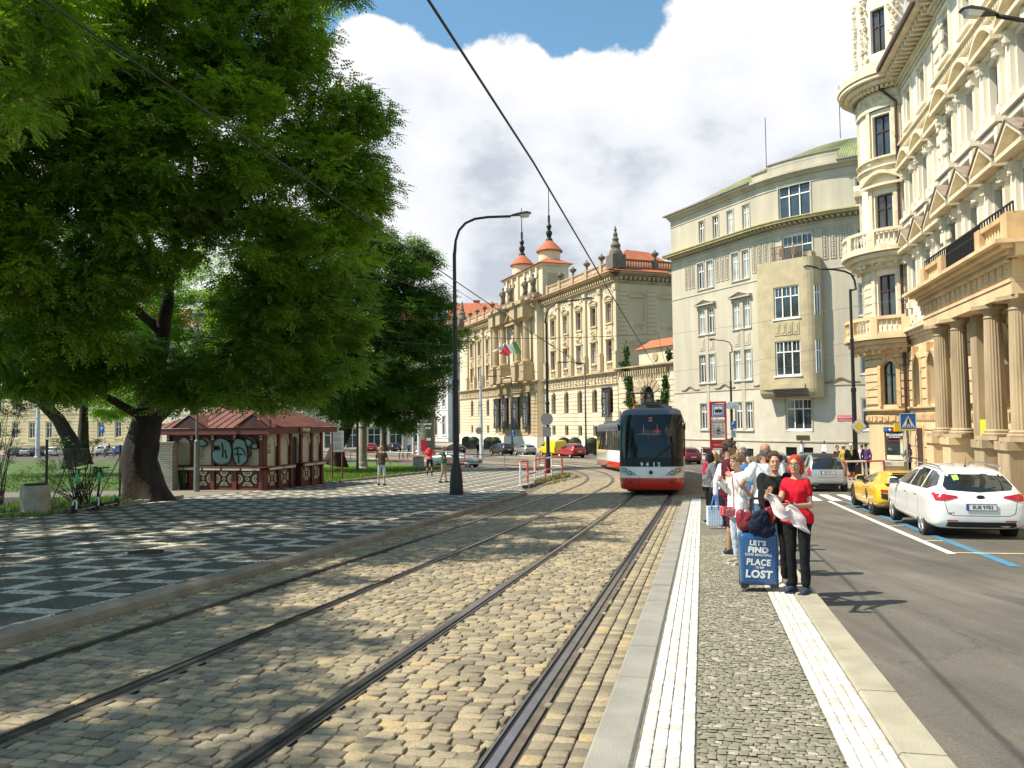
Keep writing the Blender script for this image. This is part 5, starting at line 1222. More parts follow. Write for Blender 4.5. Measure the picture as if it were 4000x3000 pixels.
def simple_house(name,lab,P,u,nrm,L,z0,z1,m,tm,nx,rows,ww=1.1,rm_=None,roof_h=4.,depth=12,arches=False,rust=None,root=None):
 T=straight(P,u,nrm);h=thing(name,lab,'house',T(L/2,0,z0));w=MB(T);ops=[]
 for(c,d)in rows:
  for i in range(nx):s=L*(i+.5)/nx;ops.append((s-ww/2,s+ww/2,c,d,arches and c==rows[0][0]))
 wall(w,0,L,z0,z1,ops,0,.25)
 for s in(0,L):w.add([(s,0,z0),(s,-depth,z0),(s,-depth,z1),(s,0,z1)],[(0,1,2,3)])
 if rust:bands(w,0,L,rust[0],rust[1],.6,.1,.001,.09,ops)
 hang(w.build('wall',m),h);t_=MB(T);cornice(t_,0,L,z1-.4,0,.6,.6)
 for(c,d)in rows:
  t_.box(0,L,0,.12,c-.9,c-.75)
  for i in range(nx):s=L*(i+.5)/nx;t_.box(s-ww/2-.2,s+ww/2+.2,0,.22,d+.25,d+.42);t_.box(s-ww/2-.2,s-ww/2-.02,0,.1,c-.1,d+.25);t_.box(s+ww/2+.02,s+ww/2+.2,0,.1,c-.1,d+.25);t_.box(s-ww/2-.25,s+ww/2+.25,0,.2,c-.22,c-.06)
 hang(t_.build('trim',tm),h);r_=MB(T);r_.add([(-.3,.5,z1+.2),(L+.3,.5,z1+.2),(L+.3,-depth-.5,z1+.2),(-.3,-depth-.5,z1+.2),(-.3,-depth/2,z1+roof_h),(L+.3,-depth/2,z1+roof_h)],[(0,1,5,4),(1,2,5),(2,3,4,5),(3,0,4),(0,1,2,3)]);hang(r_.build('roof',rm_ or tile),h)
 for(a,b,c,d,*r)in ops:
  winH(h,T,a,b,c,d,white_f if random.random()<.7 else brf,glass_d,n=-.2,nx=2,tz=.66,fw=.1)
 return h
yel=mat('yellow_stucco',(.66,.56,.34),.9,var=.12,vscale=.6,streak=True,dirt=.2,dcol=(.5,.4,.22));wht_s=mat('white_stucco',(.80,.78,.74),.9,var=.08,vscale=.6,dirt=.15,dcol=(.6,.57,.5));pink=mat('rose_stucco',(.62,.42,.30),.9,var=.12);beige=mat('beige_stucco',(.72,.66,.52),.9,var=.1,vscale=.6)
cz=-2.95
simple_house('town_house','yellow rusticated house with tall windows behind the park cars',(-102,146),(.985,-.17),(-.17,-.985),38,cz,20,yel,yel,11,((-.2,2.6),(5.0,7.8),(9.6,12.3),(14.2,16.8)),1.25,rust=(-1.5,3.6))
simple_house('town_house','plain cream house with shop doors behind the blue parked car',(-64.5,139.5),(.985,-.17),(-.17,-.985),20,cz,19,beige,beige,5,((-2.7,.9),(4.6,7.2),(9.0,11.4),(13.2,15.6)),1.6)
simple_house('town_house','beige grey house with low shop front seen between the kiosk and the concrete mast',(-44.5,137),(1,.0),(0,-1),30,cz,18,mat('grey_beige_stucco',(.46,.42,.35),.9,var=.12),beige,8,((-2.5,.9),(4.6,7.2),(9.0,11.4),(13.2,15.6)),2.2)
wp=at(1625,1600,216);wq=at(1750,1600,207)
simple_house('town_house','tall white house at the far end left of the palace',(wp.x,wp.y),(Vector((wq.x,wq.y))-Vector((wp.x,wp.y))).normalized(),Vector(((wq-wp).y,-(wq-wp).x)).normalized(),(wq-wp).length,-3.4,25.5,wht_s,wht_s,4,((-1.6,3.2),(5.8,8.8),(11,13.8),(16,18.6),(21,23)),1.2,arches=True,depth=14)
wp=at(1530,1600,236);wq=at(1632,1600,228)
simple_house('town_house','narrow rose coloured house far off to the left of the white one',(wp.x,wp.y),(Vector((wq.x,wq.y))-Vector((wp.x,wp.y))).normalized(),Vector(((wq-wp).y,-(wq-wp).x)).normalized(),(wq-wp).length,-3.4,22,pink,wht_s,4,((-1.2,1.6),(4.8,7.4),(9,11.8),(14,16.6)),1.2)
wp=at(1752,1600,208);wq=at(1900,1600,214)
hb=simple_house('town_house','grey gabled house with steep red tiled roof showing above the left end of the palace',(wp.x,wp.y),(1,0),(0,-1),13,-3.4,27.5,mat('pale_green_grey',(.42,.42,.36),.9,var=.1),wht_s,4,((20.5,22.6),),1.1,roof_h=6.5,depth=13)
c=MB();p=at(1862,1200,216);c.obox((p.x,p.y,31.5),1.6,1.2,6.5);c.obox((p.x,p.y,34.8),1.9,1.5,.25);hang(c.build('chimney',mat('orange_brick',(.50,.17,.08),.9,var=.3)),hb)
c=MB();p=at(1790,1200,210);
k=10
gab=[(0,23.5),(9,23.5),(9,26),(7.6,26.6),(7.0,28.6),(5.8,29.4),(4.5,30.6),(3.2,29.4),(2.0,28.6),(1.4,26.6),(0,26)]
c.prism([(wp.x+a-1,z)for a,z in gab],'y',206.6,207.4);hang(c.build('gable',MATS['pale_green_grey']),hb)
for o in list(bpy.data.objects):
 if o.parent and o.parent.parent:o.matrix_parent_inverse=Matrix.Identity(4)
bark=mat('dark_bark',(.035,.026,.018),.95,var=.5,vscale=3,bump=1.3,bscale=9,streak=True)
leaf_a=attr_mat('pinnate_leaf',(.06,.13,.018),(.24,.34,.036),.45,0,10,0,trans=.45)
leaf_b=attr_mat('dark_leaf',(.04,.095,.018),(.13,.22,.03),.5,0,10,0,trans=.4)
leaf_c=attr_mat('bright_leaf',(.12,.23,.02),(.26,.38,.04),.5,0,10,0,trans=.5)
pod_m=attr_mat('seed_pods',(.16,.075,.025),(.26,.14,.05),.8,0,10,0)
def spray(L,pairs,lw):
 """one pinnate leaf as rhombic leaflets: local x outward, z up"""
 V=[];Fq=[]
 for i in range(pairs):
  x=L*(.2+.75*i/pairs)
  for q in(-1,1):
   b=len(V);l=L*.34*(1-.35*i/pairs)
   V+=[(x,0,0),(x+l*.5,q*l*.4,.01),(x+l*.5,q*l,-.03*L),(x-l*.18,q*l*.6,-.0)];Fq.append((b,b+1,b+2,b+3))
 b=len(V);V+=[(L*.9,0,0),(L*1.05,lw,-.02),(L*1.25,0,-.06*L),(L*1.05,-lw,-.02)];Fq.append((b,b+1,b+2,b+3))
 return np.array(V),np.array(Fq)
def foliage(name,blobs,m,parent,per=55,L=.3,pairs=4,clump=.55,dens=1.,seed=1,droop=.5,flat_=.6,pods=0):
 """blobs: (x, y, z, r[, squash]); each is filled with clumps of leaf sprays, denser towards the rim"""
 rs=np.random.RandomState(seed);C=[]
 for bl in blobs:
  x,y,z,r=bl[:4];sq=bl[4]if len(bl)>4 else .85
  k=max(5,int(dens*4.6*(r/clump)**2))
  d=rs.normal(size=(k,3));d/=np.linalg.norm(d,axis=1)[:,None];rr=r*rs.uniform(.35,1.06,size=(k,1))**.7
  c=d*rr*np.array([1,1,sq])+np.array([x,y,z]);C.append(np.c_[c,d])
 C=np.vstack(C);n=len(C)*per
 ci=np.repeat(np.arange(len(C)),per);cs=clump*rs.uniform(.5,1.35,size=len(C))[ci][:,None]
 off=rs.normal(size=(n,3));off/=np.linalg.norm(off,axis=1)[:,None];off*=cs*rs.uniform(.2,1,size=(n,1));off[:,2]*=flat_
 pos=C[ci,:3]+off
 dirn=C[ci,3:]*.6+off/np.maximum(cs,.01)+rs.normal(size=(n,3))*.45;dirn[:,2]=dirn[:,2]*.5-droop*rs.uniform(.2,1.2,n)
 dirn/=np.linalg.norm(dirn,axis=1)[:,None]
 up=np.tile([0,0,1.],(n,1))+rs.normal(size=(n,3))*.35;side=np.cross(up,dirn);side/=np.linalg.norm(side,axis=1)[:,None];upn=np.cross(dirn,side)
 SV,SF=spray(L,pairs,L*.09);sc=rs.uniform(.65,1.25,size=(n,1,1))
 V=pos[:,None,:]+sc*(SV[None,:,0:1]*dirn[:,None,:]+SV[None,:,1:2]*side[:,None,:]+SV[None,:,2:3]*upn[:,None,:])
 Fc=SF[None,:,:]+(np.arange(n)*len(SV))[:,None,None]
 base=rs.uniform(0,1,len(C))[ci];rn=np.clip(base*.55+rs.uniform(0,.45,n),0,1)
 o=npmesh(name,V.reshape(-1,3),Fc.reshape(-1,4),m,parent,np.repeat(rn,len(SF)))
 if pods:
  low=C[rs.choice(len(C),pods)];V2=[];F2=[]
  for c in low:
   for j in range(14):
    p=c[:3]+rs.normal(size=3)*.16+np.array([0,0,-.3]);w=.03;h=rs.uniform(.08,.18);a=rs.uniform(0,3.1);b=len(V2);dx,dy=math.cos(a)*w,math.sin(a)*w
    V2+=[(p[0]-dx,p[1]-dy,p[2]),(p[0]+dx,p[1]+dy,p[2]),(p[0]+dx,p[1]+dy,p[2]-h),(p[0]-dx,p[1]-dy,p[2]-h)];F2.append((b,b+1,b+2,b+3))
  npmesh('seed_pods',np.array(V2),np.array(F2),pod_m,parent,np.random.rand(len(F2)))
 return o,C
from mathutils import noise as NZ
def limb(b,pts,r0,r1,n=9,wob=.0,sd=3):
 P=[Vector(p)for p in pts];out=[]
 for i in range(len(P)-1):
  for t in[u_/sd for u_ in range(sd)]:
   q=P[i].lerp(P[i+1],t)
   if(i or t)and sd<5:q+=Vector((random.uniform(-wob,wob),random.uniform(-wob,wob),0))
   out.append(q)
 out.append(P[-1]);k=len(out);b.tube(out,[r0+(r1-r0)*(i/(k-1))**.8 for i in range(k)],n)
def tree(label,trunk,r0,r1,limbs,blobs,m,name='tree',twigs=70,group=None,**kw):
 base=Vector(trunk[0]);t=thing(name,label,'tree',base,group=group);b=MB()
 b.smooth=True;limb(b,[base-Vector((0,0,.3))]+trunk[1:],r0*1.3,r1,40,.04,9);vs_=b.v
 for i_,p_ in enumerate(vs_):h_=max(0,1-(p_[2]-base.z)/1.1);a_=math.atan2(p_[1]-base.y,p_[0]-base.x);k_=1+.18*h_*h_*(1+math.sin(a_*5+1));q_=Vector(p_);ax_=Vector((base.x,base.y));f_=NZ.noise(Vector((q_.x*5,q_.y*5,q_.z*.9)))*.055+NZ.noise(Vector((q_.x*11,q_.y*11,q_.z*1.6)))*.03;d_=Vector((q_.x,q_.y))-ax_;vs_[i_]=(ax_.x+d_.x*(k_ if h_>0 else 1)+math.cos(a_)*f_,ax_.y+d_.y*(k_ if h_>0 else 1)+math.sin(a_)*f_,q_.z)
 for l in limbs:limb(b,l[0],l[1],l[2],8,.12)
 hang(b.build('trunk',bark,smooth=True),t)
 o,C=foliage('crown',blobs,m,None,**kw);hang(o,t)
 for s in list(bpy.data.objects):
  if s.name.startswith('seed_pods')and not s.parent:hang(s,t)
 b=MB();ends=[Vector(a).lerp(Vector(b_),t_)for l in limbs for a,b_ in zip(l[0][:-1],l[0][1:])for t_ in(.3,.65,1.)]+[Vector(trunk[-1])];rs=np.random.RandomState(3)
 for i in rs.choice(len(C),min(len(C),twigs),replace=False):
  c=Vector(C[i,:3]);e=min(ends,key=lambda q:(q-c).length);m_=e.lerp(c,.5)+Vector((0,0,-.3));(b.tube([e,m_,c],[.05,.035,.012],5)if(e-c).length<4.5 else None)
 hang(b.build('branch',bark),t)
 return t
def BL(px,py,d,r,sq=.85):p=at(px,py,d);return(p.x,p.y,p.z,r,sq)
tb=Vector((-13.35,29.3,g(29.3)+.12));fk=at(575,1640,29.2)
tree('huge dark tree with thick leaning forked trunk left of the kiosk',[tb,at(540,1800,29.3),fk],.62,.50,[([fk-Vector((.05,0,.9)),fk,at(610,1480,29),at(650,1250,28.5),at(665,1050,28),at(720,800,27.5),at(760,500,27)],.46,.10),([fk-Vector((0,0,.9)),fk+Vector((.15,0,0)),at(700,1520,28.5),at(860,1400,28),at(1000,1280,28),at(1150,1050,28.5)],.44,.09),([at(640,1300,28.6),at(450,1150,28),at(280,1000,27),at(120,850,26)],.2,.07),([at(700,850,27.5),at(950,620,28),at(1200,480,29)],.17,.05),([at(665,1100,28),at(500,800,27),at(400,400,26),at(350,100,25)],.18,.05),([fk,at(430,1560,28),at(300,1480,27),at(120,1380,26)],.2,.05)],[BL(650,250,27,3.6),BL(1000,120,27,2.6),BL(1090,-80,28,2.8),BL(1120,330,28,1.5),BL(1330,520,29,1.8),BL(1390,420,29,1.0),BL(1330,700,29,1.7),BL(1150,700,28,2.6),BL(850,600,26,3.0),BL(500,650,25,2.8),BL(200,600,24,2.6),BL(250,950,24,2.8),BL(600,880,25,1.6),BL(950,950,26,1.9),BL(1200,1000,28,2.2),BL(1130,1220,28,1.9),BL(1020,1400,27.5,1.5),BL(930,1515,27,.9),BL(1240,1400,29,1.6),BL(1090,1540,28,.9),BL(60,1150,24,2.3),BL(330,1250,25,1.6),BL(150,1380,26,1.5),BL(560,1480,27.5,.8,.6),BL(420,1080,26,1.3),BL(760,1500,28,1.0,.6),BL(700,1560,28,.7,.6),BL(900,1180,28.5,.7),BL(330,1420,27,1.3),BL(480,1420,27.5,1.0,.7),BL(800,1450,28,1.0,.7),BL(650,1450,28,.8,.7),BL(200,1480,26,1.0,.7),BL(560,1380,27.5,.7),BL(880,1380,28,1.0),BL(1000,1250,28,1.2),BL(1180,1500,29,1.0),BL(1290,1250,29.5,1.2),BL(1400,800,30,1.0),BL(350,100,24,3.0),BL(300,-300,25,3.5),BL(800,-250,27,3.5),BL(0,250,23,2.8),BL(-250,700,23,3.2),BL(-200,200,24,3.2)],leaf_a,name='locust_tree',per=84,L=.37,pairs=3,clump=.88,dens=1.4,flat_=.5,seed=5,twigs=160,pods=60)
t1=Vector((-15.5,14.5,g(14.5)+.1))
tree('near tree reaching in at the top left corner with large drooping leaves',[t1,t1+Vector((.3,.3,4)),t1+Vector((1,.8,7))],.45,.3,[([t1+Vector((1,.8,7)),t1+Vector((4,1.5,10)),t1+Vector((6.5,2,12))],.2,.05),([t1+Vector((.6,.5,6)),t1+Vector((3,-2,9))],.15,.05)],[BL(60,60,15.5,1.5),BL(260,170,16.5,1.0),BL(-150,350,15,2.0),BL(-300,-100,15,2.5),(-11,15,13,2.6),(-12.5,12,10.5,2.6),(-13,18,12,3.0),(-14.5,15,9,2.5),(-10.5,18.5,13.5,2.0),(-17.5,12,9,3.2),(-18.5,18,9,3.4),(-17,21.5,11.5,3.0),(-15,10,12,2.8),(-19,23,8,3.0)],leaf_a,name='locust_tree',per=36,L=.28,pairs=4,clump=.6,dens=.75,seed=8,twigs=60)
t2=Vector((-14.5,5.5,g(5.5)+.1))
tree('street tree beyond the left edge of the picture, shading the near cobbles',[t2,t2+Vector((.3,.3,4)),t2+Vector((.6,.3,7))],.4,.28,[([t2+Vector((.6,.3,7)),t2+Vector((2.5,1,10))],.2,.05)],[(-13,6.5,9,2.6),(-11.5,4,10,2.4),(-10.2,7.2,9.4,1.5),(-13.5,2,9,2.6),(-16,6,8,3.0),(-14.5,8.5,11.5,2.4)],leaf_a,name='locust_tree',per=30,L=.4,pairs=3,clump=.7,dens=.8,seed=9,twigs=40)
b2=at(1325,1792,60);b2.z=g(60)+.1
f2=at(1345,1690,60)
tree('dark spreading tree with slanting trunk between kiosk and notice board',[at(1300,1800,60),at(1320,1740,60),at(1370,1640,60)],.55,.4,[([at(1370,1640,60),at(1420,1500,60),at(1500,1300,60),at(1600,1150,61)],.3,.06),([at(1370,1640,60),at(1300,1500,59),at(1200,1300,58)],.25,.06),([at(1420,1500,60),at(1560,1480,60),at(1680,1420,60)],.18,.04)],[BL(1380,960,60,2.6),BL(1440,930,60,1.5),BL(1490,1050,60,3.3),BL(1620,1020,61,1.6),BL(1650,1160,61,1.6),BL(1560,1250,60,3.0),BL(1690,1280,61,1.1),BL(1720,1340,61,.8),BL(1350,1250,58,3.8),BL(1250,1050,57,3.4),BL(1480,1480,59,2.6),BL(1330,1480,57,2.6),BL(1590,1520,60,1.9),BL(1680,1430,60,.9),BL(1560,1640,60,1.1,.7),BL(1420,1610,59,1.0,.6),BL(1650,1590,60,1.0),BL(1200,1480,57,2.2),BL(1100,1300,56,3.0),BL(1790,1310,64,.9),BL(1640,1320,60,2.0),BL(1700,1180,62,1.2),BL(1500,1600,60,1.6,.7),BL(1680,1500,61,1.2),BL(1720,1420,61,.8),BL(1350,1600,58,1.3,.6)],leaf_b,per=84,L=.52,pairs=2,clump=1.05,dens=1.9,flat_=.5,seed=11,twigs=120)
f3=at(230,1640,58)
tree('tree with black arching trunk on the lawn at the far left',[at(300,1805,58),at(275,1720,58),f3,at(160,1570,58)],.5,.36,[([at(160,1570,58),at(60,1540,58),at(-80,1560,58)],.28,.08),([at(200,1600,58),at(190,1450,58),at(240,1300,58)],.26,.08)],[BL(80,1250,56,4.0),BL(260,1180,56,3.6),BL(200,1440,56,2.0),BL(40,1480,55,1.8),BL(120,1000,55,4.5),BL(-60,1350,55,3.0),BL(250,1560,57,.9,.6),BL(420,1000,57,3.0)],leaf_b,per=40,L=.5,pairs=2,clump=.85,dens=1.1,seed=12)
tree('slender tree with sunlit yellow green crown on the lawn behind the fence',[at(326,1800,66),at(326,1650,66),at(330,1480,66)],.4,.25,[([at(330,1480,66),at(420,1380,66)],.15,.04),([at(330,1500,66),at(300,1380,66)],.15,.04)],[BL(310,1490,65,1.4),BL(400,1530,64,2.2),BL(430,1600,64,1.4,.7),BL(350,1370,66,2.0),BL(510,1540,65,1.8),BL(490,1430,66,2.2),BL(300,1340,66,1.2)],leaf_c,per=34,L=.46,pairs=2,clump=.75,dens=.8,seed=13,twigs=50)
tree('broad bright green tree deeper in the park seen through the gap over the kiosk',[at(760,1790,84),at(760,1600,84),at(750,1450,84)],.45,.3,[([at(750,1450,84),at(650,1250,84)],.2,.05),([at(750,1450,84),at(850,1250,84)],.2,.05)],[BL(560,1180,84,5.5),BL(760,1130,84,5.5),BL(900,1300,84,5),BL(650,1400,84,4.5),BL(820,1450,84,4.0),BL(560,1560,84,3.0),BL(1000,1500,84,4.0),BL(1150,1420,84,4),BL(180,1150,84,4)],leaf_c,per=40,L=.75,pairs=2,clump=1.2,dens=1.,seed=14,twigs=60)
tree('light green street tree by the road junction half hidden behind the dark tree',[at(1500,1760,100),at(1500,1600,100)],.3,.2,[([at(1500,1600,100),at(1480,1450,100)],.15,.05)],[BL(1490,1350,98,3.0),BL(1540,1400,98,2.0),BL(1600,1440,97,1.8),BL(1640,1480,97,1.5)],leaf_c,per=30,L=.6,pairs=2,clump=.9,dens=.7,seed=15,twigs=30)
def shrub(label,blobs,base,m,seed,per=34,L=.13,**kw):
 t=thing('shrub',label,'shrub',base);o,C=foliage('foliage',blobs,m,None,per=per,L=L,pairs=2,clump=.3,dens=.4,seed=seed,droop=.1,**kw);hang(o,t);b=MB();rs=np.random.RandomState(4)
 for i in rs.choice(len(C),min(60,len(C))):c=Vector(C[i,:3]);b.tube([Vector(base)+Vector((rs.uniform(-.3,.3),0,0)),Vector(base).lerp(c,.6)+Vector((rs.uniform(-.1,.1),0,.05)),c],[.018,.012,.006],4)
 hang(b.build('stem',bark),t)
leaf_s=attr_mat('shrub_leaf',(.03,.065,.012),(.10,.16,.025),.55,0,10,0,trans=.3)
shrub('loose twiggy shrub behind the scooters and the wire fence',[BL(250,1780,27,.65),BL(330,1760,27,.5),BL(180,1830,27,.45),BL(320,1860,27,.55),BL(120,1870,27,.35),BL(400,1830,27.3,.3),BL(230,1900,27,.4)],(-14.6,27,g(27)+.17),leaf_s,21)
shrub('taller shrub at the left edge above the concrete block',[BL(20,1640,26,.6),BL(40,1740,26,.45),BL(-40,1560,26,.8),BL(70,1600,26,.3),BL(-20,1800,26,.5)],(-16.9,26,g(26)+.17),leaf_s,22)
box_m=mat('dark_trough',(.04,.036,.033),.6);hedge_m=attr_mat('boxwood',(.010,.022,.008),(.035,.06,.015),.7,0,10,0)
for i,(px,py,w_,lab)in enumerate(((2313,1772,1.4,'single grey trough with boxwood ball right of the red parked car'),(2246,1755,1.4,'boxwood ball behind the roof of the red parked car'),(2203,1750,1.5,'boxwood ball between the yellow van and the red car'),(1935,1745,1.4,'right one of the pair of troughs with boxwood beside the man in black'),(1912,1747,1.6,'left one of the pair of troughs with boxwood beside the man in black'),(1851,1742,1.5,'boxwood ball just left of the white mast'),(1823,1738,1.4,'leftmost boxwood ball before the palace'))):
 d={0:99.5,1:103,2:106,3:126,4:128,5:134,6:139}[i];p=at(px,py,d);p.z=g(d)+.15
 t=thing('planter',lab,'planter',p,0,'clipped boxwood in troughs before the palace');b=MB();b.box(-w_/2-.1,w_/2+.1,-.45,.45,0,1.35)
 for k in range(4):x=-w_/2-.1+(w_+.2)*k/3;b.box(x-.04,x+.04,-.47,.47,0,1.42)
 b.build('trough',box_m,t);rs=np.random.RandomState(i);k=900;v=rs.normal(size=(k,3));v/=np.linalg.norm(v,axis=1)[:,None];v[:,2]=np.abs(v[:,2]);c=v*np.array([w_*.62,.6,.75])*rs.uniform(.9,1.03,size=(k,1))+np.array([0,0,1.3])
 a=np.cross(v,rs.normal(size=(k,3)));a/=np.linalg.norm(a,axis=1)[:,None];bb=np.cross(v,a);V=np.stack([c-a*.09,c-bb*.09,c+a*.09,c+bb*.09],1);npmesh('boxwood',V.reshape(-1,3),np.arange(4*k).reshape(-1,4),hedge_m,t,rs.rand(k))
tyre_m=mat('tyre_rubber',(.018,.018,.018),.85,bump=.2,bscale=40);rim_m=mat('alloy_rim',(.42,.43,.44),.3,.85);rim_d=mat('dark_rim',(.06,.06,.065),.35,.7);hub_m=mat('brake_dark',(.02,.02,.02),.6)
cglass=mat('car_glass',(.016,.02,.02),.03,spec=1.,var=.3,vscale=1.5);red_l=mat('tail_lamp_red',(.42,.012,.02),.12,coat=.6);clear_l=mat('clear_lamp',(.55,.56,.57),.1,.3,coat=.8);trim_b=mat('black_plastic',(.022,.022,.023),.55);plate_m=mat('number_plate',(.72,.73,.70),.45);plate_b=mat('plate_blue',(.02,.08,.42),.5);plate_t=mat('plate_ink',(.015,.015,.02),.5)
amber=mat('amber_lamp',(.7,.22,.03),.2);chrome=mat('chrome',(.6,.6,.62),.12,1.)
def paint(name,c,metal=0.):return mat('paint_'+name,c,.32,metal,coat=1.,spec=.5)
def patch(bvh,poly,axis,sgn,off=.006,cuts=2,mb=None,mir=False):
 """flat outline laid onto the curved body: axis 'y' uses (x, z), axis 'x' uses (y, z), axis 'z' uses (x, y)"""
 bm=bmesh.new();f=bm.faces.new([bm.verts.new((p[0],p[1],0))for p in poly]);bmesh.ops.triangulate(bm,faces=bm.faces[:])
 for _ in range(cuts):
  bmesh.ops.subdivide_edges(bm,edges=bm.edges[:],cuts=1,use_grid_fill=True);bmesh.ops.triangulate(bm,faces=bm.faces[:])
 vs=[];bm.verts.ensure_lookup_table();bm.verts.index_update()
 for v in bm.verts:
  a,b=v.co.x,v.co.y
  if axis=='y':o=Vector((a,sgn*5,b));d=Vector((0,-sgn,0))
  elif axis=='x':o=Vector((sgn*8,a,b));d=Vector((-sgn,0,0))
  else:o=Vector((a,b,5));d=Vector((0,0,-1))
  h=bvh.ray_cast(o,d);p=h[0]if h[0]else None
  vs.append(tuple(p-d*off)if p else None)
 good=[f for f in bm.faces if all(vs[v.index]is not None for v in f.verts)]
 fs=[tuple(v.index for v in f.verts)for f in good];bm.free()
 mb.add([v or(0,0,0)for v in vs],fs)
def pbuild(mb,name,m,parent):
 if not mb.f:return None
 return mb.build(name,m,parent,smooth=True)
def wheel(parent,x,y,r,w,side,rm,spokes=5,name='wheel'):
 b=MB();M=Matrix.Rotation(math.pi/2*(-side),3,'X')
 b.lathe([(r*.62,-w/2),(r*.93,-w/2),(r,-w*.36),(r,w*.36),(r*.93,w/2),(r*.66,w/2),(r*.62,w*.4)],(0,0,0),28,M=M)
 wo=b.build('wheel',tyre_m,parent,smooth=True,auto=40);wo.location=(x,y,r)
 c=MB();c.lathe([(r*.62,w*.36),(r*.67,w*.5),(r*.64,w*.52),(r*.6,w*.36),(r*.59,w*.2)],(0,0,0),28,M=M)
 for i in range(spokes):
  a=2*math.pi*i/spokes
  for e in(-.13,.13):
   p0=M@Vector((r*.1*math.cos(a+e),r*.1*math.sin(a+e),w*.42));p1=M@Vector((r*.62*math.cos(a+e*.8),r*.62*math.sin(a+e*.8),w*.44));c.tube([p0,p1],r*.05,5)
 c.lathe([(0,w*.47),(r*.13,w*.46),(r*.15,w*.36)],(0,0,0),12,M=M);c.build('rim',rm,wo,smooth=False)
 d=MB();d.lathe([(0,w*.1),(r*.6,w*.1)],(0,0,0),20,M=M);d.build('brake_disc',hub_m,wo)
def car(name,label,cat,loc,rz,st,pm,wx,wr,P,group=None,detail=2,rm=None,spokes=5,sx=1.):
 """st: stations (x, halfwidth, z bottom, z shoulder, z top, top halfwidth); P: dict of outlines"""
 t=thing(name,label,cat,loc,rz,group);b=MB();n=len(st);prof=[]
 for(x,w,zb,zs,zt,wt)in st:
  zm=zb+(zs-zb)*.5
  half=[(0,zb),(w*.82,zb),(w*.985,zb+.07),(w,zm),(w*.985,zs-.03),(w*.93,zs+.015),(wt+(w-wt)*.12,zt-(zt-zs)*.25),(wt*.93,zt-.02),(wt*.5,zt+.008),(0,zt+.012)]
  ring=[(x,y,z)for y,z in half]+[(x,-y,z)for y,z in half[-2:0:-1]];prof.append(ring)
 k=len(prof[0]);b.add([p for r in prof for p in r],[(i*k+j,i*k+(j+1)%k,(i+1)*k+(j+1)%k,(i+1)*k+j)for i in range(n-1)for j in range(k)]+[tuple(range(k))[::-1],tuple(range((n-1)*k,n*k))])
 body=b.build('body',pm,t,smooth=True);m=body.modifiers.new('s','SUBSURF');m.levels=m.render_levels=2 if detail>1 else 1;bake(body)
 cut=MB();Mx=Matrix.Rotation(math.pi/2,3,'X')
 for x in wx:
  for q in(-1,1):cut.lathe([(wr*1.13,-.22),(wr*1.13,.22)],(x,q*(P['track']),wr*1.02),24,M=Mx)
 cu=cut.build('cut',hub_m);bm_=body.modifiers.new('b','BOOLEAN');bm_.operation='DIFFERENCE';bm_.object=cu;bm_.solver='EXACT';body.data.materials.clear();body.data.materials.append(pm)
 if detail>0:bake(body)
 else:body.modifiers.clear()
 bpy.data.objects.remove(cu)
 body.data.polygons.foreach_set('use_smooth',[True]*len(body.data.polygons));body.data.set_sharp_from_angle(angle=rad(38))
 bvh=BVHTree.FromObject(body,bpy.context.evaluated_depsgraph_get())if detail>0 else None
 bvh=BVHTree.FromPolygons([v.co.copy()for v in body.data.vertices],[tuple(p.vertices)for p in body.data.polygons])
 for x in wx:
  for q in(-1,1):wheel(t,x,q*(P['track']-.02),wr,P.get('tw',.2),q,rm or rim_m,spokes)
 inn=MB();inn.box(wx[0]-.2,wx[1]+.2,-P['track']+.25,P['track']-.25,wr*.55,wr*1.5);inn.build('underbody',hub_m,t)
 def put(nm,polys,axis,sgns,m_,cuts=2,off=.006):
  for s_ in sgns:
   for poly in polys:
    mb=MB();patch(bvh,poly,axis,s_,off,cuts,mb);pbuild(mb,nm,m_,t)
 put('side_window',P.get('side',[]),'y',(-1,1),cglass)
 put('rear_window',P.get('rear',[]),'x',(-1,),cglass,3);put('windscreen',P.get('front',[]),'x',(1,),cglass,3)
 put('tail_lamp',P.get('tail',[]),'x',(-1,),red_l,2,.012);put('tail_lamp',P.get('tail_side',[]),'y',(-1,1),red_l,1,.012)
 put('headlamp',P.get('head',[]),'x',(1,),clear_l,2,.01)
 put('bumper_trim',P.get('low',[]),'x',(-1,),trim_b,2,.008);put('grille',P.get('grille',[]),'x',(1,),trim_b,2,.008)
 put('sill_trim',P.get('sill',[]),'y',(-1,1),trim_b,2,.008)
 put('tail_reflector',P.get('refl',[]),'x',(-1,),red_l,1,.012)
 for x in P.get('gaps',[]):
  g_=MB();patch(bvh,[(x[0][0]-.006,x[0][1]),(x[0][0]+.006,x[0][1]),(x[1][0]+.006,x[1][1]),(x[1][0]-.006,x[1][1])],'y',1,.002,2,g_);patch(bvh,[(x[0][0]-.006,x[0][1]),(x[0][0]+.006,x[0][1]),(x[1][0]+.006,x[1][1]),(x[1][0]-.006,x[1][1])],'y',-1,.002,2,g_);pbuild(g_,'door_gap',hub_m,t)
 if 'seam' in P:
  g_=MB();S=P['seam']
  for a,b2 in zip(S[:-1],S[1:]):
   d=Vector((b2[0]-a[0],b2[1]-a[1])).normalized()*.005;nq=Vector((-d.y,d.x));patch(bvh,[(a[0]-nq.x,a[1]-nq.y),(b2[0]-nq.x,b2[1]-nq.y),(b2[0]+nq.x,b2[1]+nq.y),(a[0]+nq.x,a[1]+nq.y)],'x',-1,.002,2,g_)
  pbuild(g_,'tailgate_gap',hub_m,t)
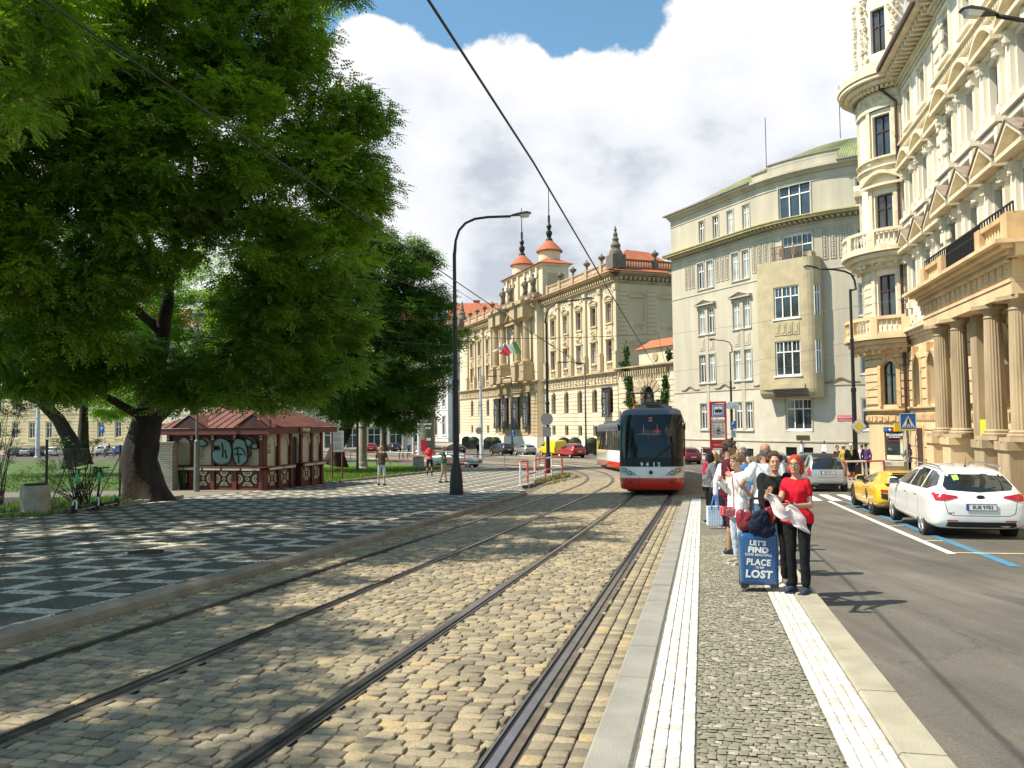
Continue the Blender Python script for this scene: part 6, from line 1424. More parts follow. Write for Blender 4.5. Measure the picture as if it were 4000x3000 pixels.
 for(x,z)in P.get('handles',[]):
  for q in(-1,1):
   h=bvh.ray_cast(Vector((x,q*4,z)),Vector((0,-q,0)))[0]
   if h:c=MB();c.box(x-.1,x+.1,h.y-.012,h.y+.03*q,z-.014,z+.014);c.build('door_handle',pm,t)
 if 'mirror' in P:
  x,z=P['mirror']
  for q in(-1,1):
   h=bvh.ray_cast(Vector((x,q*4,z-.06)),Vector((0,-q,0)))[0];y=(h.y if h else q*.8)+q*.12;c=MB();c.ball((x,y,z),.07,.13,.085,12,8);c.tube([(x+.02,y-q*.2,z-.07),(x,y,z-.04)],.03,5);mo=c.build('wing_mirror',P.get('mm',pm),t,smooth=True)
   c=MB();c.obox((x-.066,y,z),.012,.2,.12);c.build('mirror_glass',cglass,mo)
 if 'plate' in P:
  z,txt=P['plate'];h=bvh.ray_cast(Vector((-6,0,z)),Vector((1,0,0)))[0];x=h.x-.012
  c=MB();c.obox((x,0,z),.012,.53,.115);po=c.build('number_plate',plate_m,t);c=MB();c.obox((x-.0075,.245,z),.003,.04,.113);c.build('country_strip',plate_b,po);c=MB()
  for(yy,zz,ww,hh)in((0,z+.06,.54,.008),(0,z-.06,.54,.008),(.268,z,.008,.125),(-.268,z,.008,.125)):c.obox((x-.004,yy,zz),.012,ww,hh)
  c.build('plate_rim',trim_b,po)
  if txt:text(txt,.098,'characters',plate_t,po,face_M((x-.009,-.02,z-.002),(0,-1,0)),.003,bold=.0,sx=.95)
 if 'roofrail' in P:
  for q in(-1,1):
   c=MB();x0,x1,y,z=P['roofrail'];c.tube([(x0,q*y,z-.03),(x0+.12,q*y,z+.02),((x0+x1)/2,q*y,z+.04),(x1-.12,q*y,z+.02),(x1,q*y,z-.03)],.016,6);c.build('roof_rail',P.get('rail_m',chrome),t,smooth=True)
 if 'antenna' in P:x,z=P['antenna'];c=MB();c.tube([(x,0,z),(x-.08,0,z+.2)],.008,5,.004);c.lathe([(.025,0),(.02,.03)],(x,0,z-.01),8);c.build('antenna',trim_b,t)
 return t,bvh
ST=90-math.degrees(TH0)
def on(x,y):return(x,y,g(y)+.004)
tilt=lambda t,y:setattr(t,'rotation_euler',(0,0,t.rotation_euler.z))
white_p=paint('white',(.80,.80,.79));yel_p=paint('yellow',(.86,.50,.012));silver_p=paint('silver',(.46,.47,.48),.55);red_p=paint('red',(.36,.012,.016));black_p=paint('black',(.012,.012,.014));blue_p=paint('blue',(.02,.10,.38),.2);beige_p=paint('beige',(.42,.35,.25),.5);dgrey_p=paint('dark_grey',(.05,.052,.055),.3);lime_p=paint('van_yellow',(.80,.60,.01))
stw=[(-2.27,.66,.42,.72,.80,.58),(-2.2,.80,.30,.86,.98,.66),(-2.08,.86,.26,.93,1.13,.66),(-1.86,.885,.25,.96,1.36,.585),(-1.55,.89,.24,.97,1.45,.575),(-.6,.89,.22,.96,1.485,.58),(.2,.89,.22,.94,1.46,.57),(.75,.89,.22,.93,1.24,.62),(1.2,.885,.23,.92,1.0,.72),(1.7,.87,.24,.86,.92,.74),(2.05,.80,.26,.74,.80,.66),(2.22,.66,.34,.60,.66,.55)]
K1,bv=car('estate_car','white estate car parked nearest the camera behind the yellow sports car','car',on(9.72,17.9),rad(ST),stw,white_p,(-1.32,1.33),.315,dict(track=.79,side=[[(-1.95,1.12),(-1.78,1.30),(-1.45,1.375),(-1.2,1.385),(-1.24,1.02),(-1.6,1.03)],[(-1.14,1.02),(-1.1,1.39),(-.35,1.41),(-.3,1.01)],[(-.2,1.01),(-.25,1.41),(.25,1.38),(.68,1.17),(.85,1.0)]],rear=[[(-.58,1.04),(-.63,1.12),(-.52,1.33),(0,1.36),(.52,1.33),(.63,1.12),(.58,1.04),(0,1.0)]],front=[[(-.66,1.02),(-.54,1.36),(.54,1.36),(.66,1.02)]],tail=[[(-.80,.83),(-.825,.96),(-.78,.99),(-.42,.93),(-.40,.90),(-.62,.84)],[(.80,.83),(.825,.96),(.78,.99),(.42,.93),(.40,.90),(.62,.84)]],low=[[(-.66,.26),(-.60,.42),(.60,.42),(.66,.26),(.5,.2),(-.5,.2)]],refl=[[(-.62,.43),(-.62,.455),(-.42,.455),(-.42,.43)],[(.62,.43),(.62,.455),(.42,.455),(.42,.43)]],gaps=[((-1.15,.4),(-1.17,1.0)),((-.26,.3),(-.26,1.0)),((.85,.3),(.83,.98))],seam=[(-.60,1.02),(-.66,.90),(-.60,.60),(-.5,.545),(.5,.545),(.60,.60),(.66,.90),(.60,1.02)],handles=[(-.95,.88),(-.08,.87)],mirror=(.72,1.02),plate=(.715,'8U8 9783'),roofrail=(-1.7,.3,.56,1.46),antenna=(-1.35,1.47),head=[[(-.75,.6),(-.78,.72),(-.45,.68)],[(.75,.6),(.78,.72),(.45,.68)]],grille=[[(-.35,.5),(-.4,.62),(.4,.62),(.35,.5)]]),spokes=9)
h=bv.ray_cast(Vector((-6,0,.91)),Vector((1,0,0)))[0];c=MB();Mv=Matrix.Rotation(-math.pi/2,3,'Y');c.lathe([(.055,0),(.065,0),(.065,.01),(.055,.01)],(h.x-.004,0,.91),20,M=Mv@Matrix.Diagonal((.6,1.15,1)));em=c.build('emblem',trim_b,K1);text('KIA',.055,'lettering',trim_b,em,face_M((h.x-.012,0,.91),(0,-1,0)),.004)
h=bv.ray_cast(Vector((-6,.6,.60)),Vector((1,0,0)))[0];text("cee'd",.06,'lettering',chrome,K1,face_M((h.x-.01,.55,.605),(0,-1,0)),.004)
c=MB();patch(bv,[(.30,1.24),(.31,1.33),(.42,1.31),(.41,1.22)],'x',-1,.012,1,c);pbuild(c,'window_sticker',mat('lime_sticker',(.35,.60,.10),.6),K1)
c=MB();patch(bv,[(-.12,1.335),(-.12,1.36),(.24,1.36),(.24,1.335)],'x',-1,.012,1,c);patch(bv,[(-.42,1.31),(-.42,1.345),(-.24,1.35),(-.24,1.32)],'x',-1,.012,1,c);pbuild(c,'window_sticker',mat('pale_sticker',(.45,.55,.48),.6),K1)
c=MB();c.tube([(h.x+.10,0,1.03),(h.x+.13,-.3,1.10)],.012,5);c.build('rear_wiper',trim_b,K1)
stl=[(-2.22,.86,.42,.74,.80,.72),(-2.12,.94,.34,.83,.90,.72),(-1.8,.965,.26,.88,.96,.66),(-1.2,.965,.17,.88,1.06,.60),(-.6,.94,.15,.84,1.15,.54),(-.1,.92,.14,.80,1.165,.52),(.4,.92,.14,.77,1.06,.54),(.95,.94,.14,.77,.84,.62),(1.5,.94,.15,.70,.74,.68),(2.0,.87,.16,.54,.58,.68),(2.3,.70,.17,.38,.42,.58)]
Y1,bv=car('sports_car','low yellow sports car with black wheels parked ahead of the white estate','car',on(10.92,22.75),rad(ST),stl,yel_p,(-1.31,1.31),.345,dict(track=.835,tw=.26,side=[[(-.75,.90),(-.62,1.07),(-.1,1.11),(.35,1.03),(.92,.83),(.3,.80),(-.5,.80)],[(-1.15,.90),(-.9,.99),(-.8,.90)]],rear=[[(-.42,.93),(-.36,1.09),(.36,1.09),(.42,.93)]],front=[[(-.56,.83),(-.42,1.08),(.42,1.08),(.56,.83)]],tail=[[(-.84,.72),(-.86,.80),(-.40,.74),(-.40,.70)],[(.84,.72),(.86,.80),(.40,.74),(.40,.70)]],low=[[(-.84,.56),(-.84,.70),(.84,.70),(.84,.56),(.6,.50),(-.6,.50)],[(-.8,.24),(-.72,.42),(.72,.42),(.8,.24),(.5,.2),(-.5,.2)]],gaps=[((-.55,.2),(-.62,.82)),((.75,.2),(.8,.78))],sill=[[(-.9,.16),(-.85,.24),(.85,.2),(.85,.15)],[(-1.02,.55),(-.72,.72),(-.62,.66),(-.75,.40)]],mirror=(.52,.92),plate=(.62,''),head=[[(-.8,.42),(-.84,.52),(-.5,.48)],[(.8,.42),(.84,.52),(.5,.48)]]),rm=rim_d,spokes=5)
c=MB();c.box(-2.24,-1.9,-.7,.7,.905,.93);c.build('engine_slats',trim_b,Y1)
c=MB()
for q in(-.3,.3):c.lathe([(.06,0),(.075,0),(.075,.08),(.06,.08)],(-2.2,q,.46),14,M=Matrix.Rotation(-math.pi/2,3,'Y'))
c.build('exhaust',chrome,Y1)
c=MB()
for i in range(5):x=-1.75+i*.22;hh=bv.ray_cast(Vector((x,0,4)),Vector((0,0,-1)))[0];c.obox((x,0,hh.z+.012),.1,.72-.04*i,.02)
c.build('louvre',trim_b,Y1)
sts=[(-1.26,.62,.35,.66,.76,.56),(-1.18,.76,.28,.84,.98,.64),(-1.02,.775,.24,.92,1.30,.60),(-.75,.78,.22,.94,1.48,.58),(-.1,.78,.21,.94,1.54,.57),(.35,.78,.21,.93,1.44,.56),(.75,.77,.22,.92,1.08,.62),(1.05,.72,.24,.80,.88,.60),(1.25,.60,.32,.60,.66,.5)]
SMT,bv=car('city_car','small silver two-seat car with black roof waiting at the crossing behind the group','car',on(12.88,33.15),rad(ST+1),sts,silver_p,(-.88,.93),.285,dict(track=.67,side=[[(-.85,1.0),(-.68,1.36),(0,1.44),(.4,1.34),(.78,1.0)]],rear=[[(-.60,.93),(-.5,1.40),(.5,1.40),(.60,.93)]],front=[[(-.6,.98),(-.5,1.38),(.5,1.38),(.6,.98)]],tail=[[(-.70+.04*math.cos(a)*1.6,zc+.06*math.sin(a))for a in[i*math.pi/4 for i in range(8)]]for zc in(.72,.84,.95)]+[[(.70+.04*math.cos(a)*1.6,zc+.06*math.sin(a))for a in[i*math.pi/4 for i in range(8)]]for zc in(.72,.84,.95)],low=[[(-.60,.25),(-.55,.37),(.55,.37),(.60,.25)]],plate=(.80,'4SK 0914'),seam=[(-.62,.9),(-.62,.60),(.62,.60),(.62,.9)],mirror=(.55,1.0)))
c=MB();patch(bv,[(-.95,-.5),(-.95,.5),(.35,.5),(.35,-.5)],'z',1,.01,3,c);pbuild(c,'roof_panel',trim_b,SMT)
def hatch(L=4.2,W=.88,H=1.48,kind='hatch'):
 r=-L/2;f=L/2
 if kind=='sedan':st=[(r,.66,.4,.78,.86,.58),(r+.1,.80,.3,.90,.98,.66),(r+.75,W,.25,.93,1.06,.66),(r+1.35,W,.23,.94,H-.1,.56),(r+2.0,W,.22,.93,H,.56),(r+2.6,W,.22,.92,H-.06,.55),(r+3.2,W,.22,.91,1.08,.64),(r+3.6,W,.23,.88,.95,.7),(f-.25,.80,.26,.74,.80,.66),(f,.62,.34,.58,.64,.52)]
 elif kind=='suv':st=[(r,.72,.5,.85,1.0,.62),(r+.1,.86,.4,.98,1.2,.70),(r+.35,W,.34,1.05,H-.14,.62),(r+.9,W,.32,1.06,H-.02,.60),(r+1.9,W,.31,1.05,H,.60),(r+2.5,W,.31,1.04,H-.06,.60),(r+3.1,W,.31,1.03,1.2,.68),(r+3.5,W,.32,.98,1.06,.74),(f-.25,.84,.34,.84,.92,.7),(f,.68,.4,.66,.74,.56)]
 elif kind=='van':st=[(r,.86,.4,1.0,H-.12,.78),(r+.08,.93,.32,1.1,H-.03,.82),(r+1.2,.95,.28,1.15,H,.82),(r+2.8,.95,.28,1.15,H,.82),(r+3.3,.95,.28,1.13,H-.08,.80),(r+4.0,.94,.28,1.1,1.3,.80),(r+4.35,.92,.3,1.0,1.1,.78),(f-.15,.84,.34,.8,.88,.7),(f,.72,.4,.68,.74,.6)]
 else:st=[(r,.66,.42,.76,.86,.58),(r+.1,.80,.3,.90,1.04,.66),(r+.35,W,.26,.95,H-.14,.60),(r+.8,W,.24,.96,H-.02,.58),(r+1.7,W,.22,.95,H,.58),(r+2.3,W,.22,.94,H-.06,.56),(r+2.9,W,.22,.93,1.12,.63),(r+3.3,W,.23,.90,.98,.7),(f-.25,.80,.26,.74,.80,.66),(f,.62,.34,.58,.64,.52)]
 if kind=='van':P=dict(track=.85,side=[[(r+3.0,1.22),(r+3.0,H-.2),(r+3.35,H-.22),(r+3.9,1.25)]],rear=[],front=[[(-.75,1.2),(-.66,H-.2),(.66,H-.2),(.75,1.2)]],tail=[[(-.88,.75),(-.88,1.15),(-.78,1.15),(-.78,.75)],[(.88,.75),(.88,1.15),(.78,1.15),(.78,.75)]],low=[[(-.8,.32),(-.8,.5),(.8,.5),(.8,.32)]],plate=(.72,''),mirror=(r+3.75,1.35),gaps=[((r+1.9,.4),(r+1.9,H-.15)),((r+2.95,.4),(r+2.95,H-.15))],seam=[(0,.5),(0,H-.12)])
 else:
  h=0.0 if kind!='suv' else .1;q=.55 if kind=='sedan' else 0
  P=dict(track=.78,side=[[(r+.45+q,1.02+h),(r+.62+q*1.3,H-.2),(r+1.0+q,H-.12),(r+1.05+q*.8,1.0+h)],[(r+1.12+q*.8,1.0+h),(r+1.1+q,H-.11),(r+1.8,H-.09),(r+1.82,1.0+h)],[(r+1.9,1.0+h),(r+1.88,H-.09),(r+2.35,H-.13),(r+2.85,1.12+h),(r+3.0,1.0+h)]],rear=[[(-.6,1.06+h),(-.5,H-.14),(.5,H-.14),(.6,1.06+h)]],front=[[(-.64,1.03+h),(-.5,H-.12),(.5,H-.12),(.64,1.03+h)]],tail=[[(-.80,.78+h),(-.83,.92+h),(-.5,.9+h),(-.5,.8+h)],[(.80,.78+h),(.83,.92+h),(.5,.9+h),(.5,.8+h)]],low=[[(-.6,.26+h),(-.6,.42+h),(.6,.42+h),(.6,.26+h)]],plate=(.66+h,''),head=[[(-.74,.62+h),(-.76,.74+h),(-.42,.7+h),(-.42,.62+h)],[(.74,.62+h),(.76,.74+h),(.42,.7+h),(.42,.62+h)]],grille=[[(-.36,.46+h),(-.36,.6+h),(.36,.6+h),(.36,.46+h)]],mirror=(r+2.6,1.04+h),gaps=[((r+1.86,.35),(r+1.86,1.0+h))],refl=[])
 return st,P
def park(name,lab,x,y,rz,pm,kind='hatch',L=4.2,H=1.48,wr=.31,group=None,rails=False,z=0.):
 st,P=hatch(L,.88 if kind!='suv' else .92,H,kind)
 if rails:P['roofrail']=(-L/2+.5,L/2-2.,.55,H-.01)
 t,b=car(name,lab,'van' if kind=='van' else 'car',(x,y,g(y)+z),rz,st,pm,(-L/2+.85,L/2-.85),wr,P,group,detail=1)
 return t
KH=math.atan2(.935,-.355)
park('suv','red crossover parked behind the yellow van in front of the palace',6.6,90.5,KH,red_p,'suv',4.6,1.66,.37,rails=True)
park('delivery_van','plain yellow panel van parked between the red crossover and the small silver estate',4.9,97.2,KH,lime_p,'van',4.9,1.98,.35)
park('estate_car','small silver estate parked ahead of the yellow van',1.6,103.5,KH,silver_p,'hatch',4.2,1.42)
park('minivan','black people carrier on the roadway below the palace entrance',-1.5,104.5,KH+.15,black_p,'suv',4.3,1.60,.33)
park('sedan','black saloon with rear to the camera near the white mast',-8.4,116,KH+.1,black_p,'sedan',4.8,1.42)
park('suv','light beige off-roader farther along the kerb, left of the black saloon',-14.5,122,KH+.1,beige_p,'suv',4.6,1.70,.37)
park('hatchback','dark blue hatchback left of the beige off-roader with lit red brake lamp',-19.0,126,KH+.1,paint('navy',(.015,.02,.05)),'hatch',4.2,1.48)
park('hatchback','dark car half behind the motorcyclist left of the advertising column',-27,122,KH,dgrey_p,'hatch',4.2,1.48)
park('coupe','silver grey four-door coupe crossing from the left behind the man in green',-4.9,67.5,rad(-22),paint('grey_silver',(.24,.25,.27),.5),'sedan',4.75,1.40,.33)
park('hatchback','red hatchback seen from behind just right of the tram',14.95,69,rad(98),paint('dark_red',(.26,.015,.03)),'hatch',3.9,1.5)
park('hatchback','black car whose front wheel shows behind the rear of the tram',10.6,82.5,KH-.2,black_p,'hatch',4.2,1.46)
park('hatchback','black car with dark glass standing just ahead of the silver city car',14.2,38.3,rad(ST),dgrey_p,'hatch',4.2,1.50)
park('hatchback','light blue metallic car farthest ahead in the lane, behind the crowd',14.6,45.5,rad(ST+8),paint('ice_blue',(.35,.42,.50),.5),'hatch',4.3,1.48)
for(px,py,pm,kd_,lab)in((70,1780,dgrey_p,'hatch','dark metallic car at the far left beyond the lawn'),(120,1780,silver_p,'hatch','silver car second from the left beyond the lawn'),(168,1776,black_p,'suv','dark tall car beside the lamp mast beyond the lawn'),(218,1780,white_p,'hatch','white car with bright reflections beyond the lawn, left of the arching trunk'),(412,1776,white_p,'suv','white car beyond the lawn behind the seated person'),(481,1774,blue_p,'suv','bright blue car parked beyond the lawn next to the big trunk'),(1453,1742,red_p,'hatch','red car parked by the arcade right of the concrete mast')):
 p=at(px,py,126);park('parked_car',lab,p.x,126,rad(96),pm,kd_,4.3,1.5 if kd_=='hatch' else 1.68,.32,'cars parked along the far side of the park')
tw_m=paint('tram_white',(.80,.79,.75));tr_m=paint('tram_red',(.62,.022,.012));tg_m=mat('tram_roof_grey',(.10,.11,.12),.5,.2,var=.1);tb_m=mat('tram_black_gloss',(.008,.009,.010),.3,spec=.3);twin=mat('tram_windscreen',(.014,.018,.020),.05,var=.5,vscale=.7,spec=.45);tsid=mat('tram_side_glass',(.035,.035,.028),.04,spec=1.)
TR=thing('tram','red and white articulated low-floor tram with large black windscreen coming towards the stop','tram',tk(26.6,1.59))
def section(s0,s1,front=False,rear=False):
 """one body section between two points of the track, built in world space"""
 a=tk(s0,1.59,.0);b=tk(s1,1.59,.0);d=(a-b);L=d.length;d.normalize();r=Vector((d.y,-d.x,0)).normalized();o=a
 def W(x,y,z):return tuple(o+d*x+r*(-y)+Vector((0,0,z)))
 lev=[(.24,-.10,1.12),(.30,-.02,1.19),(.50,.0,1.22),(.70,.0,1.225),(.90,-.01,1.23),(1.13,-.04,1.23),(1.48,-.09,1.23),(1.9,-.15,1.225),(2.4,-.25,1.22),(2.85,-.38,1.21),(3.15,-.55,1.19),(3.32,-.80,1.13),(3.42,-1.15,.98)]
 def outline(z,xf,hw):
  pts=[]
  if front:
   sag=.34;k=12
   for i in range(k+1):
    t=-1+2*i/k;y=hw*(abs(t)**.85)*(1 if t>0 else-1);x=xf-sag*abs(t)**3.2-(.14 if abs(t)>.99 else 0);pts.append((x,y))
  else:
   for i in range(13):pts.append((0,hw*(-1+2*i/12)))
  if rear:
   for i in range(13):t=1-2*i/12;pts.append((-L+.25*abs(t)**3,hw*t))
  else:
   for i in range(13):pts.append((-L,hw*(1-2*i/12)))
  n0=13
  return pts
 rings=[outline(*l)for l in lev];k=len(rings[0])
 idx={}
 paintm=MB();paintm2=[]
 for j in range(len(lev)-1):
  for i in range(k):
   i2=(i+1)%k;q=[(*rings[j][i],lev[j][0]),(*rings[j][i2],lev[j][0]),(*rings[j+1][i2],lev[j+1][0]),(*rings[j+1][i],lev[j+1][0])]
   z=lev[j][0];isfront=front and i<12
   if z<.70:m=1
   elif z<(1.13 if isfront else 1.48):m=0
   elif isfront:m=3 if z<1.4 else 4
   elif z<2.85:m=5
   else:m=2
   if isfront and z>=3.15:m=2
   paintm.cur=m;paintm.smooth=True;paintm.add([W(*p)for p in q],[(0,1,2,3)])
 paintm.cur=2;paintm.smooth=False;paintm.add([W(*rings[-1][i],lev[-1][0])for i in range(k)],[tuple(range(k))]);paintm.cur=3;paintm.add([W(*rings[0][i],lev[0][0])for i in range(k)],[tuple(range(k))])
 def sub(ms):
  n=MB();
  for f,mi,s in zip(paintm.f,paintm.mi,paintm.sm):
   if mi in ms:n.cur=ms.index(mi);n.smooth=s;n.add([paintm.v[i]for i in f],[tuple(range(len(f)))])
  return n
 def weld(o_):
  bm=bmesh.new();bm.from_mesh(o_.data);bmesh.ops.remove_doubles(bm,verts=bm.verts,dist=.001);bmesh.ops.recalc_face_normals(bm,faces=bm.faces);bm.to_mesh(o_.data);bm.free();return o_
 sh=weld(sub([0,1,2,3]).build('body_section',[tw_m,tr_m,tg_m,tb_m]));hang(sh,TR)
 if front:hang(weld(sub([4]).build('windscreen',twin)),TR)
 hang(weld(sub([5]).build('side_glazing',tsid)),TR)
 x=-2.6 if front else-.6;pil=MB(W)
 while x>-L+.4:
  for y in(-1.235,1.235):pil.box(x-.04,x+.04,y-.006,y+.006,1.48,2.85)
  x-=1.35
 hang(pil.build('window_pillar',tb_m),TR)
 bg_=MB(W);bg_.box(-L+.6,-1.2,-1.0,1.0,.12,.5);hang(bg_.build('bogie',hub_m),TR)
 rf_=MB(W);rf_.box(-L+.8,-2.6,-.75,.75,3.4,3.58);rf_.box(-L*.5-.8,-L*.5+.8,-.5,.5,3.6,3.68);hang(rf_.build('roof_equipment',tg_m),TR)
 return W,L
W1,L1=section(26.6,36.0,True)
W2,L2=section(36.6,47.4)
W3,L3=section(48.,58.8,rear=True)
for sa,sb in((35.9,36.7),(47.3,48.1)):
 a=tk(sa,1.59);b=tk(sb,1.59);c=MB()
 for i in range(5):p=a.lerp(b,i/4);th=mid(sa)[1];c.obox((p.x,p.y,p.z+1.8),2.3-.1*(i%2),.16,2.9,-th)
 hang(c.build('bellows',trim_b),TR)
def F_(x,y,z):return Vector(W1(x,y,z))
def xf(y,z):
 lv=[(.24,-.10),(.30,-.02),(.50,.0),(.70,.0),(.90,-.01),(1.13,-.04),(1.48,-.09),(1.9,-.15),(2.4,-.25),(2.85,-.38),(3.15,-.55),(3.32,-.8)]
 for(z0_,a),(z1_,b)in zip(lv[:-1],lv[1:]):
  if z0_<=z<=z1_:v=a+(b-a)*(z-z0_)/(z1_-z0_);break
 else:v=-.1
 t=min(1,abs(y)/1.225)**(1/.85);return v-.34*t**3.2
def fpatch(pts,m,name,off=.02,parent=TR):
 bm=bmesh.new();f=bm.faces.new([bm.verts.new((y,z,0))for y,z in pts]);bmesh.ops.triangulate(bm,faces=bm.faces[:])
 for _ in range(3):bmesh.ops.subdivide_edges(bm,edges=bm.edges[:],cuts=1,use_grid_fill=True);bmesh.ops.triangulate(bm,faces=bm.faces[:])
 bm.verts.index_update();c=MB();c.add([W1(xf(v.co.x,v.co.y)+off,v.co.x,v.co.y)for v in bm.verts],[tuple(v.index for v in f.verts)for f in bm.faces]);bm.free();o=c.build(name,m,smooth=True);hang(o,TR);return o
lampg=mat('lamp_surround',(.36,.36,.36),.35,.4)
for q in(-1,1):
 fpatch([(q*.55,.80),(q*.62,.90),(q*1.0,1.10),(q*1.17,1.12),(q*1.17,.93),(q*.85,.80)],lampg,'headlamp_surround',.012)
 for y,z,r_ in((1.02,1.00,.07),(.80,.90,.075)):
  p=F_(xf(q*y,z)+.03,q*y,z);c=MB();dv=(F_(1,0,0)-F_(0,0,0));Mq=dv.to_track_quat('Z','Y').to_matrix();c.lathe([(r_,-.02),(r_,.015),(r_*.8,.03)],p,14,M=Mq);lo=c.build('headlamp',trim_b);hang(lo,TR);c=MB();c.lathe([(0,.031),(r_*.72,.031),(r_*.75,.01)],p,12,M=Mq);ln=c.build('lens',clear_l);ln.parent=lo;ln.matrix_parent_inverse=Matrix.Identity(4)
 p=F_(xf(q*.78,.57)+.02,q*.78,.57);c=MB();c.lathe([(.075,-.02),(.075,.012),(.0,.02)],p,14,M=Mq);hang(c.build('fog_lamp',mat('lamp_dark_red',(.25,.02,.01),.25)),TR)
for y0_,y1_ in((-.455,-.445),(.445,.455)):fpatch([(y0_,.26),(y1_,.26),(y1_,.78),(y0_,.78)],hub_m,'panel_joint',.006)
fpatch([(-1.0,1.128),(1.0,1.128),(1.0,1.14),(-1.0,1.14)],hub_m,'panel_joint',.006)
rgt=(F_(0,-1,0)-F_(0,0,0)).normalized()
for i,ch in enumerate('9412'):
 y=(-.34,-.13,.12,.31)[i]
 hang(text(ch,.21,'fleet_number',mat('white_lettering',(.82,.82,.80),.5),None,face_M(F_(xf(y,1.2)+.03,y,1.215),-rgt,(0,0,1)),.004,bold=.008),TR)
c=MB();p=F_(.03,0,.915);c.lathe([(.062,0),(.075,0),(.075,.012),(.062,.012)],p,22,M=Mq);em=c.build('emblem',trim_b);hang(em,TR)
c=MB();Mf=face_M(F_(.036,0,.915),-rgt);c.T=lambda x,y,z:tuple(Mf@Vector((x,y,z)));c.add([(-.03,-.035,0),(-.01,-.035,0),(.01,.0,0),(.04,.04,0),(.0,.035,0),(-.035,.01,0)],[tuple(range(6))]);em2=c.build('winged_arrow',trim_b);em2.parent=em;em2.matrix_parent_inverse=Matrix.Identity(4)
c=MB();pa=F_(xf(-.02,1.33)+.05,.0,1.33);pb_=F_(xf(.9,2.05)+.05,.85,1.98);c.tube([pa,pa.lerp(pb_,.5)+Vector((0,-.03,0)),pb_],.022,6);c.tube([pa.lerp(pb_,.35)+Vector((0,-.02,.04)),pb_+Vector((.05,0,.12))],.014,6);hang(c.build('windscreen_wiper',trim_b),TR)
c=MB();c.tube([F_(xf(0,z)+.012,0,z)for z in np.linspace(1.5,3.15,9)],.008,5);hang(c.build('windscreen_joint',trim_b),TR)
orr_=mat('orange_destination',(.85,.25,.08),.5);red_d=mat('red_display',(.75,.03,.05),.5)
fpatch([(-.06,2.88),(-.06,2.93),(.06,2.93),(.06,2.88)],orr_,'destination_sign',.014);fpatch([(-.06,2.98),(-.06,3.03),(.06,3.03),(.06,2.98)],orr_,'destination_sign',.014)
fpatch([(.14,2.44),(.14,2.50),(.38,2.50),(.38,2.44)],red_d,'line_display',.014);fpatch([(.16,2.51),(.22,2.56),(.30,2.56),(.36,2.51)],red_d,'line_display',.014)
for a_,b_ in(((-.26,2.40),(-.26,2.75)),((.26,2.40),(.26,2.75))):fpatch([(a_[0]-.008,a_[1]),(a_[0]+.008,a_[1]),(b_[0]+.008,b_[1]),(b_[0]-.008,b_[1])],lampg,'interior_post',.01)
fpatch([(-.5,2.375),(.42,2.375),(.42,2.39),(-.5,2.39)],lampg,'interior_rail',.01)
c=MB(W1);
for x,y,z in((-1.5,.25,3.45),):c.box(-3.0,-2.3,-.3,.3,3.60,3.74);c.T=None;c.lathe([(.07,0),(.07,.15)],F_(-2.6,0,3.74),10);c.T=W1
c.box(-6.5,-4.2,-.55,.55,3.60,3.78);hang(c.build('roof_box',trim_b),TR)
pg_=MB();om_=mat('orange_pantograph',(.75,.22,.03),.5);b0=Vector(W2(-1.2,.5,3.75));b1=Vector(W2(-1.2,-.5,3.75));kn=Vector(W2(-2.6,0,4.5));
W2=W3;b0=Vector(W2(-1.2,.5,3.75));b1=Vector(W2(-1.2,-.5,3.75));kn=Vector(W2(-2.6,0,4.5));pg_.tube([b0,kn],.035,6);pg_.tube([b1,kn],.035,6);pg_.tube([kn,Vector(W2(-1.2,.45,5.25))],.03,6);pg_.tube([kn,Vector(W2(-1.2,-.45,5.25))],.03,6);hang(pg_.build('pantograph',om_),TR)
c=MB();c.tube([Vector(W2(-1.2,y,5.3-.1*(abs(y)>.7)))for y in(-.85,-.7,0,.7,.85)],.04,6);c.tube([Vector(W2(-1.0,y,5.3-.1*(abs(y)>.7)))for y in(-.85,-.7,0,.7,.85)],.04,6);hang(c.build('pantograph_head',trim_b),TR)
for q in(-1,1):
 c=MB();p=F_(-1.0,q*1.28,2.65);c.tube([F_(-1.1,q*1.2,2.9),F_(-.9,q*1.33,2.8),p],.015,5);c.ball(p,.05,.07,.15,8,6);hang(c.build('wing_mirror',trim_b,smooth=True),TR)
lampb=mat('lamp_black_paint',(.018,.018,.019),.42,.2,var=.2,vscale=4,bump=.15,bscale=30);lens_m=mat('lamp_lens',(.55,.57,.55),.15,spec=.8);greyp=mat('pale_grey_paint',(.50,.53,.54),.5,.2,var=.1,dirt=.3,dcol=(.3,.28,.24));gal=mat('galvanised',(.33,.35,.36),.45,.6,var=.15);conc=mat('concrete',(.34,.31,.25),.9,var=.2,vscale=3,bump=.5,bscale=30,dirt=.4,dcol=(.18,.15,.11))
redp=mat('barrier_red',(.52,.05,.03),.5,var=.15,dirt=.3,dcol=(.3,.1,.06));whp=mat('barrier_white',(.72,.70,.66),.5,var=.08,dirt=.35,dcol=(.4,.34,.26));sgn_w=mat('sign_white',(.80,.80,.79),.4);sgn_b=mat('sign_blue',(.02,.13,.42),.4);sgn_y=mat('sign_yellow',(.80,.62,.03),.4);sgn_k=mat('sign_black',(.015,.015,.015),.5);sgn_r=mat('sign_red',(.55,.02,.035),.4);sgn_g=mat('sign_back',(.30,.31,.31),.5,.5)
def px_path(pts,d):return[at(x,y,d)for x,y in pts]
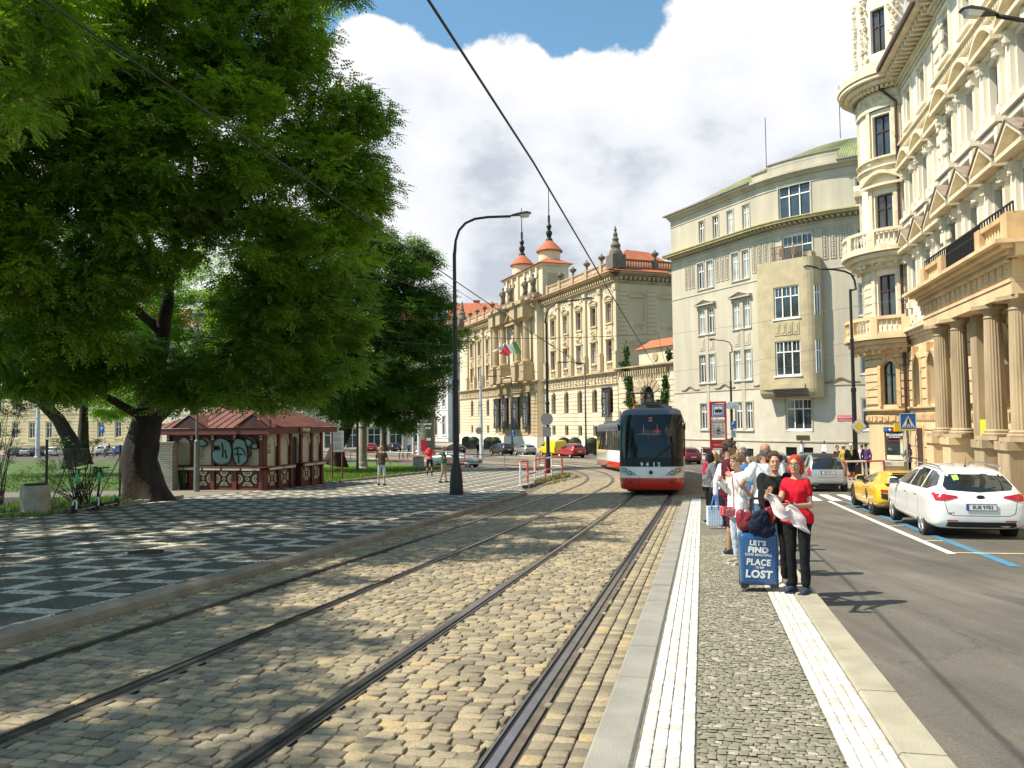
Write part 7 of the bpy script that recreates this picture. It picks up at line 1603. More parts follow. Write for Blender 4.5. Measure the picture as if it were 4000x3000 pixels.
def cobra(lab,base,d,path,head,r=.085,foot=1.3,z0=.15,head_w=.32):
 """street lamp: flared foot, stepped pole, bent arm, long head with a lens under it"""
 base=Vector(base);t=thing('street_lamp',lab,'street lamp',base);b=MB()
 b.lathe([(.27,-.2),(.27,.05),(.25,.55),(.21,.95),(.17,1.12),(.12,foot),(.12,foot+.05)],base,20);hang(b.build('foot',lampb,smooth=True,auto=40),t)
 p=px_path(path,d);b=MB();zt=p[0].z;b.lathe([(.125,foot),(.118,foot+.3),(.112,(zt-base.z)*.45),(.135,(zt-base.z)*.45+.02),(.135,(zt-base.z)*.45+.2),(.09,(zt-base.z)*.45+.25),(.088,(zt-base.z)*.72),(.105,(zt-base.z)*.72+.02),(.105,(zt-base.z)*.72+.12),(r*.85,(zt-base.z)*.72+.16),(r*.8,zt-base.z)],(base.x,base.y,base.z),16)
 hang(b.build('pole',lampb,smooth=True,auto=30),t);b=MB();q=[Vector((base.x,base.y,zt-.05))]+p;b.tube(q,[r*.8]*2+[r*.6]*(len(q)-2),10);hang(b.build('arm',lampb,smooth=True),t)
 a,e=px_path(head,d);dv=(e-a).normalized();L_=(e-a).length;b=MB();s_=Vector((-dv.y,dv.x,0)).normalized()if abs(dv.z)<.9 else Vector((0,1,0));u_=s_.cross(dv)*-1 if s_.cross(dv).z<0 else s_.cross(dv)
 Mx=lambda x,y,z:tuple(a+dv*x+s_*y+u_*z);b.T=Mx;w=head_w/2
 pr=[(0,.05,.05),(L_*.15,w*.55,.08),(L_*.45,w,.11),(L_*.8,w,.12),(L_,w*.55,.05)];vs=[];fs=[]
 for x,ww,h in pr:vs+=[(x,-ww,0),(x,-ww*.7,h*.8),(x,0,h),(x,ww*.7,h*.8),(x,ww,0)]
 for i in range(4):
  for j in range(5):fs.append((i*5+j,i*5+(j+1)%5,(i+1)*5+(j+1)%5,(i+1)*5+j))
 fs+=[(0,1,2,3,4),(20,21,22,23,24)];b.add(vs,fs);ho=b.build('lamp_head',lampb);hang(ho,t)
 b=MB(Mx);vs=[];pr=[(L_*.42,w*.7,-.0),(L_*.5,w*.85,-.1),(L_*.85,w*.8,-.12),(L_*.95,w*.5,-.0)]
 for x,ww,h in pr:vs+=[(x,-ww,-.003),(x,-ww*.6,h-.004),(x,ww*.6,h-.004),(x,ww,-.003)]
 b.add(vs,[(i*4+j,i*4+(j+1)%4,(i+1)*4+(j+1)%4,(i+1)*4+j)for i in range(3)for j in range(4)]+[(0,1,2,3),(12,13,14,15)]);lo=b.build('lens',lens_m);lo.parent=ho;lo.matrix_parent_inverse=Matrix.Identity(4)
 return t
B1=gp(1783,1932,.15);cobra('tall black curved street lamp in the foreground left of centre with fat foot',B1,B1.y,[(1776,990),(1780,940),(1793,900),(1818,872),(1855,855),(1905,848),(1995,845)],[(1993,845),(2075,834)])
B2=Vector((2.25,50.8,g(50.8)+.15));cobra('black curved street lamp on the traffic island carrying the back of a round sign',B2,50.8,[(2130,1260),(2134,1225),(2148,1200),(2172,1184),(2210,1177),(2265,1171)],[(2262,1171),(2320,1166)])
BR=at(3345,1862,41);BR.z=g(41)+.15;cobra('black curved street lamp on the right carrying the yellow diamond sign',BR,41,[(3343,1130),(3338,1095),(3325,1072),(3300,1060),(3260,1053),(3195,1049)],[(3197,1049),(3139,1042)])
BM=at(2862,1800,69);BM.z=g(69)+.15;cobra('slimmer curved street lamp with station clock before the grey building',BM,69,[(2860,1375),(2858,1352),(2848,1337),(2825,1330),(2796,1328)],[(2798,1328),(2768,1326)],r=.07)
p=Vector((13.6,17.8,g(17.8)+.15));cobra('street lamp whose head reaches in at the top right corner',p,17.8,[(4330,250),(4320,160),(4260,110),(4150,95),(3985,78),(3895,62)],[(3898,60),(3752,42)],head_w=.34)
def flat_lamp(lab,x,y,top,apx,apy):
 base=Vector((x,y,g(y)+.15));t=thing('street_lamp',lab,'street lamp',base);b=MB();b.lathe([(.3,0),(.26,.9),(.13,1.3),(.1,3),(.07,top-base.z)],base,12);hang(b.build('pole',lampb,smooth=True),t)
 e=at(apx,apy,y);tp=Vector((x,y,top));b=MB();b.tube([tp,tp+Vector((0,0,.15)),tp.lerp(e,.2)+Vector((0,0,.15)),e+Vector((.9,0,.05))],.05,6);hang(b.build('arm',lampb),t)
 b=MB();b.obox(e,1.3,.4,.12);b.obox(tp+Vector((-.6,0,.15)),1.1,.4,.12);hang(b.build('lamp_head',lampb),t);return t
flat_lamp('thin black lamp post with flat head between the red crossover and the trough',8.85,96,at(2285,1425,96).z,2200,1415)
FL=flat_lamp('thin black lamp post with flat head beside the palace entrance, blue sign on it',(1998-2000)/3100*118,118,at(1998,1480,118).z,1925,1470)
def mast(name,lab,x,y,r0,r1,ztop,m,cat='mast',z=0.):
 base=Vector((x,y,g(y)+z));t=thing(name,lab,cat,base);b=MB();h=ztop-base.z
 b.lathe([(r0*1.12,-.1),(r0*1.1,.5),(r0,.55),(r0*.97,h*.55),(r0*.85,h*.56),(r1,h)],base,18);hang(b.build('shaft',m,smooth=True,auto=30),t)
 b=MB();
 for k in(.35,.6,.8):b.lathe([(r0*1.15,h*k),(r0*1.15,h*k+.1)],base,14)
 b.lathe([(r0*1.5,-.05),(r0*1.5,.12),(r0*1.3,.2)],base,14);hang(b.build('collar',m),t);return t
mast('tram_mast','white tapering tram mast with back of a round sign, in front of the palace',-3.38,85.3,.19,.1,at(1881,1440,85.3).z,greyp)
t=mast('concrete_mast','thick grey concrete mast on the grass behind the notice board',-11.66,61.9,.33,.27,7.5,conc,z=.15);c=MB();c.obox((-11.2,61.6,1.75),.28,.25,.5);hang(c.build('cable_box',gal),t)
mast('steel_pole','slim dark pole standing just left of the concrete mast',-11.55,59.2,.09,.08,6.5,trim_b,z=.15)
mast('tram_mast','left one of two pale masts by the advertising column',-14.2,113.5,.17,.14,8.5,greyp);mast('tram_mast','right one of two pale masts by the advertising column',-12.9,109.5,.24,.2,9,greyp)
def disc_sign(root,c,r,m,face=(0,-1,0),name='round_sign'):
 b=MB();Mq=Vector(face).to_track_quat('Z','Y').to_matrix();b.lathe([(r,-.012),(r,.012)],c,28,M=Mq);b.lathe([(r*.96,.012),(r,.013),(r,.03),(r*.96,.03)],c,28,M=Mq);o=b.build(name,m);hang(o,root)if root else None;return o
for(lab,px,py,d,r_,off)in(('back of a round traffic sign on the lamp post of the traffic island',2136,1637,50.6,.39,-.25),('back of an octagonal sign on the white tram mast',1871,1682,85.0,.36,-.25)):
 p=at(px,py,d+off);t=thing('traffic_sign',lab,'traffic sign',p);disc_sign(t,p,r_,sgn_g);c=MB();c.obox(p+Vector((0,.1,0)),.06,.2,r_*1.2);hang(c.build('clamp',gal),t)
 if d<60:c=MB();c.obox(at(2136,1686,d+off),.52,.02,.6);hang(c.build('square_plate',sgn_g),t)
p=at(2003,1692,117.6);t=thing('traffic_sign','tall blue direction plate on the lamp post by the palace entrance','traffic sign',p);c=MB();c.obox(p,.5,.03,1.05);hang(c.build('plate',sgn_b),t);c=MB();c.obox(p+Vector((0,-.02,.25)),.1,.01,.35);c.obox(p+Vector((0,-.02,-.25)),.28,.01,.1);hang(c.build('symbol',sgn_w),t)
pb=at(3548,1890,30.3);t=thing('crossing_sign','blue square zebra crossing sign on a grey post before the exchange window','traffic sign',(pb.x,pb.y,g(30.3)+.15));c=MB();c.tube([(pb.x,pb.y,g(30.3)),(pb.x,pb.y,at(3548,1620,30.3).z)],.035,10);hang(c.build('post',gal,smooth=True),t)
cc=at(3547,1646,30.24);c=MB();rr=.31
c.obox(cc,rr*2,.015,rr*2);pl=c.build('plate',sgn_b);hang(pl,t);c=MB()
for sx_,sz_,w_,h_ in((0,rr-.01,rr*2,.02),(0,-rr+.01,rr*2,.02),(rr-.01,0,.02,rr*2),(-rr+.01,0,.02,rr*2)):c.obox(cc+Vector((sx_,-.0105,sz_)),w_,.004,h_)
c.add([tuple(cc+Vector((-.25,-.011,-.23))),tuple(cc+Vector((.25,-.011,-.23))),tuple(cc+Vector((0,-.011,.22)))],[(0,1,2)]);o=c.build('white_triangle',sgn_w);hang(o,t)
c=MB();q=lambda x,z:tuple(cc+Vector((x,-.015,z)))
for pts in([(-.03,.10),(.03,.10),(.035,.0),(.06,-.06),(-.05,-.06),(-.035,.02)],[(-.05,-.06),(0,-.06),(-.05,-.17),(-.09,-.16)],[(.0,-.06),(.06,-.06),(.10,-.17),(.06,-.17)],[(-.03,.10),(-.04,.06),(-.09,.0),(-.075,-.01)],[(.03,.10),(.04,.06),(.08,.01),(.07,-.005)]):c.add([q(*p_)for p_ in pts],[tuple(range(len(pts)))])
c.add([q(.027*math.cos(a),.135+.027*math.sin(a))for a in np.linspace(0,6,9)],[tuple(range(9))])
for i in range(5):x=-.18+i*.09;c.add([q(x-.02,-.225),q(x+.02,-.225),q(x*.8+.016,-.165),q(x*.8-.016,-.165)],[(0,1,2,3)])
hang(c.build('walking_figure',sgn_k),t)
cc=at(3354,1665,40.8);t=thing('priority_sign','white and yellow diamond priority road sign on the right-hand lamp post','traffic sign',cc);Rr=Matrix.Rotation(math.pi/4,3,'Y')
for s_,m_,o_,nm in((.60,sgn_w,0,'plate'),(.54,sgn_k,-.012,'black_rim'),(.51,sgn_w,-.016,'white_rim'),(.34,sgn_k,-.02,'inner_rim'),(.32,sgn_y,-.024,'yellow_field')):c=MB();c.obox(cc+Vector((0,o_,0)),s_,.008,s_,M=Rr);hang(c.build(nm,m_),t)
cc=at(2864,1660,68.7);t=thing('parking_sign','blue parking sign with small plate under it on the clock lamp post','traffic sign',cc);c=MB();c.obox(cc,.5,.02,.68);hang(c.build('plate',sgn_b),t);hang(text('P',.42,'letter',sgn_w,None,face_M(cc+Vector((-.02,-.015,.1)),(1,0,0)),.004,bold=.008),t);hang(text('RESERVE',.10,'lettering',sgn_w,None,face_M(cc+Vector((0,-.015,-.22)),(1,0,0)),.004),t)
c=MB();c.obox(cc+Vector((0,0,-.75)),.48,.02,.66);hang(c.build('lower_plate',sgn_w),t);c=MB()
for i in range(5):c.obox(cc+Vector((0,-.015,-.52-i*.11)),.32-.05*(i%2),.004,.04)
hang(c.build('small_print',sgn_k),t)
cc=at(2848,1583,68.6);t=thing('station_clock','round double-faced white station clock on the lamp post','clock',cc)
for q,yy in((0,-.06),(.5,-.02)):
 ctr=cc+Vector((q,yy,0));c=MB();Mq=Vector((0,-1,0)).to_track_quat('Z','Y').to_matrix();c.lathe([(.33,-.06),(.33,.05),(.29,.06)],ctr,24,M=Mq);hang(c.build('case',sgn_w),t);c=MB()
 for i in range(12):a=i*math.pi/6;c.obox(ctr+Vector((math.sin(a)*.25,-.068,math.cos(a)*.25)),.018,.004,.05,M=Matrix.Rotation(a,3,'Y'))
 hang(c.build('hour_marks',sgn_k),t);c=MB()
 for a,l in((rad(330),.16),(rad(150),.23)):c.obox(ctr+Vector((math.sin(a)*l/2,-.075,math.cos(a)*l/2)),.025,.004,l,M=Matrix.Rotation(a,3,'Y'))
 hang(c.build('clock_hand',sgn_k),t)
sp_=Vector((7.22,27.9,g(27.9)+.15));t=thing('stop_sign_post','red tram stop column with white tram symbol, line numbers and timetable','tram stop sign',sp_);zt=at(2804,1575,27.9).z;W_2=.27;sx=sp_.x;sy_=sp_.y
c=MB();
for q in(-1,1):c.box(sx+q*W_2-.025,sx+q*W_2+.025,sy_-.04,sy_+.04,sp_.z-.1,zt)
c.box(sx-W_2-.02,sx+W_2+.02,sy_-.05,sy_+.05,zt,zt+.06);hang(c.build('frame',sgn_r),t)
def panel(z0,z1,m,nm,w=W_2-.03,y=-.03):c=MB();c.box(sx-w,sx+w,sy_+y,sy_+y+.03,z0,z1);o=c.build(nm,m);hang(o,t);return o
H_=zt
panel(H_-.50,H_-.02,sgn_r,'header',W_2-.026,-.028);panel(H_-.48,H_-.04,sgn_b,'blue_frame',.225,-.038);panel(H_-.46,H_-.06,sgn_w,'white_border',.205,-.043);panel(H_-.44,H_-.08,sgn_b,'blue_field',.185,-.048);panel(H_-.40,H_-.12,sgn_w,'white_field',.15,-.053)
c=MB();c.box(sx-.13,sx+.13,sy_-.062,sy_-.058,H_-.30,H_-.22);c.box(sx-.11,sx-.02,sy_-.062,sy_-.058,H_-.34,H_-.305);c.box(sx+.02,sx+.11,sy_-.062,sy_-.058,H_-.34,H_-.305);c.box(sx+.0,sx+.03,sy_-.062,sy_-.058,H_-.215,H_-.17);hang(c.build('tram_symbol',sgn_k),t)
pale=mat('timetable_board',(.60,.58,.53),.6);panel(H_-1.22,H_-.56,pale,'line_board');panel(H_-1.0+.0,H_-.99,redp,'rule',.2,-.036)
for s_,x,z,sz in(('HLAVNÍ NÁDRAŽÍ',0,-.66,.066),('5',-.15,-.90,.10),('9',-.15,-1.03,.10),('15',.15,-.90,.10),('26',.15,-1.03,.10)):hang(text(s_,sz,'lettering',sgn_k,None,face_M((sx+x,sy_-.034,H_+z),(1,0,0)),.003,sx=.9),t)
for x in(-.15,0,.15):c=MB();c.add([(sx+x-.03,sy_-.034,H_-.80),(sx+x+.03,sy_-.034,H_-.80),(sx+x,sy_-.034,H_-.76)],[(0,1,2)]);hang(c.build('arrow',sgn_k),t)
c=MB();c.box(sx-.06,sx+.06,sy_-.036,sy_-.032,H_-1.09,H_-.85);hang(c.build('night_field',mat('night_blue',(.06,.04,.06),.5)),t)
for s_,z in(('95',-.90),('98',-1.03)):hang(text(s_,.09,'lettering',sgn_w,None,face_M((sx,sy_-.04,H_+z),(1,0,0)),.003),t)
panel(H_-1.65,H_-1.28,sgn_r,'red_board');hang(text('DO CENTRA. SEM DNE',.045,'lettering',sgn_w,None,face_M((sx,sy_-.034,H_-1.34),(1,0,0)),.003),t)if False else hang(text('ZDE SE PLATÍ',.045,'lettering',sgn_w,None,face_M((sx-.03,sy_-.034,H_-1.35),(1,0,0)),.003),t)if False else None
hang(text('50 000 Kč',.062,'lettering',sgn_w,None,face_M((sx-.05,sy_-.034,H_-1.46),(1,0,0)),.003),t);c=MB();c.lathe([(.05,0),(.05,.004)],(sx+.15,sy_-.034,H_-1.44),16,M=Mq);hang(c.build('black_spot',sgn_k),t);panel(H_-1.63,H_-1.58,sgn_w,'white_rule',.22,-.034)
panel(H_-2.45,H_-1.80,mat('glass_case_yellowish',(.34,.30,.14),.3,var=.4,vscale=6),'timetable_case')
def barrier(lab,pts,h,zz=0.,low=.45,group=None,pr=.03,alt=0):
 t=thing('barrier',lab,'railing',pts[0]+(g(pts[0][1])+zz,),0,group);V=[Vector((x,y,g(y)+zz))for x,y in pts]
 for i,v in enumerate(V):c=MB();c.tube([v-Vector((0,0,.1)),v+Vector((0,0,h))],pr,8);hang(c.build('post',whp if(i+alt)%2==0 else redp),t)
 for i,(a,b_)in enumerate(zip(V[:-1],V[1:])):
  for z,k in((h,0),(low,1)):c=MB();c.tube([a+Vector((0,0,z)),b_+Vector((0,0,z))],pr*.95,8);hang(c.build('rail',redp if(i+k+alt)%2==0 else whp),t)
 return t
barrier('red and white tubular railing round the tip of the traffic island',[(.34,37.0),(.72,39.2),(1.13,41.4),(1.83,44.9),(2.3,47.6),(3.0,48.6)],1.08,.15,.42,alt=0,pr=.045)
barrier('second row of the island railing behind the black lamp post',[(3.0,48.7),(3.1,51.),(1.8,54.)],1.05,.15,.42,alt=1,pr=.035)
barrier('long low red and white railing along the far kerb of the island',[(1.6,55.2),(-.6,59.),(-3.9,64.3),(-6.6,69.),(-9.2,74.),(-13,79),(-17,83.5),(-21,87)],1.05,.1,.35,alt=1,pr=.035)
q1=gp(3311,1886,.15);q0=(q1.x-.8,q1.y+2.2);q2=(q1.x+1.9,q1.y+.5)
barrier('short red and white railing on the pavement corner in front of waiting pedestrians',[q0,(q1.x-.1,q1.y),((q1.x+q2[0])/2,(q1.y+q2[1])/2),q2],.95,.15,.3,pr=.04)
barrier('red and white railing along the foot of the grey building',[(15.9,85.),(17.3,81.5),(18.6,78),(19.9,75),(21.2,72)],1.0,.15,.5,pr=.035)
for i,(px,d)in enumerate(((1558,90),(1573,90),(1590,90))):
 p=at(px,1790,d);p.z=g(d);t=thing('bollard','stone bollard in the row of three left of the advertising column','bollard',p,0,'three stone bollards at the junction');c=MB();c.lathe([(.16,0),(.13,.2),(.11,.9),(.14,1.0),(.06,1.12)],(0,0,0),10);c.build('shaft',conc,t,smooth=True);c=MB();c.lathe([(.2,0),(.2,.12),(.16,.16)],(0,0,0),10);c.build('foot',conc,t)
p=at(1668,1790,112);t=thing('advertising_pillar','broad grey green advertising pillar with white torn poster and red panel','advertising pillar',(p.x,p.y,g(112)));c=MB();c.lathe([(1.15,-.2),(1.15,.4),(1.0,.5),(1.0,5.4),(1.15,5.5),(1.15,5.8),(.4,6.4)],(p.x,p.y,g(112)),20);hang(c.build('drum',mat('mossy_grey',(.14,.15,.09),.9,var=.3),smooth=True,auto=30),t)
for px,py,w_,h_,m_,nm in((1668,1656,1.2,.28,sgn_w,'poster'),(1672,1672,.7,.2,sgn_w,'poster'),(1664,1644,.7,.16,sgn_w,'poster'),(1652,1740,.9,1.6,sgn_r,'red_panel'),(1674,1716,.6,.35,sgn_w,'poster')):c=MB();c.obox(at(px,py,110.9),w_,.04,h_);hang(c.build(nm,m_),t)
na=Vector((-10.4,45.8));nb=Vector((-9.95,46.4));t=thing('notice_board','white printed notice board on two rust red posts beside the kiosk','notice board',(na.x,na.y,g(45.8)+.15));zt=at(1320,1680,46).z;rp=mat('rust_red_post',(.17,.035,.02),.7,var=.2)
for v in(na,nb):c=MB();c.tube([(v.x,v.y,g(v.y)),(v.x,v.y,zt-.0)],.05,8);hang(c.build('post',rp),t)
dv=(nb-na).normalized();c_=(na+nb)/2;c=MB();Mz=math.atan2(dv.y,dv.x);zc=at(1320,1724,46).z;cx,cy=c_.x+.03,c_.y-.05;c.obox((cx,cy,zc),.72,.03,1.22,.25);hang(c.build('board',sgn_w),t);c=MB()
for i in range(16):
 if i in(3,9):continue
 zz_=zc+.5-i*.065;w_=.5 if i%4 else .34;c.obox((cx+.006,cy-.022,zz_),w_,.004,.02,.25)
hang(c.build('print',mat('print_grey',(.25,.25,.25),.6)),t);c=MB();c.tube([(na.x,na.y,zt),(na.x,na.y,zt+.1),(nb.x+.5,nb.y-.2,zt+.12)],.02,6);hang(c.build('top_rod',trim_b),t)
def conc_bin(lab,x,y,w,h,z=.15,sides=8):
 t=thing('concrete_bin',lab,'litter bin',(x,y,g(y)+z));c=MB();c.lathe([(w*.5,0),(w*.54,h*.1),(w*.54,h*.97),(w*.5,h)],(0,0,0),sides,a0=.3,a1=.3+2*math.pi);c.build('block',conc,t);c=MB();c.lathe([(w*.4,h),(w*.42,h+.04),(w*.36,h+.05)],(0,0,0),12);c.build('rim',trim_b,t);return t
cb=gp(112,2014,.15);conc_bin('weathered angular concrete litter block at the left edge of the pavement',cb.x,cb.y+.3,.74,.86,sides=6)
p=at(1635,1815,62);conc_bin('pale concrete litter bin with black lid behind the man with the red rucksack',p.x,62,.82,.9,.12)
bp_=gp(720,1912,.15);t=thing('litter_bin','dark green ribbed dustbin in front of the kiosk','litter bin',bp_);grn=mat('dark_green_plastic',(.015,.045,.03),.45);c=MB();pr=[(.22,0),(.24,.03),(.30,.8),(.31,.84),(.28,.86)];c.lathe(pr,(0,0,0),18)
for i in range(18):a=i*math.pi/9;c.tube([(.235*math.cos(a),.235*math.sin(a),.06),(.30*math.cos(a),.30*math.sin(a),.78)],.012,4)
c.build('bucket',grn,t);c=MB();c.lathe([(.32,.86),(.31,.98),(.24,1.08),(.0,1.12)],(0,0,0),18);c.build('lid',grn,t,smooth=True);c=MB();c.ball((0,-.27,.97),.17,.07,.06,12,6);c.build('slot',sgn_k,t)
lp_=gp(768,1921,.15);t=thing('park_lantern','thin grey park lantern rising into the foliage in front of the kiosk','street lamp',lp_);zt=at(769,1268,lp_.y).z-lp_.z;c=MB();c.lathe([(.13,0),(.12,1.5),(.115,zt*.3),(.06,zt*.31),(.045,zt)],(0,0,0),12);c.build('post',mat('grey_green_steel',(.16,.18,.15),.6,.3,var=.2),t,smooth=True,auto=30)
c=MB();c.lathe([(.06,zt),(.20,zt+.12),(.27,zt+.42)],(0,0,0),14);c.build('globe',mat('milky_lantern',(.36,.42,.28),.3),t,smooth=True);c=MB();c.lathe([(.29,zt+.42),(.42,zt+.45),(.30,zt+.54),(.08,zt+.62)],(0,0,0),14);c.build('hat',mat('verdigris',(.06,.11,.08),.6),t)
fp=[(-14.6,20.2),(-14.7,25.1),(-14.85,30.1)];t=thing('mesh_fence','wire mesh fence on dark posts left of the big trunk','fence',(fp[1][0],fp[1][1],g(25.1)+.15));dg_=mat('dark_green_steel',(.012,.022,.016),.5)
for i,(x,y)in enumerate(fp):h=(2.2,2.22,2.05)[i];c=MB();c.tube([(x,y,g(y)),(x,y,g(y)+.15+h)],.04,8);hang(c.build('post',dg_),t)
c=MB();c.tube([(-14.72,25.3,g(25)+.2),(-14.75,26.6,g(26)+1.9)],.02,5);c.tube([(-14.85,30.,g(30)+1.7),(-14.8,28.4,g(28.4)+.25)],.022,5);hang(c.build('brace',dg_),t)
c=MB()
for(a,b_)in zip(fp[:-1],fp[1:]):
 A3=Vector((a[0],a[1],g(a[1])+.22));B3=Vector((b_[0],b_[1],g(b_[1])+.22));hgt=1.85;L_=(B3-A3).length;n=int((L_+hgt)/.13)
 for i in range(n):
  for sgn in(1,-1):
   s0_=i*.13-hgt if sgn>0 else i*.13;s1_=s0_+hgt*sgn;z0_,z1_=0,hgt
   def cl_(s0_,s1_,z0_,z1_):
    if s1_==s0_:return None
    pts=[]
    for s_,z_ in((s0_,z0_),(s1_,z1_)):
     s2=min(max(s_,0),L_);z2=z0_+(z1_-z0_)*(s2-s0_)/(s1_-s0_);pts.append((s2,z2))
    return pts if abs(pts[0][0]-pts[1][0])>.05 and min(pts[0][1],pts[1][1])>-.01 and max(pts[0][1],pts[1][1])<hgt+.01 else None
   r=cl_(s0_,s1_,z0_,z1_)
   if r:P0=A3.lerp(B3,r[0][0]/L_)+Vector((0,0,r[0][1]));P1=A3.lerp(B3,r[1][0]/L_)+Vector((0,0,r[1][1]));c.tube([P0,P1],.0035,3)
 for z in(.02,.9,hgt):c.tube([A3+Vector((0,0,z)),B3+Vector((0,0,z))],.005,4)
hang(c.build('wire_mesh',gal),t)
sg_=mat('scooter_green',(.02,.36,.12),.4,coat=.3);sw=mat('scooter_white',(.70,.71,.68),.4)
def scooter(lab,p,rz,sc):
 t=thing('electric_scooter',lab,'scooter',p,rz,'hired scooters by the fence');t.scale=(sc,sc,sc)
 Mx=Matrix.Rotation(math.pi/2,3,'X')
 for x in(0,-.88):c=MB();c.lathe([(.06,-.025),(.105,-.025),(.115,0),(.105,.025),(.06,.025)],(x,0,.115),18,M=Mx);w_=c.build('wheel',tyre_m,t);c=MB();c.lathe([(0,-.02),(.06,-.02),(.06,.02),(0,.02)],(x,0,.115),12,M=Mx);c.build('hub',sw,w_)
 c=MB();c.box(-.76,-.14,-.085,.085,.11,.17);c.tube([(-.16,0,.14),(-.06,0,.30)],.04,8);c.build('deck',trim_b,t);c=MB();c.box(-.78,-.2,-.09,.09,.095,.109);c.build('deck_edge',sw,t)
 c=MB();c.tube([(-.04,0,.32),(-.17,0,1.08)],[.032,.026],10);c.build('stem',trim_b,t,smooth=True);c=MB();c.tube([(.0,.05,.115),(-.02,.045,.28),(-.04,.0,.36)],.022,6);c.tube([(.0,-.05,.115),(-.02,-.045,.28),(-.04,.0,.36)],.022,6);c.build('fork',sw,t)
 c=MB();c.tube([(-.17,-.24,1.12),(-.165,0,1.09),(-.17,.24,1.12)],.018,8);c.build('handlebar',sgn_k,t);c=MB();c.ball((-.10,0,.86),.035,.05,.15,12,8);c.build('battery_pod',sg_,t,smooth=True);c=MB();c.ball((-.86,0,.245),.12,.045,.04,12,6);c.build('rear_mudguard',sg_,t,smooth=True);c=MB();c.tube([(-.35,.08,.12),(-.4,.2,.0)],.012,5);c.build('kickstand',trim_b,t)
scooter('left electric scooter with green battery pod, nearer the concrete block',gp(290,2008,.15),rad(268),1.18);scooter('right electric scooter with green battery pod, nearer the big trunk',gp(377,1993,.15),rad(264),1.18)
p=gp(570,2158,.15);c=MB();c.lathe([(.3,0),(.3,.012),(.26,.012),(.26,.006),(.0,.006)],(p.x,p.y,p.z),24);o=c.build('manhole_cover',sgn_k);tag(o,'round black iron cover sunk in the patterned pavement','manhole cover')
KA_=Vector((-16.0,37.1));KBc=Vector((-11.07,35.45));KC_=Vector((-9.81,40.82));ku=(KBc-KA_).normalized();kv=(KC_-KBc).normalized();kz=g(36.5)+.15
k1=straight(KA_,ku,Vector((ku.y,-ku.x)));k2=straight(KBc,kv,Vector((kv.y,-kv.x)));LA=5.2;LB=5.5
kred=mat('oxblood_paint',(.11,.018,.012),.6,var=.25,vscale=3,dirt=.35,dcol=(.07,.02,.015));kdark=mat('dark_maroon',(.055,.012,.010),.6,var=.3);kcream=mat('dirty_cream',(.50,.48,.35),.75,var=.15,vscale=2,dirt=.25,dcol=(.28,.26,.16));kgold=mat('cream_gold_stencil',(.58,.50,.28),.7,var=.2,vscale=4);kroof=mat('rusty_red_sheet',(.15,.048,.032),.65,.1,var=.35,vscale=2.5,dirt=.5,dcol=(.16,.10,.04))
KI=thing('kiosk','small dark red kiosk with hipped metal roof and graffiti on its shutters','kiosk',(-12.5,38,kz));Z=lambda v:kz+v
def HK(b,n,m,par=None,**k):
 o=b.build(n,m,None,**k)
 if par:o.parent=par;o.matrix_parent_inverse=Matrix.Identity(4)
 else:hang(o,KI)
 return o
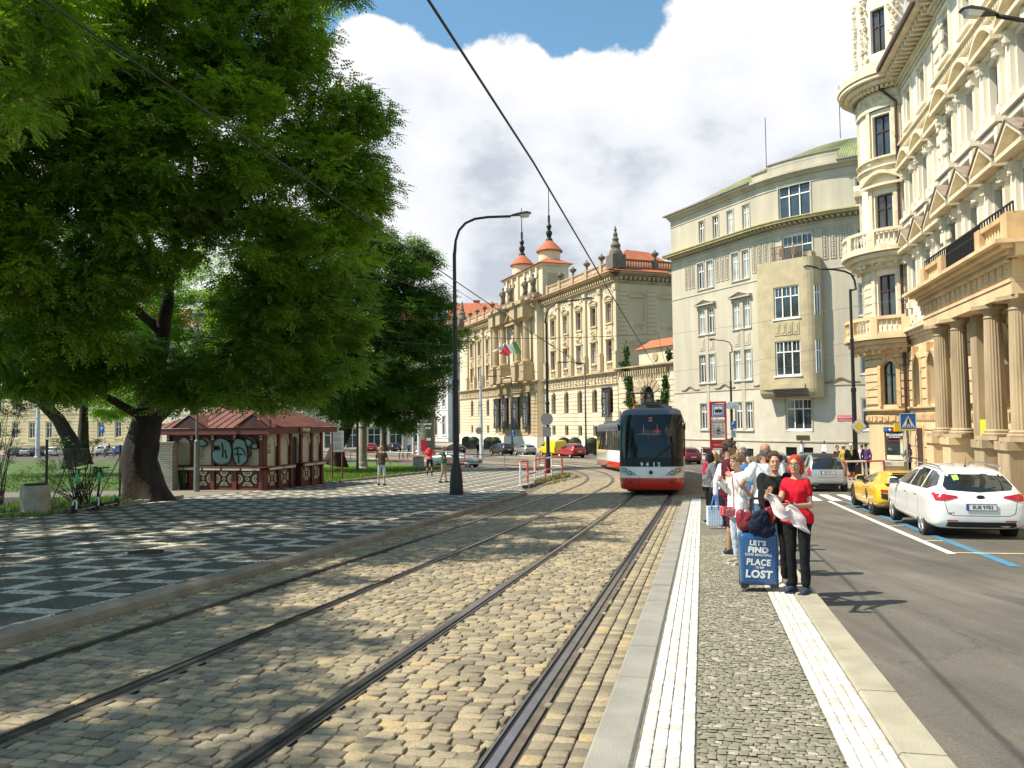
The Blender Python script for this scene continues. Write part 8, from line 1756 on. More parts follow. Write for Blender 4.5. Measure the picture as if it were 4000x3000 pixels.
for T,L_,front in((k1,LA,True),(k2,LB,False)):
 b=MB(T);lo=.25
 segs=[(0,L_)]if front else[(0,2.35),(3.15,L_)]
 for a,e in segs:
  b.box(a,e,-.1,0,Z(-.3),Z(1.0))
 HK(b,'lower_wall',kred)
 b=MB(T)
 for a,e in segs:b.box(a-.02,e+.02,0,.04,Z(-.2),Z(.12))
 HK(b,'plinth',kred)
 b=MB(T)
 for a,e in segs:b.box(a-.0,e+(.28 if front else 0),0,.32,Z(1.03),Z(1.08))
 cn_=HK(b,'counter',kred)
 b=MB(T)
 n_=5 if front else 4
 for a,e in segs:
  k=max(1,round((e-a)/1.15))
  for i in range(k):s0_=a+(e-a)*i/k+.06;s1_=a+(e-a)*(i+1)/k-.06;b.box(s0_,s1_,.2,.3,Z(.92),Z(1.028))
 HK(b,'counter_edge',kcream,cn_)
 if front:bays=[(.35,1.2),(1.5,2.4),(2.65,3.55),(3.85,4.9)]
 else:bays=[(.2,.95),(1.35,2.1),(2.4,3.1),(3.5,4.2),(4.5,5.2)]
 b=MB(T);ops_=[]
 for i,(a,e)in enumerate(bays):
  door=(not front)and i==2
  ops_.append((a,e,Z(-.05)if door else Z(1.12),Z(2.38),True))
 m_=kred if front else kcream
 b=MB(T);wall(b,0,L_,Z(1.08),Z(2.55),[o if o[2]>Z(1)else(o[0],o[1],Z(1.08),o[3],True)for o in ops_],0,.12);HK(b,'upper_wall',kdark if front else kcream)
 if not front:
  b=MB(T)
  for i,(a,e)in enumerate(zip([0]+[x[1]for x in bays],[x[0]for x in bays]+[L_])):b.box(a,e,.003,.02,Z(1.08),Z(1.95))
  HK(b,'pier_base',kdark)
  b=MB(T);b.box(2.4,3.1,-.12,-.1,Z(-.05),Z(2.38));HK(b,'doorway',sgn_k)
 for i,(a,e)in enumerate(bays):
  if not front and i==2:continue
  b=MB(T);R=(e-a)/2;pts=[(a,Z(1.12)),(e,Z(1.12))]+[(a+R+R*math.cos(math.pi*j/12),Z(2.38)-R+R*math.sin(math.pi*j/12))for j in range(13)]
  b.add([(x,-.06,z)for x,z in pts],[tuple(range(len(pts)))]);HK(b,'shutter',kcream)
  b=MB(T)
  for j in range(12):
   t0_,t1_=math.pi*j/12,math.pi*(j+1)/12;r0_,r1_=R,R+.07;q4=[(a+R+r*math.cos(t_),Z(2.38)-R+r*math.sin(t_))for r,t_ in((r0_,t0_),(r1_,t0_),(r1_,t1_),(r0_,t1_))];b.add([(x,.0,z)for x,z in q4]+[(x,.04,z)for x,z in q4],[(4,5,6,7),(0,1,5,4),(1,2,6,5),(2,3,7,6),(3,0,4,7)])
  HK(b,'arch_moulding',kdark if front else kcream)
 b=MB(T)
 posts_=([0,1.33,2.5,3.7,5.1]if front else[0.0,1.15,2.25,3.25,4.35,5.4])
 for s in posts_:b=MB(T);b.box(s-.09,s+.09,.0,.10,Z(1.08),Z(2.55));HK(b,'post',kred);b=MB(T);b.box(s-.11,s+.11,0,.13,Z(-.2),Z(.95));HK(b,'lower_post',kred)
 if front:
  b=MB(T)
  for s in posts_:b.box(s-.07,s+.07,.105,.12,Z(2.28),Z(2.34));b.box(s-.07,s+.07,.105,.12,Z(2.40),Z(2.46))
  HK(b,'capital',kcream)
 pans=[(.25,1.05),(1.55,2.35),(2.68,3.5),(3.85,4.85)]if front else[(.2,.95),(1.3,2.05),(3.45,4.15),(4.45,5.15)]
 for(a,e)in pans:
  b=MB(T);b.box(a-.05,e+.05,.02,.05,Z(.18),Z(.86));po=HK(b,'panel',kdark);b=MB(T);cx,cz=(a+e)/2,Z(.52);hw,hh=(e-a)/2,.32
  def ring(x,z,r0_,r1_,t0_,t1_,k=10):
   for j in range(k):
    u0,u1=t0_+(t1_-t0_)*j/k,t0_+(t1_-t0_)*(j+1)/k;q4=[(x+r*math.cos(u)*hw/hh*.8,z+r*math.sin(u))for r,u in((r0_,u0),(r1_,u0),(r1_,u1),(r0_,u1))]
    q4=[(min(max(p_[0],a),e),min(max(p_[1],Z(.2)),Z(.84)))for p_ in q4];b.add([(p_[0],.056,p_[1])for p_ in q4],[(0,1,2,3)])
  ring(cx,cz,.045,.08,0,2*math.pi,16)
  for(x,z,t0_,t1_)in((a,cz,-math.pi/2,math.pi/2),(e,cz,math.pi/2,3*math.pi/2),(cx,Z(.2),0,math.pi),(cx,Z(.84),math.pi,2*math.pi)):
   ring(x,z,.13,.20,t0_,t1_);ring(x,z,.05,.09,t0_,t1_)
  HK(b,'stencil',kgold,po)
b=MB();A2=KA_+kv*LB;C2=KC_
for p_,q_ in((KA_,A2),(A2,C2)):
 d_=q_-p_;c_=(p_+q_)/2;b.obox((c_.x,c_.y,Z(1.1)),d_.length,.1,2.8,math.atan2(d_.y,d_.x))
HK(b,'back_wall',kdark)
KQ=lambda s,n,z:(KA_.x+ku.x*s+kv.x*n,KA_.y+ku.y*s+kv.y*n,z)
o_=.62;z0_,z1_=Z(2.52),Z(2.80);b=MB(KQ)
b.box(-o_,LA+o_,-o_,-o_+.05,z0_,z1_);b.box(-o_,LA+o_,LB+o_-.05,LB+o_,z0_,z1_);b.box(-o_,-o_+.05,-o_+.05,LB+o_-.05,z0_,z1_);b.box(LA+o_-.05,LA+o_,-o_+.05,LB+o_-.05,z0_,z1_);b.box(-o_+.05,LA+o_-.05,-o_+.05,LB+o_-.05,z0_,z0_+.03);HK(b,'fascia',kred)
zp=Z(4.15);cs_,cn2=LA/2,LB/2;rp_=[(-o_-.05,-o_-.05),(LA+o_+.05,-o_-.05),(LA+o_+.05,LB+o_+.05),(-o_-.05,LB+o_+.05)];pk=[(cs_-.35,cn2),(cs_+.35,cn2)]
b=MB(KQ);vs=[(x,y,z1_+.02)for x,y in rp_]+[(x,y,zp)for x,y in pk];b.add(vs,[(0,1,5,4),(1,2,5),(2,3,4,5),(3,0,4),(0,1,2,3)]);RF=HK(b,'roof',kroof)
b=MB(KQ)
for i in range(15):
 t_=i/14;x=rp_[0][0]+(rp_[1][0]-rp_[0][0])*t_;zt_=(1-abs(2*t_-1));
 for y0_,sg2 in((rp_[0][1],1),(rp_[2][1],-1)):b.tube([KQ(x,y0_,z1_+.04)]if False else(x,y0_,z1_+.04),.02)if False else None
b.T=None
def onroof(x,y):
 fx=min((x-rp_[0][0])/(pk[0][0]-rp_[0][0]),(rp_[1][0]-x)/(rp_[1][0]-pk[1][0]));fy=min((y-rp_[0][1])/(cn2-rp_[0][1]),(rp_[2][1]-y)/(rp_[2][1]-cn2));return z1_+.02+(zp-z1_-.02)*max(0,min(fx,fy,1))
for i in range(1,14):
 x=rp_[0][0]+(rp_[1][0]-rp_[0][0])*i/14
 for ya,sg2 in((rp_[0][1],1),(rp_[2][1],-1)):
  fx=min(1,(x-rp_[0][0])/(pk[0][0]-rp_[0][0]),(rp_[1][0]-x)/(rp_[1][0]-pk[1][0]));ye=ya+(cn2-ya)*fx;b.tube([KQ(x,ya,z1_+.045),KQ(x,ye,onroof(x,ye)+.025)],.018,4)
for i in range(1,15):
 y=rp_[0][1]+(rp_[2][1]-rp_[0][1])*i/15
 for xa,pe in((rp_[0][0],pk[0][0]),(rp_[1][0],pk[1][0])):
  fy=min(1,(y-rp_[0][1])/(cn2-rp_[0][1]),(rp_[2][1]-y)/(rp_[2][1]-cn2));xe=xa+(pe-xa)*fy;b.tube([KQ(xa,y,z1_+.045),KQ(xe,y,onroof(xe,y)+.025)],.018,4)
HK(b,'seam',kroof,RF)
b=MB(KQ)
for(c0,wd,dp)in((1.6,1.0,1.5),(LA-.2,.95,1.2)):
 vs=[(c0-wd,rp_[0][1]-.02,z1_+.02),(c0+wd,rp_[0][1]-.02,z1_+.02),(c0,rp_[0][1]-.02,z1_+.62),(c0,rp_[0][1]+dp,z1_+.62)];b.add(vs,[(0,2,3),(1,3,2)])
HK(b,'gablet_roof',kroof,RF);b=MB(KQ)
for(c0,wd)in((1.6,.9),(LA-.2,.85)):b.add([(c0-wd,rp_[0][1]+.02,z1_+.02),(c0+wd,rp_[0][1]+.02,z1_+.02),(c0,rp_[0][1]+.02,z1_+.55)],[(0,1,2)])
HK(b,'gablet',kdark,RF)
sgn=MB(k2);sgn.box(2.0,3.2,o_+.02,o_+.05,Z(2.56),Z(2.82));t=thing('exchange_board',"dark board reading change on the kiosk's right-hand fascia",'sign',k2(2.6,o_,Z(2.6)));hang(sgn.build('board',kdark),t)
hang(text('change',.27,'lettering',mat('gold_lettering',(.66,.55,.32),.6),None,face_M(k2(2.6,o_+.056,Z(2.70)),kv.to_3d()),.006,bold=.006),t)
gteal=mat('graffiti_teal',(.17,.27,.25),.7);gk=mat('graffiti_black',(.012,.012,.014),.7);g0_=lambda x,y:(x,.14,y)
def gpath(pts,r=.028,closed=False):
 n=len(pts);out=[]
 for i in range(n if closed else n-1):
  p0,p1,p2,p3=(pts[(i-1)%n]if closed or i else pts[0]),pts[i],pts[(i+1)%n],(pts[(i+2)%n]if closed or i+2<n else pts[-1])
  for k in range(6):
   u=k/6;out.append(tuple(.5*((2*p1[j])+(-p0[j]+p2[j])*u+(2*p0[j]-5*p1[j]+4*p2[j]-p3[j])*u*u+(-p0[j]+3*p1[j]-3*p2[j]+p3[j])*u**3)for j in(0,1)))
 if closed:out.append(out[0])
 else:out.append(tuple(pts[-1]))
 return out
GS=lambda x,z:(1.24+(x-500)/640*3.55,kz+2.35-(z-425)/330*1.27)
shapes=[([(735,480),(780,430),(840,430),(900,480),(920,580),(905,690),(860,728),(780,725),(730,670),(725,590),(760,560),(800,560),(790,520),(750,520)],True),([(925,500),(950,440),(1000,432),(1050,470),(1070,560),(1075,640),(1060,700),(1010,735),(960,725),(935,660),(930,580)],True),([(1050,440),(1090,440),(1115,480),(1095,520),(1060,510)],True),([(1105,520),(1130,490),(1165,495),(1162,545),(1130,550)],True),([(570,470),(590,440),(640,440),(680,490),(650,515),(600,512)],True)]
for i,(pts,cl_)in enumerate(shapes):
 P_2=gpath([GS(*p_)for p_ in pts],closed=True)[:-1];b=MB(k1);yy=.135+.002*i
 cx_=sum(p_[0]for p_ in P_2)/len(P_2);cz_=sum(p_[1]for p_ in P_2)/len(P_2)
 b.add([(p_[0],yy,p_[1])for p_ in P_2],[tuple(range(len(P_2)))]);hang(b.build('graffiti_fill',gteal),KI)
 b=MB();b.tube([k1(p_[0],yy+.003,p_[1])for p_ in P_2+[P_2[0]]],.034,6);hang(b.build('graffiti_outline',gk),KI)
b=MB()
for pts in([(822,480),(835,560),(830,650)],[(855,560),(870,660)],[(975,545),(985,640),(990,715)],[(950,610),(1025,615)],[(945,555),(985,535),(1030,560),(1055,625)],[(1100,500),(1105,620),(1065,645)]):b.tube([k1(x,.15,z)for x,z in gpath([GS(*p_)for p_ in pts])],.032,6)
hang(b.build('graffiti_stroke',gk),KI)
for s_,x,z in(('DUB',598,540),('IMG',588,615)):hang(text(s_,.36,'graffiti_tag',gk,None,face_M(k1(*((GS(x,z)[0],)+(.135,)+(GS(x,z)[1],))),ku.to_3d()),.004),KI)
b=MB();b.tube([k1(x,.14,z)for x,z in gpath([GS(*p_)for p_ in[(525,660),(560,650),(600,660),(640,668)]])],.014,5);hang(b.build('graffiti_stroke',gk),KI)
hang(text('O\nGE',.26,'poster_lettering',mat('blue_grey_ink',(.06,.08,.12),.6),None,face_M(k2(.5,-.05,Z(1.85)),kv.to_3d()),.004,bold=.004),KI)
p=at(642,1910,36.3);t=thing('brick_pillar','whitewashed brick pillar between the big trunk and the kiosk','pillar',(p.x,p.y,kz));wb=brick_mat('whitewashed_brick',(.60,.57,.50),(.50,.47,.40),(.20,.18,.15),.25,.085,.010,uv=False,bump=.6,wob=.0,var=.15)
nt=wb.node_tree;mpn=[n for n in nt.nodes if n.type=='MAPPING'][0];mpn.inputs['Rotation'].default_value=(math.pi/2,0,0)
c=MB();c.obox((p.x,p.y,kz+1.0),.95,.8,2.2,.1);hang(c.build('shaft',wb),t);c=MB();c.obox((p.x,p.y,kz+2.16),1.05,.9,.1,.1);hang(c.build('cap',conc),t)
t=thing('exchange_window','money exchange window with flag strip and EXCHANGE board in the corner tower','shop window',TW(0,.02,-.6));c=MB(TW);c.box(-.36,.58,-.2,-.14,-.55,1.2,3);hang(c.build('dark_opening',glass_d),t)
c=MB(TW);c.box(-.40,.62,-.05,.05,.95,1.22,3);hang(c.build('flag_strip',sgn_k),t);c=MB(TW);c.box(-.40,-.16,.052,.056,1.0,1.18);hang(c.build('blue_flag',sgn_b),t);c=MB(TW);c.box(-.12,.08,.055,.06,1.0,1.18);hang(c.build('union_flag',mat('flag_navy',(.03,.04,.2),.6)),t)
c=MB(TW);c.box(-.12,.08,.061,.064,1.075,1.105);c.box(-.035,-.005,.061,.064,1.0,1.18);hang(c.build('flag_cross',sgn_w),t);c=MB(TW);c.box(.12,.24,.055,.06,1.0,1.18);c.box(.42,.60,.055,.06,1.0,1.18);hang(c.build('red_flag',sgn_r),t);c=MB(TW);c.box(.47,.55,.062,.066,1.075,1.105);c.box(.495,.525,.062,.066,1.03,1.15);c.box(.26,.40,.055,.06,1.0,1.18);hang(c.build('white_marks',sgn_w),t)
c=MB(TW);c.box(-.30,.56,-.12,-.06,.62,.92,3);hang(c.build('sign_board',mat('slate_board',(.10,.11,.13),.5)),t)
a_=Vector(TW(-.3,-.03,.80));b_=Vector(TW(.56,-.03,.80));hang(text('EXCHANGE',.20,'lettering',sgn_w,None,face_M(a_.lerp(b_,.5)+Vector((0,-.06,.02)),(b_-a_).normalized()),.004,bold=.006,sx=.85),t);hang(text('NO COMMISSION',.075,'lettering',sgn_w,None,face_M(a_.lerp(b_,.5)+Vector((0,-.06,-.12)),(b_-a_).normalized()),.004,bold=.002),t)
hang(text('No Commission',.12,'lettering',sgn_r,None,face_M(a_.lerp(b_,.5)+Vector((0,-.02,-.29)),(b_-a_).normalized()),.004),t)
c=MB(TW);c.box(-.36,.58,-.12,-.1,-.55,-.3,3);c.box(.44,.58,-.12,-.1,-.3,.6);hang(c.build('paper_notice',mat('greenish_paper',(.55,.60,.48),.6)),t);c=MB(TW);c.box(-.5,.68,0,.28,-.86,-.62,4);hang(c.build('sill',mat('grey_sill',(.42,.40,.36),.8,var=.15)),t)
hang(text('BEZEQ',.16,'graffiti',sgn_k,None,face_M(Vector(TW(-.1,.3,-.74)),(b_-a_).normalized()),.003),t)
c=MB(TW);c.box(.66,.9,.02,.04,1.1,1.42);
p0=Vector(RB(42.6,.5,1.25));t=thing('shop_sign','small yellow sign board behind the zebra crossing sign','sign',p0);c=MB();c.obox(p0+Vector((-.6,-.9,0)),1.1,.06,.42,.1);hang(c.build('board',sgn_y),t);c=MB();c.obox(p0+Vector((-.2,-.5,0)),.05,.8,.05);hang(c.build('bracket',iron),t)
p0=Vector(RB(28.6,.95,.9));t=thing('yellow_poster_box','bright yellow box sign behind the columns of the porch','sign',p0);c=MB(RB);c.box(28.9,29.7,.5,1.1,.55,1.65);hang(c.build('box',sgn_y),t);c=MB(RB);c.box(28.88,28.899,.55,1.05,.85,.98);hang(c.build('print',sgn_k),t)
t=thing('name_board','grey and white board of name plates between the porch columns','sign',RB(27.9,nc,-.6));c=MB(RB);c.box(28.95,29.0,nc-.35,nc+.35,-.75,.85);hang(c.build('board',gal),t);c=MB(RB)
for i in range(7):
 for q in(-.32,.02):c.box(28.93,28.948,nc+q,nc+q+.3,-.68+i*.21,-.52+i*.21)
hang(c.build('name_plates',mat('pale_plates',(.60,.62,.62),.5)),t)
s_,z_=inv(GT,3300,1632,10,32);t=thing('street_plate','small red street name plate on the grey building','street name plate',GT(s_,.05,z_));c=MB(GT);c.box(s_-.6,s_+.6,.02,.05,z_-.24,z_+.24);hang(c.build('plate',sgn_r),t);c=MB(GT)
for(a,b2,c1_,d1_)in((-.57,.57,.19,.21),(-.57,.57,-.21,-.19)):c.box(s_+a,s_+b2,.051,.055,z_+c1_,z_+d1_)
hang(c.build('white_rim',sgn_w),t);uu=Vector(GT(s_+.4,0,0))-Vector(GT(s_-.4,0,0));hang(text('OPLETALOVA',.19,'lettering',sgn_w,None,face_M(GT(s_,.058,z_+.05),uu),.003,bold=.003),t);hang(text('NOVÉ MĚSTO - PRAHA 1',.08,'lettering',sgn_w,None,face_M(GT(s_,.058,z_-.11),uu),.003),t)
for(px,py,d,lab)in((398,1677,120,'blue parking sign on a pole by the cream house beyond the lawn'),(257,1662,122,'blue and white square parking sign behind the arching trunk'),(1605,1668,104,'blue parking sign left of the pale masts')):
 cc=at(px,py,d);t=thing('parking_sign',lab,'traffic sign',cc);c=MB();c.tube([(cc.x,cc.y+.05,g(d)),(cc.x,cc.y+.05,cc.z+.5)],.05,6);hang(c.build('post',gal),t);c=MB();c.obox(cc,.8,.04,1.1);hang(c.build('plate',sgn_b),t);hang(text('P',.8,'letter',sgn_w,None,face_M(cc+Vector((0,-.03,.05)),(1,0,0)),.01,bold=.01),t)
p=at(146,1790,118);mast('tram_mast','blue grey mast in front of the yellow house beyond the lawn',p.x,118,.3,.2,7,greyp)
wire_m=mat('copper_wire',(.035,.033,.03),.5,.5);wire_g=mat('steel_wire',(.20,.20,.19),.5,.5)
def cable(lab,pts,r,m=wire_m,sag=0.,cat='wire'):
 out=[]
 for a,b_ in zip(pts[:-1],pts[1:]):
  for k in range(8):v=a.lerp(b_,k/8);v=v+Vector((0,0,-sag*4*(k/8)*(1-k/8)));out.append(v)
 out.append(pts[-1]);c=MB();c.tube(out,r,6);o=c.build('overhead_wire',m,smooth=True);tag(o,lab,cat);return o
cable('thick contact wire over the right-hand track crossing the whole sky',[tk(s,1.59-.32*(1 if s<5 else .6),5.72)for s in(-6,0,6,14,22,30)]+[tk(s,1.59,5.6)for s in(36,42,48,54,60)],.0135)
cable('contact wire over the left-hand track passing in front of the trees',[tk(s,-1.59-.1,5.6)for s in(-6,0,8,16,24,32,38,44,50,56,64,72)],.012)
mA=at(1881,1500,85.3);cable('span wire from the palace side to the foreground lamp, level with the flags',[at(1200,1270,60),at(1620,1308,62),at(2000,1322,66),at(2420,1312,70),at(2570,1300,76),at(2590,1390,78),at(2600,1420,78)],.022,sag=.05)
cable('thin pale span wire slanting from the trees to the foreground lamp',[at(960,900,33),at(1786,1172,30.6)],.009,wire_g);cable('thin span wire continuing from the lamp over the palace roof corner',[at(1722,1090,30),at(1960,1230,40),at(2300,1430,60),at(2600,1560,80)],.011,sag=.1)
cable('thin pale span wire under the flag wire among the leaves',[at(1180,1310,55),at(1780,1350,58)],.010,wire_g)
cable('upper span wire in front of the grey building',[at(2370,1335,60),at(2900,1270,50),at(3355,1195,41),at(4100,1080,28)],.010,wire_g);cable('lower span wire in front of the grey building',[at(2400,1480,64),at(2900,1420,52),at(3345,1330,41)],.010,wire_g);cable('long thin wire from the grey building to the porch',[at(2640,1545,75),at(3200,1400,60),at(3560,1350,40)],.010,wire_g);cable('thin wire crossing the top floors of the ornate house',[at(3355,930,41),at(3700,1010,36),at(4050,830,26)],.008,wire_g)
cable('thin dark wire from the left tree top to the tree crown',[at(-50,-60,12),at(560,330,22),at(1100,760,30)],.010)
from mathutils import noise as NZ
def skin(name,c):return mat(name,c,.5,spec=.4,var=.06,vscale=8)
sk_l=skin('skin_light',(.50,.27,.175));sk_t=skin('skin_tanned',(.40,.20,.125));sk_d=skin('skin_dark',(.075,.035,.022))
def cl(name,c,r=.85):return mat('cloth_'+name,c,r,var=.12,vscale=7,bump=.25,bscale=60,spec=.2)
blackc=cl('black',(.012,.012,.014));whitec=cl('white',(.78,.77,.76));redc=cl('red',(.62,.012,.025));jean=cl('jeans',(.10,.15,.24));jean_l=cl('pale_jeans',(.42,.50,.58));maroon=cl('maroon',(.085,.012,.025));greyc=cl('grey',(.17,.175,.18));crim=cl('crimson',(.45,.015,.06));lav=cl('lavender',(.48,.50,.62));navy=cl('navy',(.012,.018,.04));tan_=cl('tan',(.34,.25,.16));olive=cl('brown',(.075,.055,.042));greenc=cl('bottle_green',(.035,.12,.075));pinkc=cl('salmon',(.72,.14,.16));bluec=cl('blue',(.06,.16,.32));purple=cl('purple',(.13,.06,.22));yelc=cl('mustard',(.48,.36,.06));shoe_k=mat('shoe_black',(.015,.015,.017),.4);shoe_w=mat('shoe_white',(.6,.58,.55),.6);shoe_g=mat('shoe_grey',(.12,.12,.12),.7);mule=mat('shoe_navy_suede',(.018,.028,.06),.8)
def hairm(name,c):return mat('hair_'+name,c,.55,var=.45,vscale=25,bump=1.,bscale=90,spec=.4)
h_red=hairm('copper_red',(.50,.055,.012));h_br=hairm('brown',(.075,.040,.022));h_bl=hairm('ash_blond',(.22,.14,.075));h_k=hairm('black',(.010,.009,.009));h_g=hairm('grey',(.16,.14,.12));h_y=hairm('blond',(.42,.28,.12))
def capsule(mb,p0,p1,r0,r1,n=12,sy=1.):
 p0=Vector(p0);p1=Vector(p1);d=p1-p0;L_=d.length
 if L_<1e-5:mb.ball(p0,r0);return
 d.normalize();q=[(-r0*.95,r0*.3),(-r0*.7,r0*.72),(0,r0),(L_,r1),(L_+r1*.7,r1*.72),(L_+r1*.95,r1*.3)]
 mb.tube([p0+d*t for t,r in q],[r for t,r in q],n,sy=sy)
def loftz(mb,secs,n=20):
 vs=[];fs=[]
 for(z,cx,cy,rx,ry)in secs:
  for i in range(n):
   a=2*math.pi*i/n;vs.append((cx+rx*math.cos(a),cy+ry*math.sin(a),z))
 m=len(secs)
 for j in range(m-1):
  for i in range(n):fs.append((j*n+i,j*n+(i+1)%n,(j+1)*n+(i+1)%n,(j+1)*n+i))
 fs+=[tuple(range(n))[::-1],tuple(range((m-1)*n,m*n))];mb.add(vs,fs)
def melt(mb,name,m,parent,vox,it=3,wr=0.,ws=9.,extra=None,stretch=(1,1,1)):
 """fuse the overlapping volumes into one continuous surface, then smooth it and add folds"""
 o=mb.build(name,m,parent);r=o.modifiers.new('r','REMESH');r.mode='VOXEL';r.voxel_size=vox;s_=o.modifiers.new('s','SMOOTH');s_.factor=.5;s_.iterations=it;bake(o)
 me=o.data;me.materials.clear();me.materials.append(m)
 if wr:
  cs=[(v.co.copy(),v.normal.copy())for v in me.vertices];k=random.uniform(0,50)
  for v,(c,nn_)in zip(me.vertices,cs):
   q=Vector((c.x*ws*stretch[0]+k,c.y*ws*stretch[1],c.z*ws*stretch[2]));f=NZ.noise(q)+.5*NZ.noise(q*2.3);v.co=c+nn_*(abs(f)**.8*wr*1.1+wr*.12)
 if extra:
  bm=bmesh.new();bm.from_mesh(me);t_=bpy.data.meshes.new('t');t_.from_pydata(extra.v,[],extra.f);bm.from_mesh(t_);bm.to_mesh(me);bm.free();bpy.data.meshes.remove(t_)
 me.polygons.foreach_set('use_smooth',[True]*len(me.polygons));return o
def hand(mb,ex,wrist,elbow,side,sc,curl=.5,pn=None):
 """palm plus five bent fingers; side +1 for the right hand"""
 w=Vector(wrist);d=(w-Vector(elbow)).normalized();nrm=Vector(pn)if pn else Vector((-side,0,0));nrm=(nrm-d*nrm.dot(d)).normalized();s_=d.cross(nrm)*side
 pc=w+d*.05*sc;M=Matrix((s_,nrm,d)).transposed();mb.ball(pc,.040*sc,.017*sc,.052*sc,12,8,M=M)
 for i,(o_,l)in enumerate(((.030,.072),(.010,.080),(-.010,.075),(-.029,.060))):
  b0=w+d*.088*sc+s_*o_*sc;a=curl*(.9+.12*i);b1=b0+(d*math.cos(a*.6)+nrm*math.sin(a*.6))*l*.45*sc;b2=b1+(d*math.cos(a*1.5)+nrm*math.sin(a*1.5))*l*.32*sc;b3=b2+(d*math.cos(a*2.2)+nrm*math.sin(a*2.2))*l*.26*sc
  ex.tube([b0-d*.03*sc,b0,b1,b2,b3],[.0085*sc,.0088*sc,.0082*sc,.0075*sc,.0055*sc],7)
 t0=w+d*.025*sc+s_*.034*sc;t1=t0+(s_*.7+d*.6+nrm*.35).normalized()*.036*sc;t2=t1+(s_*.25+d*.85+nrm*.5).normalized()*.030*sc;ex.tube([t0-s_*.012*sc,t0,t1,t2],[.011*sc,.011*sc,.0095*sc,.007*sc],7)
def person(label,x,y,H=1.72,face=180,top=whitec,bot=jean,sk=sk_l,hair=h_br,hs='short',arms=None,shoes=shoe_k,sleeve='short',shorts=False,near=False,build=1.,belly=0.,female=False,hat=None,head=0,lean=0.,flare=0.,z=.15,glasses=None,long_top=0.,world=None,sit=False,stance=.09,step=0.,skirt=False,nod=0.,loose=1.,group=None):
 """face: compass of the gaze, 0 = away from the camera (+y), 90 = to the right, 180 = towards the camera"""
 base=Vector((x,y,g(y)+z));t=thing('person',label,'person',base,rad(-face),group);k=H/1.75;vox=.010 if near else(.022 if y<45 else .035)
 Mi=(Matrix.Translation(base)@Matrix.Rotation(rad(-face),4,'Z')).inverted()
 S=lambda*p:Vector(p)*k
 shw=(.165 if female else .190)*build;hw=.092;hp=.93
 def toloc(p):return Mi@Vector(p)
 if sit:knees=[S(-.1,.40,.50),S(.1,.42,.50)];ank=[S(-.1,.42,.09),S(.12,.46,.09)];hips=[S(-hw,0,.50),S(hw,0,.50)];dz=-.43
 else:
  hips=[S(-hw,0,hp),S(hw,0,hp)];knees=[S(-stance*1.02,.015+step*.5,.50),S(stance*1.02,.015-step*.3,.50)];ank=[S(-stance,-.02+step,.085),S(stance,-.03-step,.085)];dz=0
 up=lambda*p:S(p[0],p[1]+lean*(p[2]-.95),p[2]+dz)
 sh=[up(-shw,-.01,1.425),up(shw,-.01,1.425)]
 A=[]
 for i,s_ in enumerate((-1,1)):
  if world and world[i]:A.append((toloc(world[i][0]),toloc(world[i][1])))
  elif arms and arms[i]:A.append((up(*arms[i][0]),up(*arms[i][1])))
  else:A.append((up(s_*(shw+.055),-.03,1.14),up(s_*(shw+.05),.05,.89)))
 fb=1.12 if female else 1.
 tors=lambda e:[(.86,0,0,.13*fb+e,.10+e),(.93,0,-.005,.160*fb+e,.118+e),(1.0,0,0,.158*fb+e,.115+e+belly*.5),(1.09,0,.01+belly*.5,(.125 if female else .142)*build+e,.098+e+belly),(1.2,0,.012+belly*.3,(.135 if female else .155)*build+e,.105+e+belly*.5),(1.31,0,.012,(.150 if female else .172)*build+e,(.118 if female else .110)+e),(1.39,0,0,(.145 if female else .168)*build+e,.092+e),(1.445,0,-.008,.10*build+e,.068+e),(1.475,0,-.012,.062+e*.5,.055+e*.5)]
 def addtors(mb,e,lo=.0,hi=9):
  mb_=[(up(0,cy,z_).z,up(cx,cy,z_).x,up(cx,cy,z_).y,rx*k,ry*k)for(z_,cx,cy,rx,ry)in tors(e)if lo<=z_<=hi];loftz(mb,mb_,24)
 b=MB();ex=MB();addtors(b,0)
 hc=up(0,.015+nod*.03,1.635);ya=rad(-head);Rz=Matrix.Rotation(ya,3,'Z');P=lambda a,b_,c:hc+Rz@(Vector((a,b_,c))*k)
 capsule(b,up(0,-.012,1.44),hc+Vector((0,-.02,-.06))*k,.056*k,.052*k)
 loft=[(-.115,.045,.030,.030),(-.10,.035,.048,.045),(-.07,.018,.058,.070),(-.03,.004,.066,.084),(.01,-.004,.072,.092),(.05,-.008,.073,.094),(.085,-.010,.062,.080),(.108,-.012,.040,.052),(.118,-.012,.015,.02)]
 vs=[];fs=[];n=20
 for(z_,cy,rx,ry)in loft:
  for i in range(n):a=2*math.pi*i/n;vs.append(P(rx*math.cos(a),cy+ry*math.sin(a),z_))
 for j in range(len(loft)-1):
  for i in range(n):fs.append((j*n+i,j*n+(i+1)%n,(j+1)*n+(i+1)%n,(j+1)*n+i))
 fs+=[tuple(range(n))[::-1],tuple(range((len(loft)-1)*n,len(loft)*n))];b.add(vs,fs)
 capsule(b,P(0,.085,.02),P(0,.106,-.022),.009*k,.014*k);b.ball(P(0,.078,.035),.05*k,.02*k,.012*k,M=Rz);b.ball(P(0,.078,-.088),.026*k,.022*k,.018*k,M=Rz)
 for s_ in(-1,1):b.ball(P(s_*.036,.066,-.03),.024*k,.02*k,.022*k);b.ball(P(s_*.075,-.008,-.005),.010*k,.020*k,.032*k,M=Rz)
 if near:b.ball(P(0,.090,-.058),.022*k,.010*k,.006*k,M=Rz)
